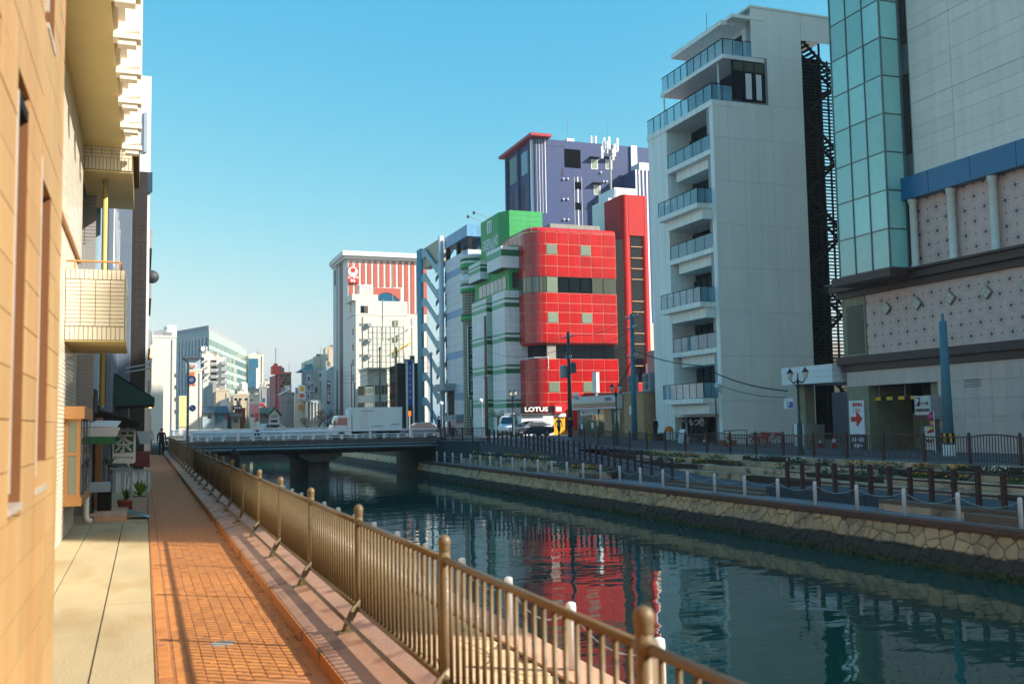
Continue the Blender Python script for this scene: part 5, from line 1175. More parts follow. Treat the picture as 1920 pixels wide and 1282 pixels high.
# low neighbour left of the mall
t = fb('grey_annex', 'pale blue-grey annex with sloped top left of the mall', 604, 612, 626, 690, 185, 'mall_shade', 'house_blue')
t = fb('beige_block', 'beige block with small balcony window left of the mall', 606, 610, 632, 652, 260, 'beige_wall', 'beige_wall'); fr(t, 'window', 'glass_dark', 612, 670, 616, 676)
# white building in front of the mall
wf = fb('white_office', 'cream white office building in front of the red-panelled mall', 650, 667, 764, 590, 165, 'cream_wall', 'white_lit')
fr(wf, 'step_wall', 'white_lit', 667, 563, 764, 591, .02, 8); fr(wf, 'top_block', 'white_lit', 660, 551, 709, 564, .02, 6); sd(wf, 'side_window', 'glass_dark', 656, 570, 658, 585)
fr(wf, 'window_frame', 'grey_dark', 676, 573, 690, 587, .05); fr(wf, 'window', 'glass_dark', 677, 574, 682.5, 586, .07); fr(wf, 'window', 'glass_warm', 683.5, 574, 689, 586, .07)
for q in (606, 635, 664, 694): fr(wf, 'window', 'glass_frost', 674, q, 686, q+5, .05); fr(wf, 'hood', 'grey', 688, q, 695, q+6, .7); bx('side_slot', wf, 'black', wf['_x0']-.05, 167, zY(660, q+20, 165), wf['_x0']+.05, 167.6, zY(660, q+8, 165))
for p in (673, 680, 686, 692): c = sY(p+2, 546, 167); obj('water_tank', MB().lathe((c.x, 167, c.z-.5), [(.5, 0), (.5, 1.4), (.35, 1.6)], 10), 'white_lit', wf)
fr(wf, 'pipe', 'grey', 717.5, 560, 718.3, 640, .12)
wr = fb('lit_white_wing', 'white wing with wire stair cage right of the cream office', 764, 764, 800, 592, 168, 'white_lit', 'white_lit')
cg = thing('mesh_stair_cage', 'pale wire mesh stair cage with yellow stair stringers', 'stair', (27, 163, 2)); Yc = 164.0
M('mesh_pale', (190, 196, 178), .6)
for k in range(9): a, b = sY(708+k*8.2, 600, Yc), sY(708+k*8.2, 760, Yc); bx('upright', cg, 'mesh_pale', a.x-.04, Yc-.04, b.z, a.x+.04, Yc+.04, a.z)
for k in range(14): z = zY(740, 600+k*11, Yc); bx('ring_bar', cg, 'mesh_pale', xY(708, 650, Yc), Yc-.05, z-.03, xY(774, 650, Yc), Yc-.01, z+.03)
for k in range(5): a, b = sY(735, 632+k*29, Yc+.6), sY(772, 613+k*29, Yc+.6); obj('stringer', MB().tube([a, b], .12, 5), ('white', 'yellow', 'white', 'yellow', 'white')[k], cg); a2_ = sY(738, 600+k*29, Yc+.8); bx('cage_panel', cg, 'glass_frost', a2_.x, Yc+.8, a2_.z-1.0, a2_.x+.8, Yc+.9, a2_.z)
# low cream building with ribbon windows
lc = fb('ribbon_window_building', 'low cream building with two ribbons of warm windows', 670, 702, 727, 722, 152, 'cream_wall', 'white_lit')
fr(lc, 'upper_storey', 'cream_wall', 690, 692, 727, 722, -.5, 6); fr(lc, 'eave', 'white_lit', 686, 689, 729, 692, .4, 6)
for q in (722, 753): 
    for k in range(4): fr(lc, 'window', 'glass_warm', 703+k*6, q, 708.3+k*6, q+17, .06)
    for k in range(6): sd(lc, 'window', 'glass_warm', 671.3+k*5, q+2.2-k*.25, 676+k*5, q+19-k*.25)
# dark building with frame
dk = fb('black_building', 'black faced building with blue vertical sign beside teal stair', 730, 745, 790, 684, 147, 'grey', 'black')
for q in (700, 722, 748): 
    for k in range(3): sd(dk, 'window', 'glass_dark', 731+k*4.5, q, 734.5+k*4.5, q+16)
bs = thing('blue_vertical_sign', 'tall blue rounded sign beside the black building', 'sign', (27, 143, 0)); Yb = 143.0; a, b = sY(765, 678, Yb), sY(773, 760, Yb); bx('panel', bs, 'blue', a.x, Yb, b.z, b.x, Yb+.3, a.z); obj('cap', MB().disc(((a.x+b.x)/2, Yb+.15, a.z), (0, 1, 0), (b.x-a.x)/2, .3, 16), 'blue', bs); bx('post', bs, 'white', a.x-.3, Yb, .2, a.x-.05, Yb+.2, a.z)
for k in range(6): bx('mark', bs, 'grey', a.x+.15, Yb-.02, a.z-1.0-k*.9, b.x-.15, Yb, a.z-.5-k*.9)
# ---- centre: far office and towers
def fpoly(name, label, pts, yt, m, cat='building'):
    """block on a free footprint given by photo column and distance"""
    P = [sY(p, yt, Y) for p, Y in pts]; zt = P[1].z
    t = thing(name, label, cat, (P[1].x, P[1].y, .1)); obj('wall', MB().prism([(p.x, p.y) for p in P]+[(P[2].x+P[0].x-P[1].x, P[2].y+P[0].y-P[1].y)], .1, zt), m, t); return t, P, zt
M('curtain_frame', (160, 176, 172), .5, var=.03)
og, P, zt = fpoly('glass_office', 'large glass office block with vertical fins behind the town', [(308, 262), (392, 240), (462, 300)], 619, 'curtain_frame')
def facade(t, A, B, z0, z1, nu, nv, m, fin=.0, gu=.16, gv=.3, name='pane'):
    A, B = Vector((A.x, A.y)), Vector((B.x, B.y)); d = (B-A); L_ = d.length; d.normalize(); n = Vector((d.y, -d.x))
    if n.y > 0: n = -n
    rot = math.atan2(d.y, d.x)
    for i in range(nu):
        for j in range(nv):
            p = A+d*(L_*i/nu+gu*.5)+n*.05; z = z0+(z1-z0)*j/nv+gv*.5
            o = put(name, ubox(m), m, t, (p.x, p.y, z), (0, 0, rot), (L_/nu-gu, .06, (z1-z0)/nv-gv)); 
        if fin: p = A+d*(L_*i/nu-.12)+n*(.5); put('fin', ubox('white'), 'white', t, (p.x, p.y, z0), (0, 0, rot), (.28, .5, z1-z0))
facade(og, P[0], P[1], 2, zt-1.5, 14, 9, 'glass_blue', fin=1, gu=.5, gv=.25); facade(og, P[1], P[2], 2, zt-1.5, 15, 9, 'glass_green', gu=.6, gv=1.0)  # sky reflection and sunlit face put into the two glass colours
obj('roof_screen', MB().prism([(p.x*.97+P[1].x*.03, p.y+1.5) for p in (P[0], P[1])]+[(P[2].x*.9+P[1].x*.1, P[2].y)]+[(P[0].x+P[2].x*.9-P[1].x*.9, P[0].y+P[2].y-P[1].y)], zt, zt+1.3), 'grey', og)
t = fb('white_hotel_slab', 'plain white slab building at the end of the left bank', 284, 286, 331, 632, 150, 'white_lit', 'white_lit'); c = sY(319, 628, 152); obj('water_tank', MB().lathe((c.x, 152, c.z-.4), [(.9, 0), (.9, 1.5), (.6, 1.8)], 12), 'white', t)
for k in range(5): fr(t, 'joint', 'mall_shade', 286+k*9, 632, 286.3+k*9, 800, .015)
for q in (700, 722, 745, 768): fr(t, 'window', 'grey_dark', 327.5, q, 330, q+7, .05)
bx('roof_rail', t, 'grey', t['_x0']+.2, 150.1, t['_zt'], t['_x1']-1.8, 150.2, t['_zt']+.9)
t = fb('teal_sign_house', 'narrow white house with teal sign on the left bank', 284, 285, 304, 700, 118, 'white_lit', 'white_lit'); fr(t, 'teal_sign', 'roof_teal', 291, 713, 302, 748, .6); fr(t, 'window', 'glass_dark', 294, 709, 298, 713, .05)
t = fb('yellow_house', 'narrow yellow house left of the furniture sign tower', 335, 336, 352, 742, 145, 'yellow', 'cream_wall'); fr(t, 'yellow_wall', 'yellow_pale', 336, 743, 351, 800, .1)
ap = fb('striped_apartments', 'white apartment block with dark balcony openings and sign tower', 376, 381, 425, 672, 205, 'white_lit', 'white_lit')
fr(ap, 'stair_tower', 'white_lit', 378, 659, 393, 700, 1.0, 3); fr(ap, 'sign_tower', 'white', 376, 650, 388, 661, 1.2, 2); fr(ap, 'tower_sign', 'navy', 374, 651, 386, 658.5, 1.4, 0); obj('emblem', MB().disc((xY(380, 655, 205), 203.5, zY(380, 655, 205)), (0, 1, 0), .45, .05, 14), 'white', ap)
for q in (675, 687, 699, 710): fr(ap, 'opening', 'black', 395, q, 406, q+4, .08); fr(ap, 'balcony_front', 'grey', 395, q+4, 406, q+10, .3); fr(ap, 'pod', 'grey', 414, q+3, 424, q+9, .8)
for q in (672, 684, 696, 708): c = sY(379.5, q+1, 204); obj('porthole', MB().disc((c.x, 203.9, c.z), (0, 1, 0), .35, .1, 14), 'navy', ap); a, b = sY(381, q+8, 203.8), sY(389, q+4, 203.8); obj('stair_line', MB().tube([a, b], .14, 4), 'grey', ap)
fs_ = fb('furniture_sign_tower', 'white furniture shop tower with orange characters', 352, 355, 379, 695, 150, 'white_lit', 'white_lit')
fr(fs_, 'top_block', 'house_blue', 351, 671, 376, 700, -.4, 6); fr(fs_, 'roof_cap', 'grey_dark', 349, 669, 378, 671, .2, 6); fr(fs_, 'sign_board', 'white', 355, 682, 368.5, 689, .3)
for body, q, wd, ht, pp in (('家具', 685.5, .85, .42, 361.5), ('家', 702, .85, .85, 361), ('具', 718, .85, .85, 361)): text(fs_, body, 'orange', (xY(pp, q, 150), 149.6 if q < 690 else 149.9, zY(pp, q, 150)), EX, EZ, wd, ht, bold=.01 if q < 690 else .02)
for q in (752, 757, 762, 767, 772, 777, 782): fr(fs_, 'small_sign', 'coral', 372, q, 374.5, q+3.5, .06)
t = fb('grey_blank_block', 'blank grey block in front of the striped apartments', 382, 399, 406, 716, 185, 'grey_wall', 'grey_wall')
t = fb('grey_gable_block', 'grey block with slanted white roof line near the apartments', 399, 405, 430, 733, 178, 'grey_wall', 'beige_wall')
t = fb('white_shop_hall', 'long white hall with lit front beside the teal-roofed houses', 380, 428, 434, 752, 160, 'white_lit', 'white_lit'); sd(t, 'side_wall', 'house_blue', 382, 762, 427, 800, .05)
def house(name, label, p0, p1, q_e, q_r, Y, wall, roof, dep=9, gable=True):
    a, b = sY(p0, q_e, Y), sY(p1, q_e, Y); zr2 = zY((p0+p1)/2, q_r, Y); t = thing(name, label, 'house', ((a.x+b.x)/2, Y, .1)); obj('wall', MB().box(a.x, Y, .1, b.x, Y+dep, a.z).ext([(a.x, Y, a.z), (b.x, Y, a.z), ((a.x+b.x)/2, Y, zr2)], (0, dep, 0)), wall, t)
    m = (a.x+b.x)/2
    for x0, x1 in ((a.x-.35, m), (b.x+.35, m)): obj('roof', MB().ext([(x0, Y-.35, a.z-.12), (x1, Y-.35, zr2+.12), (x1, Y-.35, zr2+.3), (x0, Y-.35, a.z+.06)], (0, dep+.7, 0)), roof, t)
    t['_Y'] = Y; t['_x0'] = a.x; return t
def hipside(name, label, p0, p1, q_e, q_r, Y, wall, roof, dep=8):
    """house with its ridge running across the view"""
    a, b = sY(p0, q_e, Y), sY(p1, q_e, Y); zr2 = zY((p0+p1)/2, q_r, Y); t = thing(name, label, 'house', ((a.x+b.x)/2, Y, .1)); bx('wall', t, wall, a.x, Y, .1, b.x, Y+dep, a.z)
    obj('roof', MB().ext([(a.x-.3, Y-.5, a.z-.1), (a.x-.3, Y+dep/2, zr2), (a.x-.3, Y+dep+.5, a.z-.1), (a.x-.3, Y+dep+.5, a.z+.15), (a.x-.3, Y+dep/2, zr2+.25), (a.x-.3, Y-.5, a.z+.15)], (b.x-a.x+.6, 0, 0)), roof, t); t['_Y'] = Y; t['_x0'] = a.x; return t
h = hipside('blue_roof_house', 'house with dark blue tiled roof nearest the white sign tower', 380, 402, 773, 764, 152, 'house_blue', 'roof_blue'); fr(h, 'window', 'glass_dark', 390, 776, 396, 784)
h = hipside('teal_shop_house', 'house with dark roof and turquoise shop board', 400, 426, 776, 763, 154, 'house_blue', 'roof_blue'); fr(h, 'turquoise_board', 'roof_teal', 407, 778, 416, 790, .3); fr(h, 'window', 'glass_dark', 420, 778, 425, 786)
h = hipside('grey_roof_house', 'small house with grey tiled roof beside the brown sign shop', 434, 450, 781, 774, 156, 'beige_wall', 'roof_grey'); fr(h, 'window', 'grey_dark', 437, 785, 447, 792)
t = fb('brown_sign_shop', 'red-brown brick shop with black lettered sign on top', 440, 441, 460, 768, 158, 'brick_red', 'brick_red'); fr(t, 'roof_sign', 'navy', 436, 760, 453, 768.5, .4); 
for k, p in enumerate((438.5, 443, 447.5)): fr(t, 'sign_mark', 'white', p, 762.5, p+3, 766, .45)
t = fb('beige_flats', 'beige flats with water tanks behind the pink-signed shop', 432, 438, 469, 741, 172, 'beige_wall', 'beige_wall'); grid(t, 'glass_dark', (440, 448, 459), (746,), 5, 4); c = sY(456, 728, 174); obj('water_tank', MB().lathe((c.x, 174, c.z-.6), [(.7, 0), (.7, 1.4), (.4, 1.7)], 10), 'white_lit', t); fr(t, 'roof_house', 'white_lit', 446, 733, 466, 742, -.6, 4)
t = fb('pink_sign_shop', 'white shop house with pink sign boards and red posters', 466, 468, 487, 742, 155, 'white_lit', 'white_lit'); fr(t, 'pink_board', 'pink', 469, 757, 486, 773, .12); grid(t, 'glass_frost', (471, 478.5), (763,), 5, 5); fr(t, 'poster', 'coral', 477, 774, 485, 783, .15); fr(t, 'poster', 'coral', 477, 786, 485, 790, .15); fr(t, 'window', 'glass_dark', 470, 776, 475, 781, .1); fr(t, 'window', 'glass_dark', 470, 748, 473, 751, .1)
h = house('green_roof_house', 'white gabled house with green roof in the middle distance', 505, 524, 778, 766, 158, 'house_white', 'roof_green'); fr(h, 'window', 'glass_frost', 508, 777, 520, 783); fr(h, 'window', 'glass_dark', 508, 787, 520, 791)
h = hipside('green_roof_wing', 'grey wing with green roof left of the gabled house', 485, 506, 776, 766, 160, 'grey_wall', 'roof_green'); fr(h, 'window', 'glass_dark', 489, 778, 500, 783)
h = house('red_gable_house', 'small white house with red gable roof behind the green-roofed one', 485, 497, 765, 757, 175, 'house_white', 'coral')
t = fb('grey_tower', 'grey white office tower with blue stepped glass left of the rose building', 466, 466, 494, 666, 300, 'grey_wall', 'cream_wall'); fr(t, 'blue_glass', 'glass_blue', 466, 672, 484, 690, .4); fr(t, 'blue_glass', 'glass_blue', 466, 692, 479, 728, .3); fr(t, 'rib', 'grey_dark', 489.5, 668, 491, 728, .1); fr(t, 'rib', 'white', 480, 690, 483, 728, .4); fr(t, 'base', 'roof_blue', 463, 728, 490, 733, .6)
t = fb('brown_grey_block', 'brown-grey blank block with one window before the tower', 484, 486, 500, 727, 190, 'grey_wall', 'grey_wall'); fr(t, 'window', 'glass_blue', 490, 746, 497, 754)
t = fb('distant_white_house', 'small distant white block left of the rose building', 494, 496, 508, 716, 230, 'white_lit', 'white_lit'); fr(t, 'window', 'glass_dark', 502, 720, 506, 723)
rs = fb('rose_building', 'rose red building with tan window grid and coral roof house', 506, 524, 546, 700, 200, 'rose', 'tan_frame')
obj('side', MB().box(rs['_x0']-.06, 200.0, .1, rs['_x0'], rs['_y1'], rs['_zt']+.02), 'rose', rs); fr(rs, 'corner', 'rose', 522, 700, 525, 790, .1)
for i in range(5):
    for j in range(5): fr(rs, 'window', 'glass_warm' if (i+j) % 3 else 'glass_dark', 526+i*4, 702+j*6.2, 529.2+i*4, 706.8+j*6.2, .06)
for j in range(14): sd(rs, 'window', 'glass_olive', 517, 702+j*6.4, 521, 706.5+j*6.4)
fr(rs, 'roof_house', 'coral', 512, 685, 530, 700, -1, 4); fr(rs, 'roof_house', 'coral', 516, 680, 523, 690, -2, 3); fr(rs, 'parapet', 'coral', 524, 697.5, 546, 700, .1, 5); c = sY(517, 680, 203); obj('mast', MB().tube([(c.x, 203, c.z), (c.x, 203, c.z+3)], .06, 4), 'grey', rs)
t = fb('grey_gabled_hall', 'grey hall with white roof rail and narrow slit windows', 524, 525, 552, 738, 175, 'grey_wall', 'grey_wall'); a, b = sY(524, 740, 174.8), sY(547, 727, 174.8); obj('roof_rail', MB().tube([a, b], .14, 5), 'white', t); grid(t, 'grey_dark', (530, 536, 540, 545), (752,), 1.2, 4)
obj('gable', MB().ext([(sY(524, 739, 175).x, 175, zY(524, 739, 175)), (xY(552, 739, 175), 175, zY(552, 739, 175)), (xY(541, 733, 175), 175, zY(541, 732, 175))], (0, 6, 0)), 'white_lit', t)
t = fb('pale_poster_block', 'pale block carrying a tall fruit-coloured poster', 551, 553, 572, 741, 172, 'white_lit', 'cream_wall'); pb_ = fr(t, 'poster', 'white', 559, 722, 572, 748, .5); fr(t, 'poster_patch', 'petal_yellow', 562, 725, 570, 733, .55); fr(t, 'poster_patch', 'coral', 561, 738, 570, 745, .55); fr(t, 'poster', 'yellow', 559, 759, 567, 767, .6); fr(t, 'poster_patch', 'coral', 561.5, 760, 564.5, 765, .65)
tq = fb('teal_roof_hotel', 'ornate pale blue hotel with teal mansard roof', 566, 568, 588, 695, 205, 'house_blue', 'house_blue'); a, b = sY(573, 695, 205), sY(588, 695, 205); zt_ = zY(588, 681, 205); obj('mansard', MB().add([(a.x-1, 205, a.z), (b.x, 205, a.z), (b.x, 213, a.z), (a.x-1, 213, a.z), (a.x+1.2, 206.5, zt_), (b.x, 206.5, zt_), (b.x, 211, zt_), (a.x+1.2, 211, zt_)], [(0, 1, 5, 4), (1, 2, 6, 5), (2, 3, 7, 6), (3, 0, 4, 7), (4, 5, 6, 7)]), 'roof_teal', tq)
for q, z_ in ((707, 0), (723, 1), (740, 2)): fr(tq, 'window_frame', 'white', 575, q-4, 582, q+7, .25); fr(tq, 'window', 'glass_dark', 577, q-1, 580, q+6, .3)
for q in (716, 732): fr(tq, 'cornice', 'white', 570, q, 588, q+2.5, .5)
t = fb('beige_hotel_tower', 'beige tower with ornate white window right of the teal roof', 565, 588, 611, 671, 210, 'beige_wall', 'cream_wall'); fr(t, 'ornate_frame', 'white', 596, 695, 604, 714, .3); fr(t, 'window', 'glass_dark', 598.5, 700, 601.5, 706, .35); fr(t, 'roof_house', 'white_lit', 600, 663, 616, 672, -1, 5); fr(t, 'window', 'glass_dark', 592, 726, 595, 736, .1)
t = fb('arcade_canopy_hall', 'low white hall with pale blue sloped canopy', 572, 573, 606, 760, 170, 'white_lit', 'cream_wall'); a, b = sY(572, 747, 169), sY(598, 752, 169); obj('canopy', MB().ext([a, b, b-EZ*.4, a-EZ*.4], (0, 6, 0)), 'house_blue', t)
for k in range(5): fr(t, 'column', 'white', 574+k*6, 750, 575.2+k*6, 790, 1.0)
# right-bank filler behind the frontage, seen in gaps and in the water
for i, (X, Y, w_, d_, h_, m, l) in enumerate(((50, 80, 14, 14, 9, 'grey_wall', 'low grey building behind the corner store'), (48, 112, 18, 12, 14, 'cream_wall', 'cream building behind the green sign tower'), (56, 64, 10, 8, 7, 'beige_wall', 'beige back building seen through the steel stair'))):
    t = thing('back_building', l, 'building', (X, Y, 0), 'back buildings'); bx('wall', t, m, X, Y, 0, X+w_, Y+d_, h_)
# ================================================================ near bank: orange stone building
M('orange_stone', (170, 138, 92), .6, var=.13, scale=2.2, ov=.06, stretch=(1, 1, .3), dirt=((164, 118, 70), .46, .75, .9), bump=.3, bscale=45, streak=.12); M('orange_joint', (150, 98, 52), .8); M('reveal', (112, 72, 38), .6, var=.05); M('frame_silver', (196, 186, 176), .35, metal=.3)
ob = thing('orange_stone_building', 'orange stone clad wall with tall slot windows at the left edge', 'building', (-2, 4, 0))
OX, OY = -.5, 6.75
SL = [(4.42, 4.86, 1.50, 3.14), (5.46, 6.03, 1.52, 3.13), (5.62, 6.05, 3.95, 6.0), (3.2, 3.9, 1.5, 3.14)]
obj('core', MB().box(-3.5, -6, -.1, OX-.22, OY-.03, 14).box(OX-.22, -6, -.1, OX-.03, 3.0, 14), 'orange_joint', ob)
cols = [3.0, 3.55, 3.9, 4.42, 4.86, 5.46, 6.03, 6.40, OY]; z = -.06
while z < 7:
    for a, b in zip(cols, cols[1:]):
        if any(y0-.05 < (a+b)/2 < y1+.05 and z0-.02 < z+.1 < z1 for y0, y1, z0, z1 in SL): continue
        o_ = random.uniform(-.0015, .0015); bx('stone_panel', ob, 'orange_stone', OX-.2, a+.002, z+.002, OX+o_, b-.002, z+.203)
    z += .206
obj('upper_wall', MB().box(OX-.2, 3.0, z, OX, OY, 14), 'orange_stone', ob)
for y0, y1, z0, z1 in SL[:3]:
    bx('window_reveal', ob, 'reveal', OX-.26, y0, z0-.08, OX-.2, y1, z1+.1); bx('window_jamb', ob, 'reveal', OX-.2, y1-.03, z0-.06, OX-.004, y1+.006, z1); bx('window_lintel', ob, 'black', OX-.2, y0, z1-.02, OX-.004, y1, z1+.03); bx('window_frame', ob, 'frame_silver', OX-.2, y0, z0, OX+.004, y0+.025, z1); bx('window_pane', ob, 'dark_void', OX-.215, y0+.03, z1-.32, OX-.19, y1-.02, z1); bx('window_sill', ob, 'frame_silver', OX-.2, y0, z0-.09, OX+.006, y1, z0-.06)
# ================================================================ cream tiled building
M('cream_tile', (216, 208, 188), .4, var=.05, scale=3, ov=.04, coat=.2); M('cream_joint', (112, 90, 62), .85); M('cream_render', (214, 196, 140), .7, var=.05, scale=.8); M('cream_white', (232, 222, 208), .6, var=.03); M('ochre_frame', (190, 138, 84), .5, var=.06); M('pipe_ochre', (188, 172, 104), .5)
cr = thing('cream_tiled_building', 'cream tiled building with balconies, fins and a bay window', 'building', (-2, 16, 0))
CX = -1.2
def courses(parent, name, X, ya, yb, za, zb, hy=.30, hz=.062, face='x', xa=None, xb=None, m='cream_tile', soldier=False, limit=0):
    """tile courses; X or Y facing; the first `limit` become single pieces, the rest are joined"""
    global CT
    nz = max(1, round((zb-za)/hz)); dz = (zb-za)/nz; u0, u1 = (ya, yb) if face == 'x' else (xa, xb); nu = max(1, round((u1-u0)/hy)); du = (u1-u0)/nu; big = MB(); k = 0
    for j in range(nz):
        for i in range(nu):
            a, b = u0+i*du+.005, u0+(i+1)*du-.005; c, d = za+j*dz+.0048, za+(j+1)*dz-.0048; e = random.uniform(-.0012, .0012)
            bb = (X-.012, a, c, X+.006+e, b, d) if face == 'x' else (a, X-.006-e, c, b, X+.012, d)
            if k < limit: bx(name, parent, m, *bb)
            else: big.box(*bb)
            k += 1
    if big.v: stuff(name+'_field', big, m, parent)
obj('core', MB().box(-5, OY, -.1, CX-.01, 20.3, 16).box(-5, 20.3, -.1, -1.9, 24.2, 16), 'cream_joint', cr)
courses(cr, 'wall_tile', CX-.006, 10.5, 20.3, 0, 4.9, .6, .066); courses(cr, 'wall_tile', CX+.05, 10.5, 20.3, 4.92, 9, .6, .075)
obj('upper_bay', MB().box(CX-.01, OY, 4.9, CX+.045, 20.3, 16), 'cream_joint', cr); bx('bay_soffit', cr, 'ochre_frame', CX-.02, OY, 4.86, CX+.06, 20.25, 4.899)
# lower balcony box
lbx0, lbx1, lby0, lby1, lz0, lz1 = CX+.006, -.31, 17.2, 20.0, 3.17, 4.31
bal = obj('balcony', MB().box(lbx0, lby0, lz0, lbx1, lby1, lz1), 'cream_joint', cr)
courses(bal, 'balcony_tile', lby0, 0, 0, lz0+.22, lz1-.17, .198, .0625, 'y', lbx0, lbx1-.005, limit=90)
courses(bal, 'soldier_tile', lby0, 0, 0, lz1-.165, lz1, .0655, .165, 'y', lbx0, lbx1-.005, limit=20); courses(bal, 'soldier_tile', lby0, 0, 0, lz0, lz0+.215, .0655, .215, 'y', lbx0, lbx1-.005, limit=20)
courses(bal, 'side_tile', lbx1, lby0, lby1, lz0, lz1, .2, .0625)
bx('balcony_soffit', cr, 'cream_render', lbx0, lby0+.01, lz0-.02, lbx1, lby1, lz0-.002)
obj('hand_rail', MB().tube([(lbx0, lby0+.10, lz1+.14), (lbx1-.10, lby0+.10, lz1+.14), (lbx1-.08, lby0+.14, lz1+.13), (lbx1-.08, lby1, lz1+.13)], .018, 6), 'ochre_frame', cr); 
for x in (lbx0+.12, lbx1-.09): bx('rail_post', cr, 'ochre_frame', x-.012, lby0+.09, lz1, x+.012, lby0+.115, lz1+.14)
# big oversailing storey with fins
sz = 7.2
obj('oversail', MB().box(CX+.05, 6.8, sz, -.46, 20.5, 16), 'cream_render', cr); obj('oversail_face', MB().box(-.46, 6.8, sz+.35, -.40, 20.5, 16), 'cream_white', cr)
for k in range(7):
    y = 11.4+k*1.45
    f = obj('fin', MB().ext([(-.46, y, sz-.04), (-.12, y, sz+.02), (-.12, y, sz+5), (-.46, y, sz+5)], (0, .12, 0)), 'cream_white', cr)
    bx('fin_ledge', cr, 'cream_white', -.46, y-.05, sz-.12, -.10, y+.20, sz-.045); bx('fin_ledge', cr, 'cream_white', -.40, y-.02, sz-.20, -.16, y+.17, sz-.125)
    bx('panel', cr, 'cream_white', -.39, y+.14, sz+.1, -.30, y+1.38, sz+.95); bx('window', cr, 'glass_dark', -.395, y+.2, sz+1.0, -.37, y+1.36, sz+2.6); bx('red_curtain', cr, 'maroon', -.385, y+1.0, sz+1.0, -.365, y+1.3, sz+1.9)
    bx('panel', cr, 'cream_white', -.39, y+.14, sz+2.7, -.30, y+1.38, sz+3.9)
# upper rear box and end pier
ub = obj('upper_balcony', MB().box(CX, 20.5, 6.75, -.27, 24, 12), 'cream_joint', cr); courses(ub, 'soldier_tile', 20.5, 0, 0, 6.75, 7.0, .0655, .25, 'y', CX, -.28, limit=14); courses(ub, 'band_tile', 20.5, 0, 0, 7.0, 7.2, .2, .065, 'y', CX, -.28, limit=15); bx('soffit', cr, 'cream_render', CX, 20.52, 6.72, -.27, 24, 6.748)
ep = obj('end_pier', MB().box(-.46, 20.6, 7.21, -.16, 24, 16), 'cream_joint', cr); courses(ep, 'pier_tile', 20.6, 0, 0, 7.2, 16, .2, .0667, 'y', -.46, -.16, limit=100)
obj('pole', MB().tube([(-.78, 21.2, 2.2), (-.78, 21.2, 6.73)], .05, 8), 'pipe_ochre', cr, True)
courses(cr, 'side_tile', 22.6, 0, 0, 0, 6.7, .2, .075, 'y', -1.9, -1.0, m='grey_wall'); 
# bay window
bw_ = obj('bay_window', MB().box(CX, 17.6, .52, -.93, 20.25, .66).box(CX, 17.5, 1.92, -.90, 20.35, 2.12), 'ochre_frame', cr)
for (x0, x1, y0, y1) in ((CX, -.95, 17.62, 17.66), (-.97, -.94, 17.62, 20.2)):
    if y1-y0 < .1:
        for a, b in ((.70, 1.33), (1.38, 1.88)): bx('pane', bw_, 'glass_frost', x0+.03, y0+.01, a, x1-.06, y0+.03, b)
        for zz in (.66, 1.33, 1.88): bx('frame_bar', bw_, 'ochre_frame', x0, y0-.01, zz, x1, y0+.04, zz+.05)
        for xx in (x0, x1-.07): bx('frame_bar', bw_, 'ochre_frame', xx, y0-.012, .66, xx+.06, y0+.042, 1.92)
    else:
        for k in range(3): bx('pane', bw_, 'glass_dark', x0+.005, y0+.08+k*.84, .70, x1-.012, y0+.84+k*.84, 1.88); bx('frame_bar', bw_, 'grey_dark', x0, y0+k*.84, .66, x1, y0+.06+k*.84, 1.92)
        for k in range(3): bx('note', bw_, 'white', x1-.011, y0+.15, 1.2+k*.2, x1-.006, y0+.3, 1.3+k*.2)
obj('downpipe', MB().tube([(-1.0, 20.45, .55), (-1.0, 20.45, .12), (-.97, 20.4, .05), (-.9, 20.35, .04)], .055, 8), 'cream_white', cr, True)
# ================================================================ left-bank row beyond
M('blue_panel_wall', (150, 178, 196), .5, var=.06); M('mauve_wall', (98, 112, 130), .65, var=.06); M('brown_tile', (34, 28, 28), .6, var=.12, ov=.08); M('awning_green', (8, 62, 58), .75, var=.06); M('awning_dark', (28, 30, 34), .7); M('stripe_white', (206, 210, 214), .7)
sa = thing('blue_panel_shop', 'shop building with pale blue panels and tall dark windows', 'building', (-2, 26, 0))
obj('wall', MB().box(-6, 24.3, -.05, -1.02, 29.0, 13), 'blue_panel_wall', sa)
for k in range(4):
    for j in range(4): bx('panel', sa, 'blue_panel_wall', -1.02, 24.32+k*1.17+.01, 2.4+j*2.6+.01, -.99, 24.32+(k+1)*1.17-.01, 2.4+(j+1)*2.6-.01)
for y in (25.2, 25.7, 27.6): bx('dark_fin', sa, 'navy', -.99, y, 2.4, -.93, y+.14, 12.8)
bx('shop_window', sa, 'glass_dark', -1.02, 24.5, .3, -.985, 28.8, 2.3)
mv = thing('mauve_building', 'mauve grey building with sliding windows on the left bank', 'building', (-2, 34, 0))
obj('wall', MB().box(-6, 29.1, -.05, -.85, 36.4, 12).box(-6, 36.4, -.05, -.50, 39.4, 12), 'mauve_wall', mv)
for k in range(5): bx('window', mv, 'glass_blue', -.86, 29.4+k*1.4, 6.3, -.82, 30.6+k*1.4, 8.2); bx('window_frame', mv, 'white', -.855, 29.3+k*1.4, 6.2, -.815, 29.4+k*1.4, 8.3)
bx('window_sill', mv, 'grey', -.86, 29.2, 6.1, -.78, 36.3, 6.2)
for k in range(3): bx('low_window', mv, 'glass_dark', -.86, 29.6+k*2.2, .5, -.82, 31.4+k*2.2, 2.2)
bt = thing('brown_tile_pier', 'dark brown tiled party wall between left-bank houses', 'wall', (-.3, 39.6, 0)); obj('core', MB().box(-6, 39.5, -.05, .02, 41.0, 11.4), 'brown_tile', bt); courses(bt, 'tile', 39.5, 0, 0, 2.2, 11.4, .2, .30, 'y', -.42, .02, m='brown_tile', limit=70)
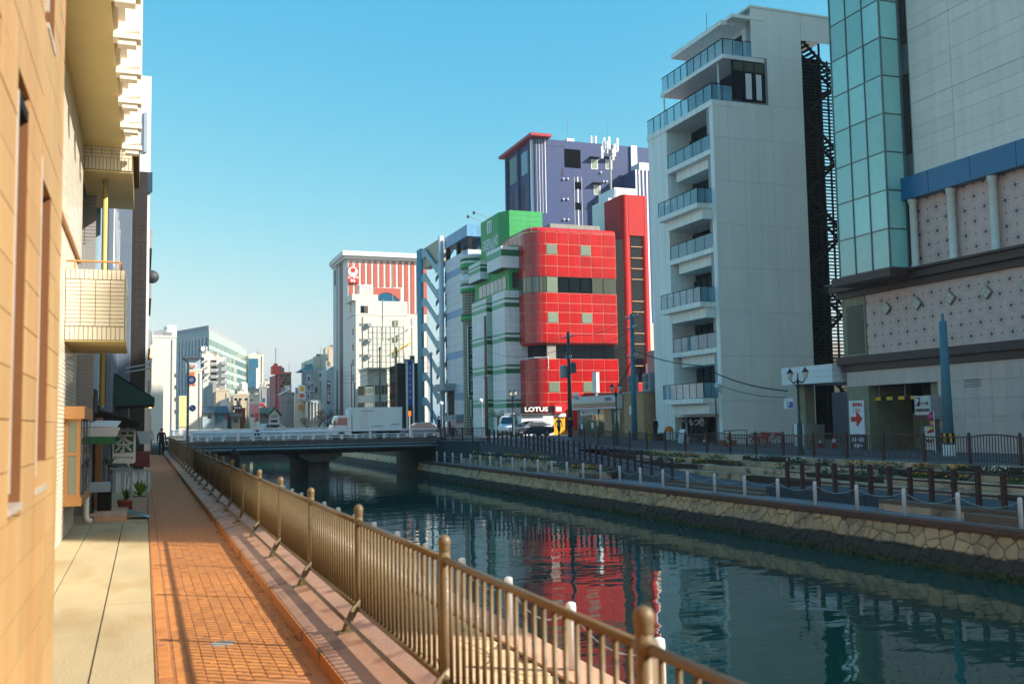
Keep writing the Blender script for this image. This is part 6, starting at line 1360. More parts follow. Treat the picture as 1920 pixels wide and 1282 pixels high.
tw = thing('white_tall_house', 'tall narrow white house whose top catches the sun', 'building', (-1, 42, 0)); obj('wall', MB().box(-6, 41.2, -.05, .12, 49, 15.7), 'white', tw); obj('cap', MB().box(-6, 41.1, 11.0, .2, 41.2, 11.8), 'roof_blue', tw); bx('sign_scroll', tw, 'house_blue', -.14, 41.12, 12.6, -.02, 41.19, 14.2)
hb_ = thing('balcony_house', 'narrow house with stacked balconies and lit bulbs on the left bank', 'building', (-1, 52, 0)); obj('wall', MB().box(-6, 49.2, -.05, .0, 60, 12.0), 'mauve_wall', hb_)
for j in range(4): bx('balcony', hb_, 'grey', .0, 50, 3.1+j*2.4, .26, 58, 4.0+j*2.4); bx('opening', hb_, 'glass_dark', -.01, 50.2, 4.05+j*2.4, .02, 57.8, 5.3+j*2.4)
for zz in (2.9, 5.6):
    for k in range(6): obj('bulb', MB().ball((.3, 50.5+k*1.2, zz), .09, 6), 'bulb', hb_)
fh = thing('far_left_house', 'far white shop house at the end of the left bank row', 'building', (-1, 62, 0)); obj('wall', MB().box(-6, 60.2, -.05, .35, 69.5, 7.2), 'white_lit', fh)
for j in range(2):
    for k in range(4): bx('window', fh, 'glass_dark', .34, 61+k*2.1, 1.0+j*3, .38, 62.5+k*2.1, 2.4+j*3)
fh2 = thing('corner_shop_house', 'white shop house at the bridge corner of the left bank', 'building', (-1, 98, 0)); obj('wall', MB().box(-7, 95, .2, 1.6, 112, 7.5), 'white_lit', fh2)
for k in range(5): bx('window', fh2, 'glass_dark', 1.58, 97+k*2.8, 3.9, 1.63, 98.6+k*2.8, 5.4)
dsh = thing('satellite_dish', 'dark satellite dish bracketed above the left bank', 'dish', (.4, 49.4, 10)); c = sY(285, 519, 49.5); obj('bowl', MB().add(*(lambda n: ([(c.x+.32*r*math.cos(2*PI*k/n), 49.5-.18*(1-r*r), c.z+.32*r*math.sin(2*PI*k/n)) for r in (1., .7, .35, .02) for k in range(n)], [(i*n+k, i*n+(k+1) % n, (i+1)*n+(k+1) % n, (i+1)*n+k) for i in range(3) for k in range(n)]))(14)), 'pole_dark', dsh); obj('arm', MB().tube([(c.x, 49.5, c.z), (.15, 49.5, c.z-.1)], .03, 5), 'grey', dsh)
# awnings and shop clutter
def px_poly(pp, Y, dep, m, parent, name): return obj(name, MB().ext([sY(x, y, Y) for x, y in pp], (0, dep, 0)), m, parent)
aw = thing('green_awning', 'large dark green sloping awning over the left-bank shop', 'awning', (-.4, 33, 3)); px_poly([(215, 699), (288, 744), (288, 758), (213, 761)], 31.5, .05, 'awning_green', aw, 'side')
A_, B_ = sY(215, 699, 31.5), sY(288, 744, 31.5); C_ = sY(288, 758, 31.5)
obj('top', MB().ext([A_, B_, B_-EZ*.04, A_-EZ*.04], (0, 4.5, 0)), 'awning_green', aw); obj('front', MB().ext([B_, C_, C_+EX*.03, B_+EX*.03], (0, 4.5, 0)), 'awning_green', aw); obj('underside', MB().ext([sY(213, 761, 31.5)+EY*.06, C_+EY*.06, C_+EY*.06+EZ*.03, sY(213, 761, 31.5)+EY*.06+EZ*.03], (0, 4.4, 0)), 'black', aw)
a2w = thing('dark_awning', 'dark awning with grey stripes above the tea shop', 'awning', (-.5, 26, 2)); P0, P1 = sY(172, 763, 25.5), sY(263, 789, 25.5)
for k in range(6): obj('strip', MB().ext([P0+EY*(k*.45), P1+EY*(k*.45), P1+EY*(k*.45)-EZ*.03, P0+EY*(k*.45)-EZ*.03], (0, .44, 0)), 'stripe_white' if k % 2 else 'awning_dark', a2w)
obj('valance', MB().ext([P1, P1-EZ*.18, P1-EZ*.18+EX*.02, P1+EX*.02], (0, 2.7, 0)), 'awning_green', a2w); obj('side', MB().ext([P0-EZ*.04, P1-EZ*.04, P1-EZ*.14, P0-EZ*.55], (0, .02, 0)), 'black', a2w)
wa = thing('white_green_awning', 'small white awning with green valance beside the bay window', 'awning', (-.6, 22, 1.9)); Q0, Q1 = sY(168, 800, 22.0), sY(225, 801, 22.0); obj('top', MB().ext([Q0+EY*1.0+EZ*.12, Q1+EY*1.0+EZ*.12, Q1-EX*.06, Q0], (0, 0, .02)), 'stripe_white', wa); px_poly([(168, 801), (226, 801), (219, 818), (168, 818)], 22.0, .02, 'stripe_white', wa, 'slope'); px_poly([(168, 818), (217, 818), (217, 832), (168, 832)], 22.0, .02, 'green', wa, 'valance')
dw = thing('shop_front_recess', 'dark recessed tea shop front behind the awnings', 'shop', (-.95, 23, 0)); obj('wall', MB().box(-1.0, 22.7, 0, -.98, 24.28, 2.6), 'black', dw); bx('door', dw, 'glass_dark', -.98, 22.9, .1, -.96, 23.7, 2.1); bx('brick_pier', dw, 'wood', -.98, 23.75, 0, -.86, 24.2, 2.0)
M('tea_green', (14, 92, 22), .5); sg = thing('tea_sign', 'hanging white and green sign with a large tea character', 'sign', (-.25, 27.2, 1)); sY0 = 27.0; a, b = sY(211.5, 805, sY0), sY(254, 868, sY0)
obj('box', MB().ext([(x, sY0, z) for x, z in rrect(a.x, b.x, b.z, a.z, .06, 4)], (0, .12, 0)), 'white', sg); a, b = sY(214.5, 810, sY0), sY(250, 847.5, sY0); bx('green_field', sg, 'tea_green', a.x, sY0-.012, b.z, b.x, sY0-.001, a.z); c = sY(232, 829, sY0); text(sg, '茶', 'stripe_white', (c.x, sY0-.014, c.z), EX, EZ, .46, .50, bold=.02); c = sY(232, 857, sY0); text(sg, 'ボナーハイむ', 'navy', (c.x, sY0-.004, c.z), EX, EZ, .46, .055)
bx('bracket', sg, 'grey', a.x-.08, sY0+.02, b.z-.42, b.x, sY0+.08, b.z-.38); obj('arm', MB().tube([(a.x-.1, sY0+.05, b.z-.6), (a.x-.1, sY0+.05, a.z)], .02, 6), 'grey', sg)
wp = thing('white_slat_screen', 'white corrugated screen panel beside the path', 'screen', (-.3, 29.5, 0)); a, b = sY(212, 884, 29.5), sY(283, 932, 29.5)
for k in range(14):
    x = a.x+(b.x-a.x)*k/14; bx('slat', wp, 'stripe_white' if k % 3 else 'house_blue', x+.005, 29.5-(.03 if k % 2 else 0), 0, x+(b.x-a.x)/14-.005, 29.54, a.z)
bx('top_rail', wp, 'grey', a.x, 29.46, a.z, b.x, 29.56, a.z+.04); bx('end_post', wp, 'grey', b.x-.03, 29.46, 0, b.x+.02, 29.56, a.z)
mb_ = thing('maroon_cabinet', 'dark maroon counter hood behind the tea sign', 'cabinet', (0, 30.5, 1)); px_poly([(240, 850), (281, 846), (281, 876), (243, 872)], 30.0, 1.2, 'maroon', mb_, 'hood'); px_poly([(256, 808), (284, 808), (282, 832), (262, 832)], 31.0, .1, 'house_blue', mb_, 'blue_flap')
ab = thing('steel_brackets', 'pale steel brackets sticking out from the left-bank wall', 'bracket', (-.2, 37, 3.5))
for q in (686, 694): obj('bar', MB().tube([sY(236, q+4, 36), sY(281, q-4, 36), sY(281, q-1, 40)], .025, 5), 'house_blue', ab)
stp = thing('stone_step', 'tiled stone step in front of the tea shop', 'step', (-.6, 21.5, 0))
for k in range(4): bx('tile', stp, 'edge_stone', -.86+k*.145, 20.55, 0, -.72+k*.145, 22.6, .12)
bx('tile', stp, 'edge_stone', -1.0, 20.8, 0, -.87, 21.4, .10)
rpm = thing('blue_ramp_board', 'blue grating ramp leaning on the stone step', 'ramp', (-.1, 21.2, 0)); obj('board', MB().ext([(-.27, 20.9, .13), (.12, 20.75, .012), (.12, 21.3, .012), (-.27, 21.5, .13)], (0, 0, .018)), 'bridge_pipe', rpm)
for k in range(8): obj('rib', MB().box(-.25+k*.046, 20.95, .142-k*.0141, -.24+k*.046, 21.3, .152-k*.0141), 'lamp_green', rpm)
hr_ = thing('shop_handrail', 'thin bent handrail beside the shop step', 'handrail', (-.3, 22.5, 0)); obj('tube', MB().tube([(-.75, 23.2, .1), (-.75, 23.2, .95), (-.72, 23.2, 1.0), (-.32, 23.0, 1.0), (-.28, 23.0, .95), (-.36, 22.8, .1)], .016, 6), 'steel', hr_)
lbz = thing('blue_box_shelf', 'grey blue box and dark crate beside the downpipe', 'box', (-.9, 22.0, 0)); bx('box', lbz, 'house_blue', -1.0, 21.6, .5, -.62, 22.0, .68); bx('crate', lbz, 'black', -.86, 21.7, 0, -.6, 22.2, .5)
# ================================================================ street lamps, poles, wires
def lamp(name, label, x, y, h=4.1, z=None):
    z = zst(y) if z is None else z; t = thing(name, label, 'street lamp', (x, y, z), 'lantern street lamps of the far bank')
    obj('post', MB().lathe((x, y, z), [(.17, 0), (.17, .12), (.13, .2), (.13, 1.5), (.09, 1.58), (.055, 1.65), (.05, h-.55), (.09, h-.5), (.09, h-.42), (.04, h-.36), (.03, h-.1), (.001, h)], 12), 'lamp_green', t, True)
    obj('cross_arm', MB().tube([(x, y-.62, z+h-.35), (x, y-.4, z+h-.52), (x, y, z+h-.42), (x, y+.4, z+h-.52), (x, y+.62, z+h-.35)], .03, 6), 'lamp_green', t)
    for s in (-1, 1):
        obj('scroll', MB().tube([(x, y+s*(.1+.2*i/8+.08*math.cos(i)), z+h-.62-.12*math.sin(i*.8)) for i in range(9)], .018, 5), 'lamp_green', t)
        l = obj('lantern', MB().lathe((x, y+s*.62, z+h-.35), [(.06, 0), (.11, .05), (.17, .30), (.16, .32)], 6), 'lantern_glass', t); obj('lantern_roof', MB().lathe((x, y+s*.62, z+h-.03), [(.2, 0), (.14, .08), (.06, .18), (.02, .26), (.001, .28)], 6), 'lamp_green', l)
lamp('lantern_lamp', 'green lantern lamp beside the white canopy pillar', 30.6, 41.7)
lamp('lantern_lamp', 'green lantern lamp in front of the corner store', 31.0, 63.0)
lamp('lantern_lamp', 'green lantern lamp in front of the white bar wall', 31.5, 85.2)
def globe(label, x, y, h, arm=.4, z=None):
    z = zst(y) if z is None else z; t = thing('globe_lamp', label, 'street lamp', (x, y, z), 'globe lamps of the far bank'); obj('post', MB().tube([(x, y, z), (x, y, z+h-.3), (x, y+arm, z+h-.25)], .035, 6), 'grey', t); obj('globe', MB().ball((x, y+arm, z+h), .24, 12), 'globe', t, True)
globe('white globe lamp beside the curved bastion', 30.0, 103.0, 3.6); globe('white globe lamp next to the brown wooden pole', 33.0, 98.5, 3.7)
g = thing('wall_globe_lamp', 'white globe lamp on a bracket at the white tower corner', 'lamp', (37.6, 60.2, 4)); obj('globe', MB().ball((37.5, 60.1, zX(1353, 722, 37.5)), .26, 12), 'globe', g, True); obj('bracket', MB().tube([(37.9, 60.35, zX(1353, 735, 37.5)), (37.5, 60.1, zX(1353, 732, 37.5))], .04, 5), 'grey', g); obj('pole', MB().tube([(37.3, 60.2, ZS), (37.3, 60.2, zX(1350, 735, 37.5))], .05, 6), 'pole_brown', g)
g2 = thing('pole_globe_lamp', 'white globe lamp fixed to the transformer pole', 'lamp', (33.4, 75.4, 5)); obj('globe', MB().ball((33.4, 75.3, zX(1063, 743, 33.4)), .27, 12), 'globe', g2, True); obj('bracket', MB().tube([(33.8, 75.5, zX(1063, 750, 33.4)), (33.4, 75.3, zX(1063, 748, 33.4))], .03, 5), 'grey', g2)
def upole(label, x, y, zt, m, r=.17, arms=(), z=None):
    z = zst(y) if z is None else z; t = thing('utility_pole', label, 'utility pole', (x, y, z), 'utility poles'); obj('shaft', MB().tube([(x, y, z-.1), (x, y, (z+zt)/2), (x, y, zt)], r, 10, r*.62), m, t, True)
    for za, ln in arms:
        a = obj('cross_arm', MB().box(x-.05, y-ln, za, x+.05, y+ln, za+.09), 'grey_dark', t)
        for k in range(4): obj('insulator', MB().lathe((x, y-ln+.1+k*(2*ln-.2)/3, za+.09), [(.03, 0), (.06, .05), (.03, .1), (.055, .16), (.02, .2)], 7), 'white', a)
    return t
X1 = 33.8; y1 = yX(1067, 700, X1); zt1 = zX(1065, 622, X1)
tp = upole('dark utility pole with transformer can in front of the red building', X1, y1, zt1, 'pole_dark', .2, ((zt1-.5, 1.3), (zt1-2.3, .7)))
obj('transformer', MB().lathe((X1-.35, y1+.35, zX(1065, 708, X1)), [(.28, 0), (.32, .05), (.32, .95), (.26, 1.05)], 12), 'grey', tp); obj('transformer', MB().lathe((X1+.2, y1-.42, zX(1065, 700, X1)), [(.25, 0), (.28, .05), (.28, .8), (.2, .9)], 12), 'grey_dark', tp)
X2 = 35.5; y2 = yX(1187, 700, X2); zt2 = zX(1186, 588, X2)
up2 = upole('blue-grey concrete utility pole beside the tan annex', X2, y2, zt2, 'pole_teal', .24, ((zt2-.35, 1.1), (zt2-1.2, .8), (zt2-3.4, .9)))
X3 = 35.5; y3 = yX(911, 700, X3)
upole('brown wooden pole in front of the green and white building', X3, y3, zX(911, 592, X3), 'pole_brown', .2, ((zX(911, 708, X3), .8),))
X4 = 34.5; y4 = yX(1775, 750, X4); zt4 = zX(1768, 602, X4)
p4 = upole('thick teal pole with yellow and black foot by the parking building', X4, y4, zt4, 'pole_teal', .26, ())
zs4 = zX(1777, 812, X4)
for k in range(14): 
    a = 2*PI*k/14; a1 = 2*PI*(k+.8)/14; obj('foot_stripe', MB().ext([(X4+.30*math.cos(a), y4+.30*math.sin(a), .5), (X4+.30*math.cos(a1), y4+.30*math.sin(a1), .5), (X4+.25*math.cos(a1), y4+.25*math.sin(a1), .5), (X4+.25*math.cos(a), y4+.25*math.sin(a), .5)], (0, 0, zs4-.5)), 'yellow' if k % 2 else 'black', p4)
obj('foot_band', MB().lathe((X4, y4, ZS), [(.29, 0), (.29, .5)], 14), 'white', p4); obj('top_pin', MB().tube([(X4, y4, zt4), (X4, y4, zt4+.35)], .06, 6), 'pole_teal', p4)
for p, X, q0, m, l in ((335, 24, 0, '', ''),): pass
for p, q, Y, m, r, l in ((712, 650, 140, 'pole_brown', .16, 'brown utility pole behind the truck box'), (742.5, 650, 143, 'pole_brown', .18, 'brown utility pole at the black building corner'), (632, 692, 150, 'pole_dark', .13, 'thin dark utility pole beside the studded mall panel'), (808, 660, 126, 'pole_grey', .2, 'pale utility pole in front of the teal stair'), (775, 680, 118, 'white', .14, 'white pole beside the blue vertical sign'), (665, 718, 148, 'pole_dark', .13, 'dark utility pole in front of the cream office'), (659, 680, 150, 'pole_brown', .1, 'slim tan pole left of the cream office'), (966, 758, 92, 'lamp_green', .09, 'slim teal pole right of the white van')):
    a = sY(p, q, Y); upole(l, a.x, Y, a.z, m, r, ((a.z-.4, .7),) if q < 700 and m != 'white' else ())
# traffic mirror pole at the left end of the bridge
tm = thing('signal_pole', 'tall grey pole with curved arm and blue disc signs at bridge end', 'pole', (3.2, 76, .4)); c = sY(353, 676, 77); obj('shaft', MB().tube([(c.x, 77, 0), (c.x, 77, c.z-.3), (c.x-.1, 77, c.z), (c.x-.4, 76.5, c.z+.15)], .09, 8), 'pole_grey', tm, True)
for p, q, r in ((359, 712, .32), (361, 765, .24)): k = sY(p, q, 76.8); d = obj('disc_sign', MB().disc((k.x, 76.8, k.z), (0, 1, 0), r, .04, 20), 'blue', tm); obj('disc_mark', MB().disc((k.x, 76.77, k.z), (0, 1, 0), r*.55, .03, 16) if q < 730 else MB().ext([(k.x-.16, 76.77, k.z+.13), (k.x-.13, 76.77, k.z+.16), (k.x+.16, 76.77, k.z-.13), (k.x+.13, 76.77, k.z-.16)], (0, -.02, 0)), 'white', d)
tm2 = thing('bridge_signboard', 'orange and grey control box on the pole at bridge right end', 'box', (20, 90, .4)); a, b = sY(765.5, 770, 90), sY(771, 780, 90); bx('box', tm2, 'orange', a.x, 90, b.z, b.x, 90.2, a.z); bx('post', tm2, 'grey', (a.x+b.x)/2-.05, 90.05, .4, (a.x+b.x)/2+.05, 90.15, b.z)
def wire(label, a, b, sag, r=.018, grp='overhead wires', n=14):
    a, b = Vector(a), Vector(b); tag(obj('overhead_wire', MB().tube([a.lerp(b, i/n)-EZ*sag*4*(i/n)*(1-i/n) for i in range(n+1)], r, 4), 'wire'), label, 'wire', grp)
for k in range(3): wire('thin wire from the transformer pole to the annex pole, %s' % ('upper', 'middle', 'lower')[k], (X1, y1-1+k*.8, zt1-.3-k*.9), (X2, y2+.8-k*.3, zt2-.3-k*1.0), .5)
wire('thick cable from the annex pole past the white tower to the canopy', (X2, y2, zX(1186, 655, X2)), (36.6, 61.0, zX(1330, 683, 36.6)), .25, .035); wire('thick cable dropping from white tower to the canopy pillar', (36.6, 61.0, zX(1330, 683, 36.6)), (37.4, 52.0, 3.4), .35, .04)
wire('thin cable under the thick one at the white tower', (36.9, 60.3, zX(1350, 712, 36.9)), (37.4, 52.2, 3.0), .3, .02)
for k in range(3): wire('wire from the annex pole to the store roof, %s' % ('left', 'middle', 'right')[k], (X2, y2, zt2-3.4), (38+k*.3, 77+k, 4.6), .35, .02)
for k in range(3): wire('wire from the brown wooden pole to the transformer pole, %s' % ('upper', 'middle', 'lower')[k], (X3, y3, zX(911, 620+k*36, X3)), (X1, y1, zt1-.4-k*.8), .9)
for k in range(4): a, b = sY(742, 655+k*9, 142), sY(808, 668+k*10, 127); wire('wire between pale pole and black building pole, %s from the top' % ORD[k].replace('nearest', 'first'), a, b, .6)
for k in range(4): a, b = sY(632, 700+k*5, 150), sY(712, 664+k*12, 140); wire('wire between mall corner and truck-side pole, %s from the top' % ORD[k].replace('nearest', 'first'), a, b, .7)
# ================================================================ vehicles
def wheels(t, L0, W, xs, r=.31, w=.2):
    for x in xs:
        for s in (-1, 1):
            wl = obj('wheel', MB().tube([(x, s*(W/2-w/2)-w/2, r), (x, s*(W/2-w/2)+w/2, r)], r, 18), 'tyre', t, True); obj('rim', MB().disc((x, s*(W/2+.005), r), (0, 1, 0), r*.6, .02, 14), 'rim', wl)
def car(name, label, cat, sec, W, wh, body, glassrects, ends, group=None, extras=None):
    """sec: stations (x, z_bottom, z_belt, z_roof, roof half width); built nose towards -x, then placed"""
    t = thing(name, label, cat, (0, 0, 0), group); vs = []; fs = []
    for (x, zb, zm, zr2, hr, hw) in sec:
        ring = [(-hw*.92, zb), (-hw, zb+.18), (-hw, zm-.06), (-hw*.97, zm), (-hr, zr2-.06), (-hr*.86, zr2), (hr*.86, zr2), (hr, zr2-.06), (hw*.97, zm), (hw, zm-.06), (hw, zb+.18), (hw*.92, zb)]
        vs += [(x, y, z) for y, z in ring]
    n = 12
    for i in range(len(sec)-1):
        for k in range(n): fs.append((i*n+k, i*n+(k+1) % n, (i+1)*n+(k+1) % n, (i+1)*n+k))
    fs += [tuple(range(n))[::-1], tuple(range((len(sec)-1)*n, len(sec)*n))]
    obj('body', MB().add(vs, fs), body, t, False)
    for nm, pts, m in glassrects: obj(nm, MB().add(pts, [tuple(range(len(pts)))]), m, t)
    wheels(t, 0, W, wh); return t
def sideglass(pts, y): return [[(x, y*s, z) for x, z in pts] for s in (-1, 1)]
def place(t, loc, rz): t.location = loc; t.rotation_euler = (0, 0, rz)
def hatch(name, label, cat, body, W=1.7, L=4.3, H=1.5, grp=None, van=False):
    hw = W/2
    if van:
        sec = [(0, .3, .75, .80, hw*.7, hw*.9), (.12, .22, .95, 1.0, hw*.8, hw), (.55, .22, 1.05, 1.12, hw*.88, hw), (1.25, .22, 1.05, H-.1, hw*.86, hw), (1.6, .22, 1.05, H, hw*.88, hw), (L-.35, .22, 1.05, H, hw*.88, hw), (L, .3, 1.0, H-.12, hw*.86, hw*.98)]
        wsl = [(.60, 1.14), (1.24, H-.12)]; sg_ = [(1.0, 1.1), (1.42, H-.16), (L-.3, H-.16), (L-.15, 1.1)]
    else:
        sec = [(0, .3, .6, .66, hw*.6, hw*.85), (.2, .2, .76, .82, hw*.7, hw), (1.15, .2, .9, .96, hw*.86, hw), (1.9, .2, .92, H-.06, hw*.74, hw), (2.3, .2, .92, H, hw*.74, hw), (3.3, .2, .94, H-.03, hw*.74, hw), (L-.25, .24, .95, 1.05, hw*.75, hw*.97), (L, .34, .85, .95, hw*.7, hw*.88)]
        wsl = [(1.2, .98), (1.88, H-.09)]; sg_ = [(1.5, .96), (2.0, H-.12), (3.2, H-.12), (3.75, .98)]
    gl_ = [('windscreen', [(wsl[0][0]-.02, -hw*.78, wsl[0][1]+.02), (wsl[0][0]-.02, hw*.78, wsl[0][1]+.02), (wsl[1][0]-.02, hw*.66, wsl[1][1]+.03), (wsl[1][0]-.02, -hw*.66, wsl[1][1]+.03)], 'glass_car')]
    for s in (-1, 1):
        y0, y1 = s*(hw*.985), s*(hw*(.90 if van else .80)); gl_.append(('side_window', [(sg_[0][0], y0, sg_[0][1]), (sg_[1][0], y1, sg_[1][1]), (sg_[2][0], y1, sg_[2][1]), (sg_[3][0], y0, sg_[3][1])], 'glass_car'))
    t = car(name, label, cat, sec, W, (.82, L-.85), body, gl_, None, grp)
    for s in (-1, 1): bx('headlight', t, 'lantern_glass', -.015, s*hw*.62-.16, .62, .12, s*hw*.62+.16, .76); bx('tail_light', t, 'red', L-.06, s*hw*.74-.1, .8, L+.02, s*hw*.74+.1, 1.0)
    bx('bumper', t, 'grey_dark', -.06, -hw*.8, .28, .1, hw*.8, .46); bx('number_plate', t, 'yellow' if van else 'white', -.08, -.17, .44, -.055, .17, .58)
    return t
v = hatch('white_van', 'white van with roof rack parked by the green building', 'van', 'car_white', 1.7, 4.6, 1.95, None, True)
bx('roof_rack', v, 'steel', 1.7, -.7, 1.98, 4.0, .7, 2.02); bx('roof_load', v, 'white', 1.9, -.45, 2.03, 3.6, .45, 2.22); place(v, (33.5, 92.6, zst(92)), rad(62))
c = hatch('blue_grey_car', 'dark blue-grey car parked in front of the white bar wall', 'car', 'car_dark', 1.7, 4.4, 1.42); place(c, (31.6, 86.6, .42), rad(8))
c = hatch('silver_minivan', 'silver minivan crossing the second bridge', 'car', 'car_silver', 1.75, 4.6, 1.72, None, True); q = sY(512, 800, 141); place(c, (q.x+1.5, 140.2, .55), rad(215)); c.scale = (.88, .88, .9)
c = hatch('dark_car', 'dark car half hidden behind the truck', 'car', 'car_dark', 1.7, 4.3, 1.45); q = sY(770, 800, 91); place(c, (q.x-1.4, 91, .45), 0)
# refrigerated truck on the bridge
tk = thing('box_truck', 'white refrigerated box truck driving on the bridge', 'truck', (0, 0, 0)); TW = 1.9; hw = TW/2
bx('cargo_box', tk, 'truck_white', 1.62, -hw, .78, 5.65, hw, 2.62); bx('box_rail', tk, 'grey', 1.70, -hw-.02, .74, 5.67, hw+.02, .80); bx('box_edge', tk, 'grey', 5.6, -hw-.015, .78, 5.67, hw+.015, 2.64)
bx('reefer_unit', tk, 'white', 1.35, -.6, 2.0, 1.72, .6, 2.55)
cabp = [(0.02, .42), (0.0, .95), (.12, 1.25), (.42, 1.92), (.55, 2.0), (1.5, 2.0), (1.55, 1.9), (1.55, .42)]
obj('cab', MB().ext([(x, -hw*.95, z) for x, z in cabp], (0, TW*.95, 0)), 'car_white', tk)
for s in (-1, 1): 
    ys = s*(hw*.95+.006); d = obj('cab_window', MB().add([(.30, ys, 1.25), (.52, ys, 1.82), (1.22, ys, 1.82), (1.22, ys, 1.2)], [(0, 1, 2, 3)]), 'glass_car', tk); bx('door_handle', tk, 'black', 1.1, ys-.01, 1.02, 1.25, ys+.01, 1.06); bx('mirror', tk, 'black', .15, s*(hw+.08)-.06, 1.25, .25, s*(hw+.08)+.06, 1.6)
    bx('side_door', tk, 'white', 2.25, s*(hw+.004)-.006, .95, 2.85, s*(hw+.004)+.006, 2.35); bx('door_bar', tk, 'bridge_pipe', 2.3, s*(hw+.02)-.01, 2.32, 3.3, s*(hw+.02)+.01, 2.36); bx('latch', tk, 'bridge_pipe', 3.1, s*(hw+.02)-.01, 1.12, 4.0, s*(hw+.02)+.01, 1.16); bx('stripe', tk, 'roof_teal', 4.7, s*(hw+.01)-.004, 1.22, 5.4, s*(hw+.01)+.004, 1.28)
obj('windscreen', MB().add([(.10, -hw*.82, 1.28), (.10, hw*.82, 1.28), (.40, hw*.78, 1.9), (.40, -hw*.78, 1.9)], [(0, 1, 2, 3)]), 'glass_car', tk); bx('chassis', tk, 'black', .3, -.5, .42, 5.5, .5, .75); bx('front_bumper', tk, 'grey', -.08, -hw*.95, .35, .1, hw*.95, .6); bx('guard', tk, 'grey_dark', 2.3, -hw, .5, 3.5, hw, .7)
wheels(tk, 0, TW, (.75, 4.3), .36, .24)
q = sY(622, 800, 79.2); place(tk, (q.x-.15, 79.2, .5), 0)
# ================================================================ people
def person_mesh(pose):
    """one continuous skinned body; heights in metres"""
    V = [(0, 0, .95), (0, 0, 1.12), (0, .0, 1.30), (0, 0, 1.44), (0, -.01, 1.53), (0, -.02, 1.62), (0, -.02, 1.70)]; R_ = [(.155, .11), (.145, .10), (.18, .115), (.12, .09), (.052, .055), (.078, .095), (.06, .075)]; E = [(0, 1), (1, 2), (2, 3), (3, 4), (4, 5), (5, 6)]
    def add(p, r, fr): V.append(p); R_.append((r, r) if not isinstance(r, tuple) else r); E.append((fr, len(V)-1)); return len(V)-1
    st_ = {'stand': (.02, -.02), 'walk': (-.24, .20), 'sit': (-.38, -.30)}[pose]
    for s, k in ((-1, 0), (1, 1)):
        a = add((s*.19, 0, 1.42), .062, 3); f = st_[1-k]
        b = add((s*.245, f*.35+.03, 1.14), .045, a); c = add((s*.23, f*.8-.06 if pose != 'sit' else -.42, .90 if pose != 'sit' else 1.02), .034, b); d = add((s*.225, f*.9-.10 if pose != 'sit' else -.50, .81 if pose != 'sit' else 1.0), .036, c)
        h = add((s*.095, 0, .88), .10, 0)
        if pose == 'sit': kn = add((s*.12, -.36, .70-.12*k), .07, h); an = add((s*.11, -.22-.1*k, .30-.05*k), .045, kn); add((s*.11, -.40-.1*k, .26-.05*k), .04, an)
        else: kn = add((s*.10, st_[k]*.55-.02, .49), .068, h); an = add((s*.10, st_[k]+.03, .09), .046, kn); add((s*.11, st_[k]-.13, .045), .042, an)
    me = bpy.data.meshes.new('person'); me.from_pydata(V, E, []); o = bpy.data.objects.new('person', me); COL.objects.link(o)
    sk = o.modifiers.new('skin', 'SKIN'); sk.use_smooth_shade = True; ss = o.modifiers.new('sub', 'SUBSURF'); ss.levels = 1
    for i, r in enumerate(R_): me.skin_vertices[0].data[i].radius = r
    me.skin_vertices[0].data[0].use_root = True
    bpy.context.view_layer.update(); ev = bpy.data.meshes.new_from_object(o.evaluated_get(bpy.context.evaluated_depsgraph_get())); bpy.data.objects.remove(o); return ev
PM = {p: person_mesh(p) for p in ('stand', 'walk', 'sit')}
def person(label, pose, loc, rz, top, legs, hair='hair', shoes='black', sc_=1.0, bag=None):
    t = thing('person', label, 'person', (0, 0, 0), None); me = PM[pose].copy(); me.materials.clear()
    for m in (top, legs, 'skin', shoes): me.materials.append(MATS[m])
    for p in me.polygons:
        c = p.center; r = abs(c.x)
        if c.z > 1.485: k = 2
        elif c.z < .085: k = 3
        elif r > .17 and c.z < .90 and pose != 'sit': k = 2
        elif c.z < .93 and not (pose == 'sit' and c.z > .92): k = 1
        else: k = 0
        p.material_index = k
    b = put('body', me, None, t)
    obj('hair', MB().add([(x*.088, y*.105-.012, 1.655+z*.095) for x, y, z in [(math.cos(a)*math.sin(b_), math.sin(a)*math.sin(b_), math.cos(b_)) for b_ in (.05, .5, 1.0, 1.5, 1.75) for a in [2*PI*k/12 for k in range(12)]]], [(i*12+k, i*12+(k+1) % 12, (i+1)*12+(k+1) % 12, (i+1)*12+k) for i in range(4) for k in range(12)]), hair, t, True)
    for s in (-1, 1): obj('ear', MB().ball((s*.082, -.01, 1.62), .02, 5), 'skin', t)
    obj('nose', MB().ball((0, -.115, 1.615), .016, 5), 'skin', t)
    obj('jacket_hem', MB().lathe((0, 0, .84), [(.165, 0), (.16, .1), (.15, .2)], 12), top, t, True)
    if bag: obj('bag', MB().box(bag[0]-.06, bag[1]-.16, bag[2]-.25, bag[0]+.06, bag[1]+.16, bag[2]), 'black', t)
    t.location = loc; t.rotation_euler = (0, 0, rz); t.scale = (sc_,)*3; return t
person('person in a dark suit walking away on the brick path', 'walk', (1.05, 66.2, 0), rad(180), 'cloth_black', 'cloth_black', bag=(-.3, .1, .95))
person('person in pale pink top behind the dark-suited walker', 'stand', (.35, 70.3, .14), rad(160), 'cloth_pink', 'cloth_grey')
q = sY(482, 800, 76.4); person('person in a white shirt with dark trousers walking on the bridge', 'walk', (q.x, 76.2, .60), rad(-90), 'cloth_white', 'cloth_black')
q = sY(823, 800, 77); person('person in a navy suit at the bridge end', 'walk', (q.x, 77.0, .6), rad(-80), 'cloth_navy', 'cloth_navy')
person('person in grey walking beside the yellow bar entrance', 'walk', (33.2, 78.6, .42), rad(10), 'cloth_grey', 'cloth_black')
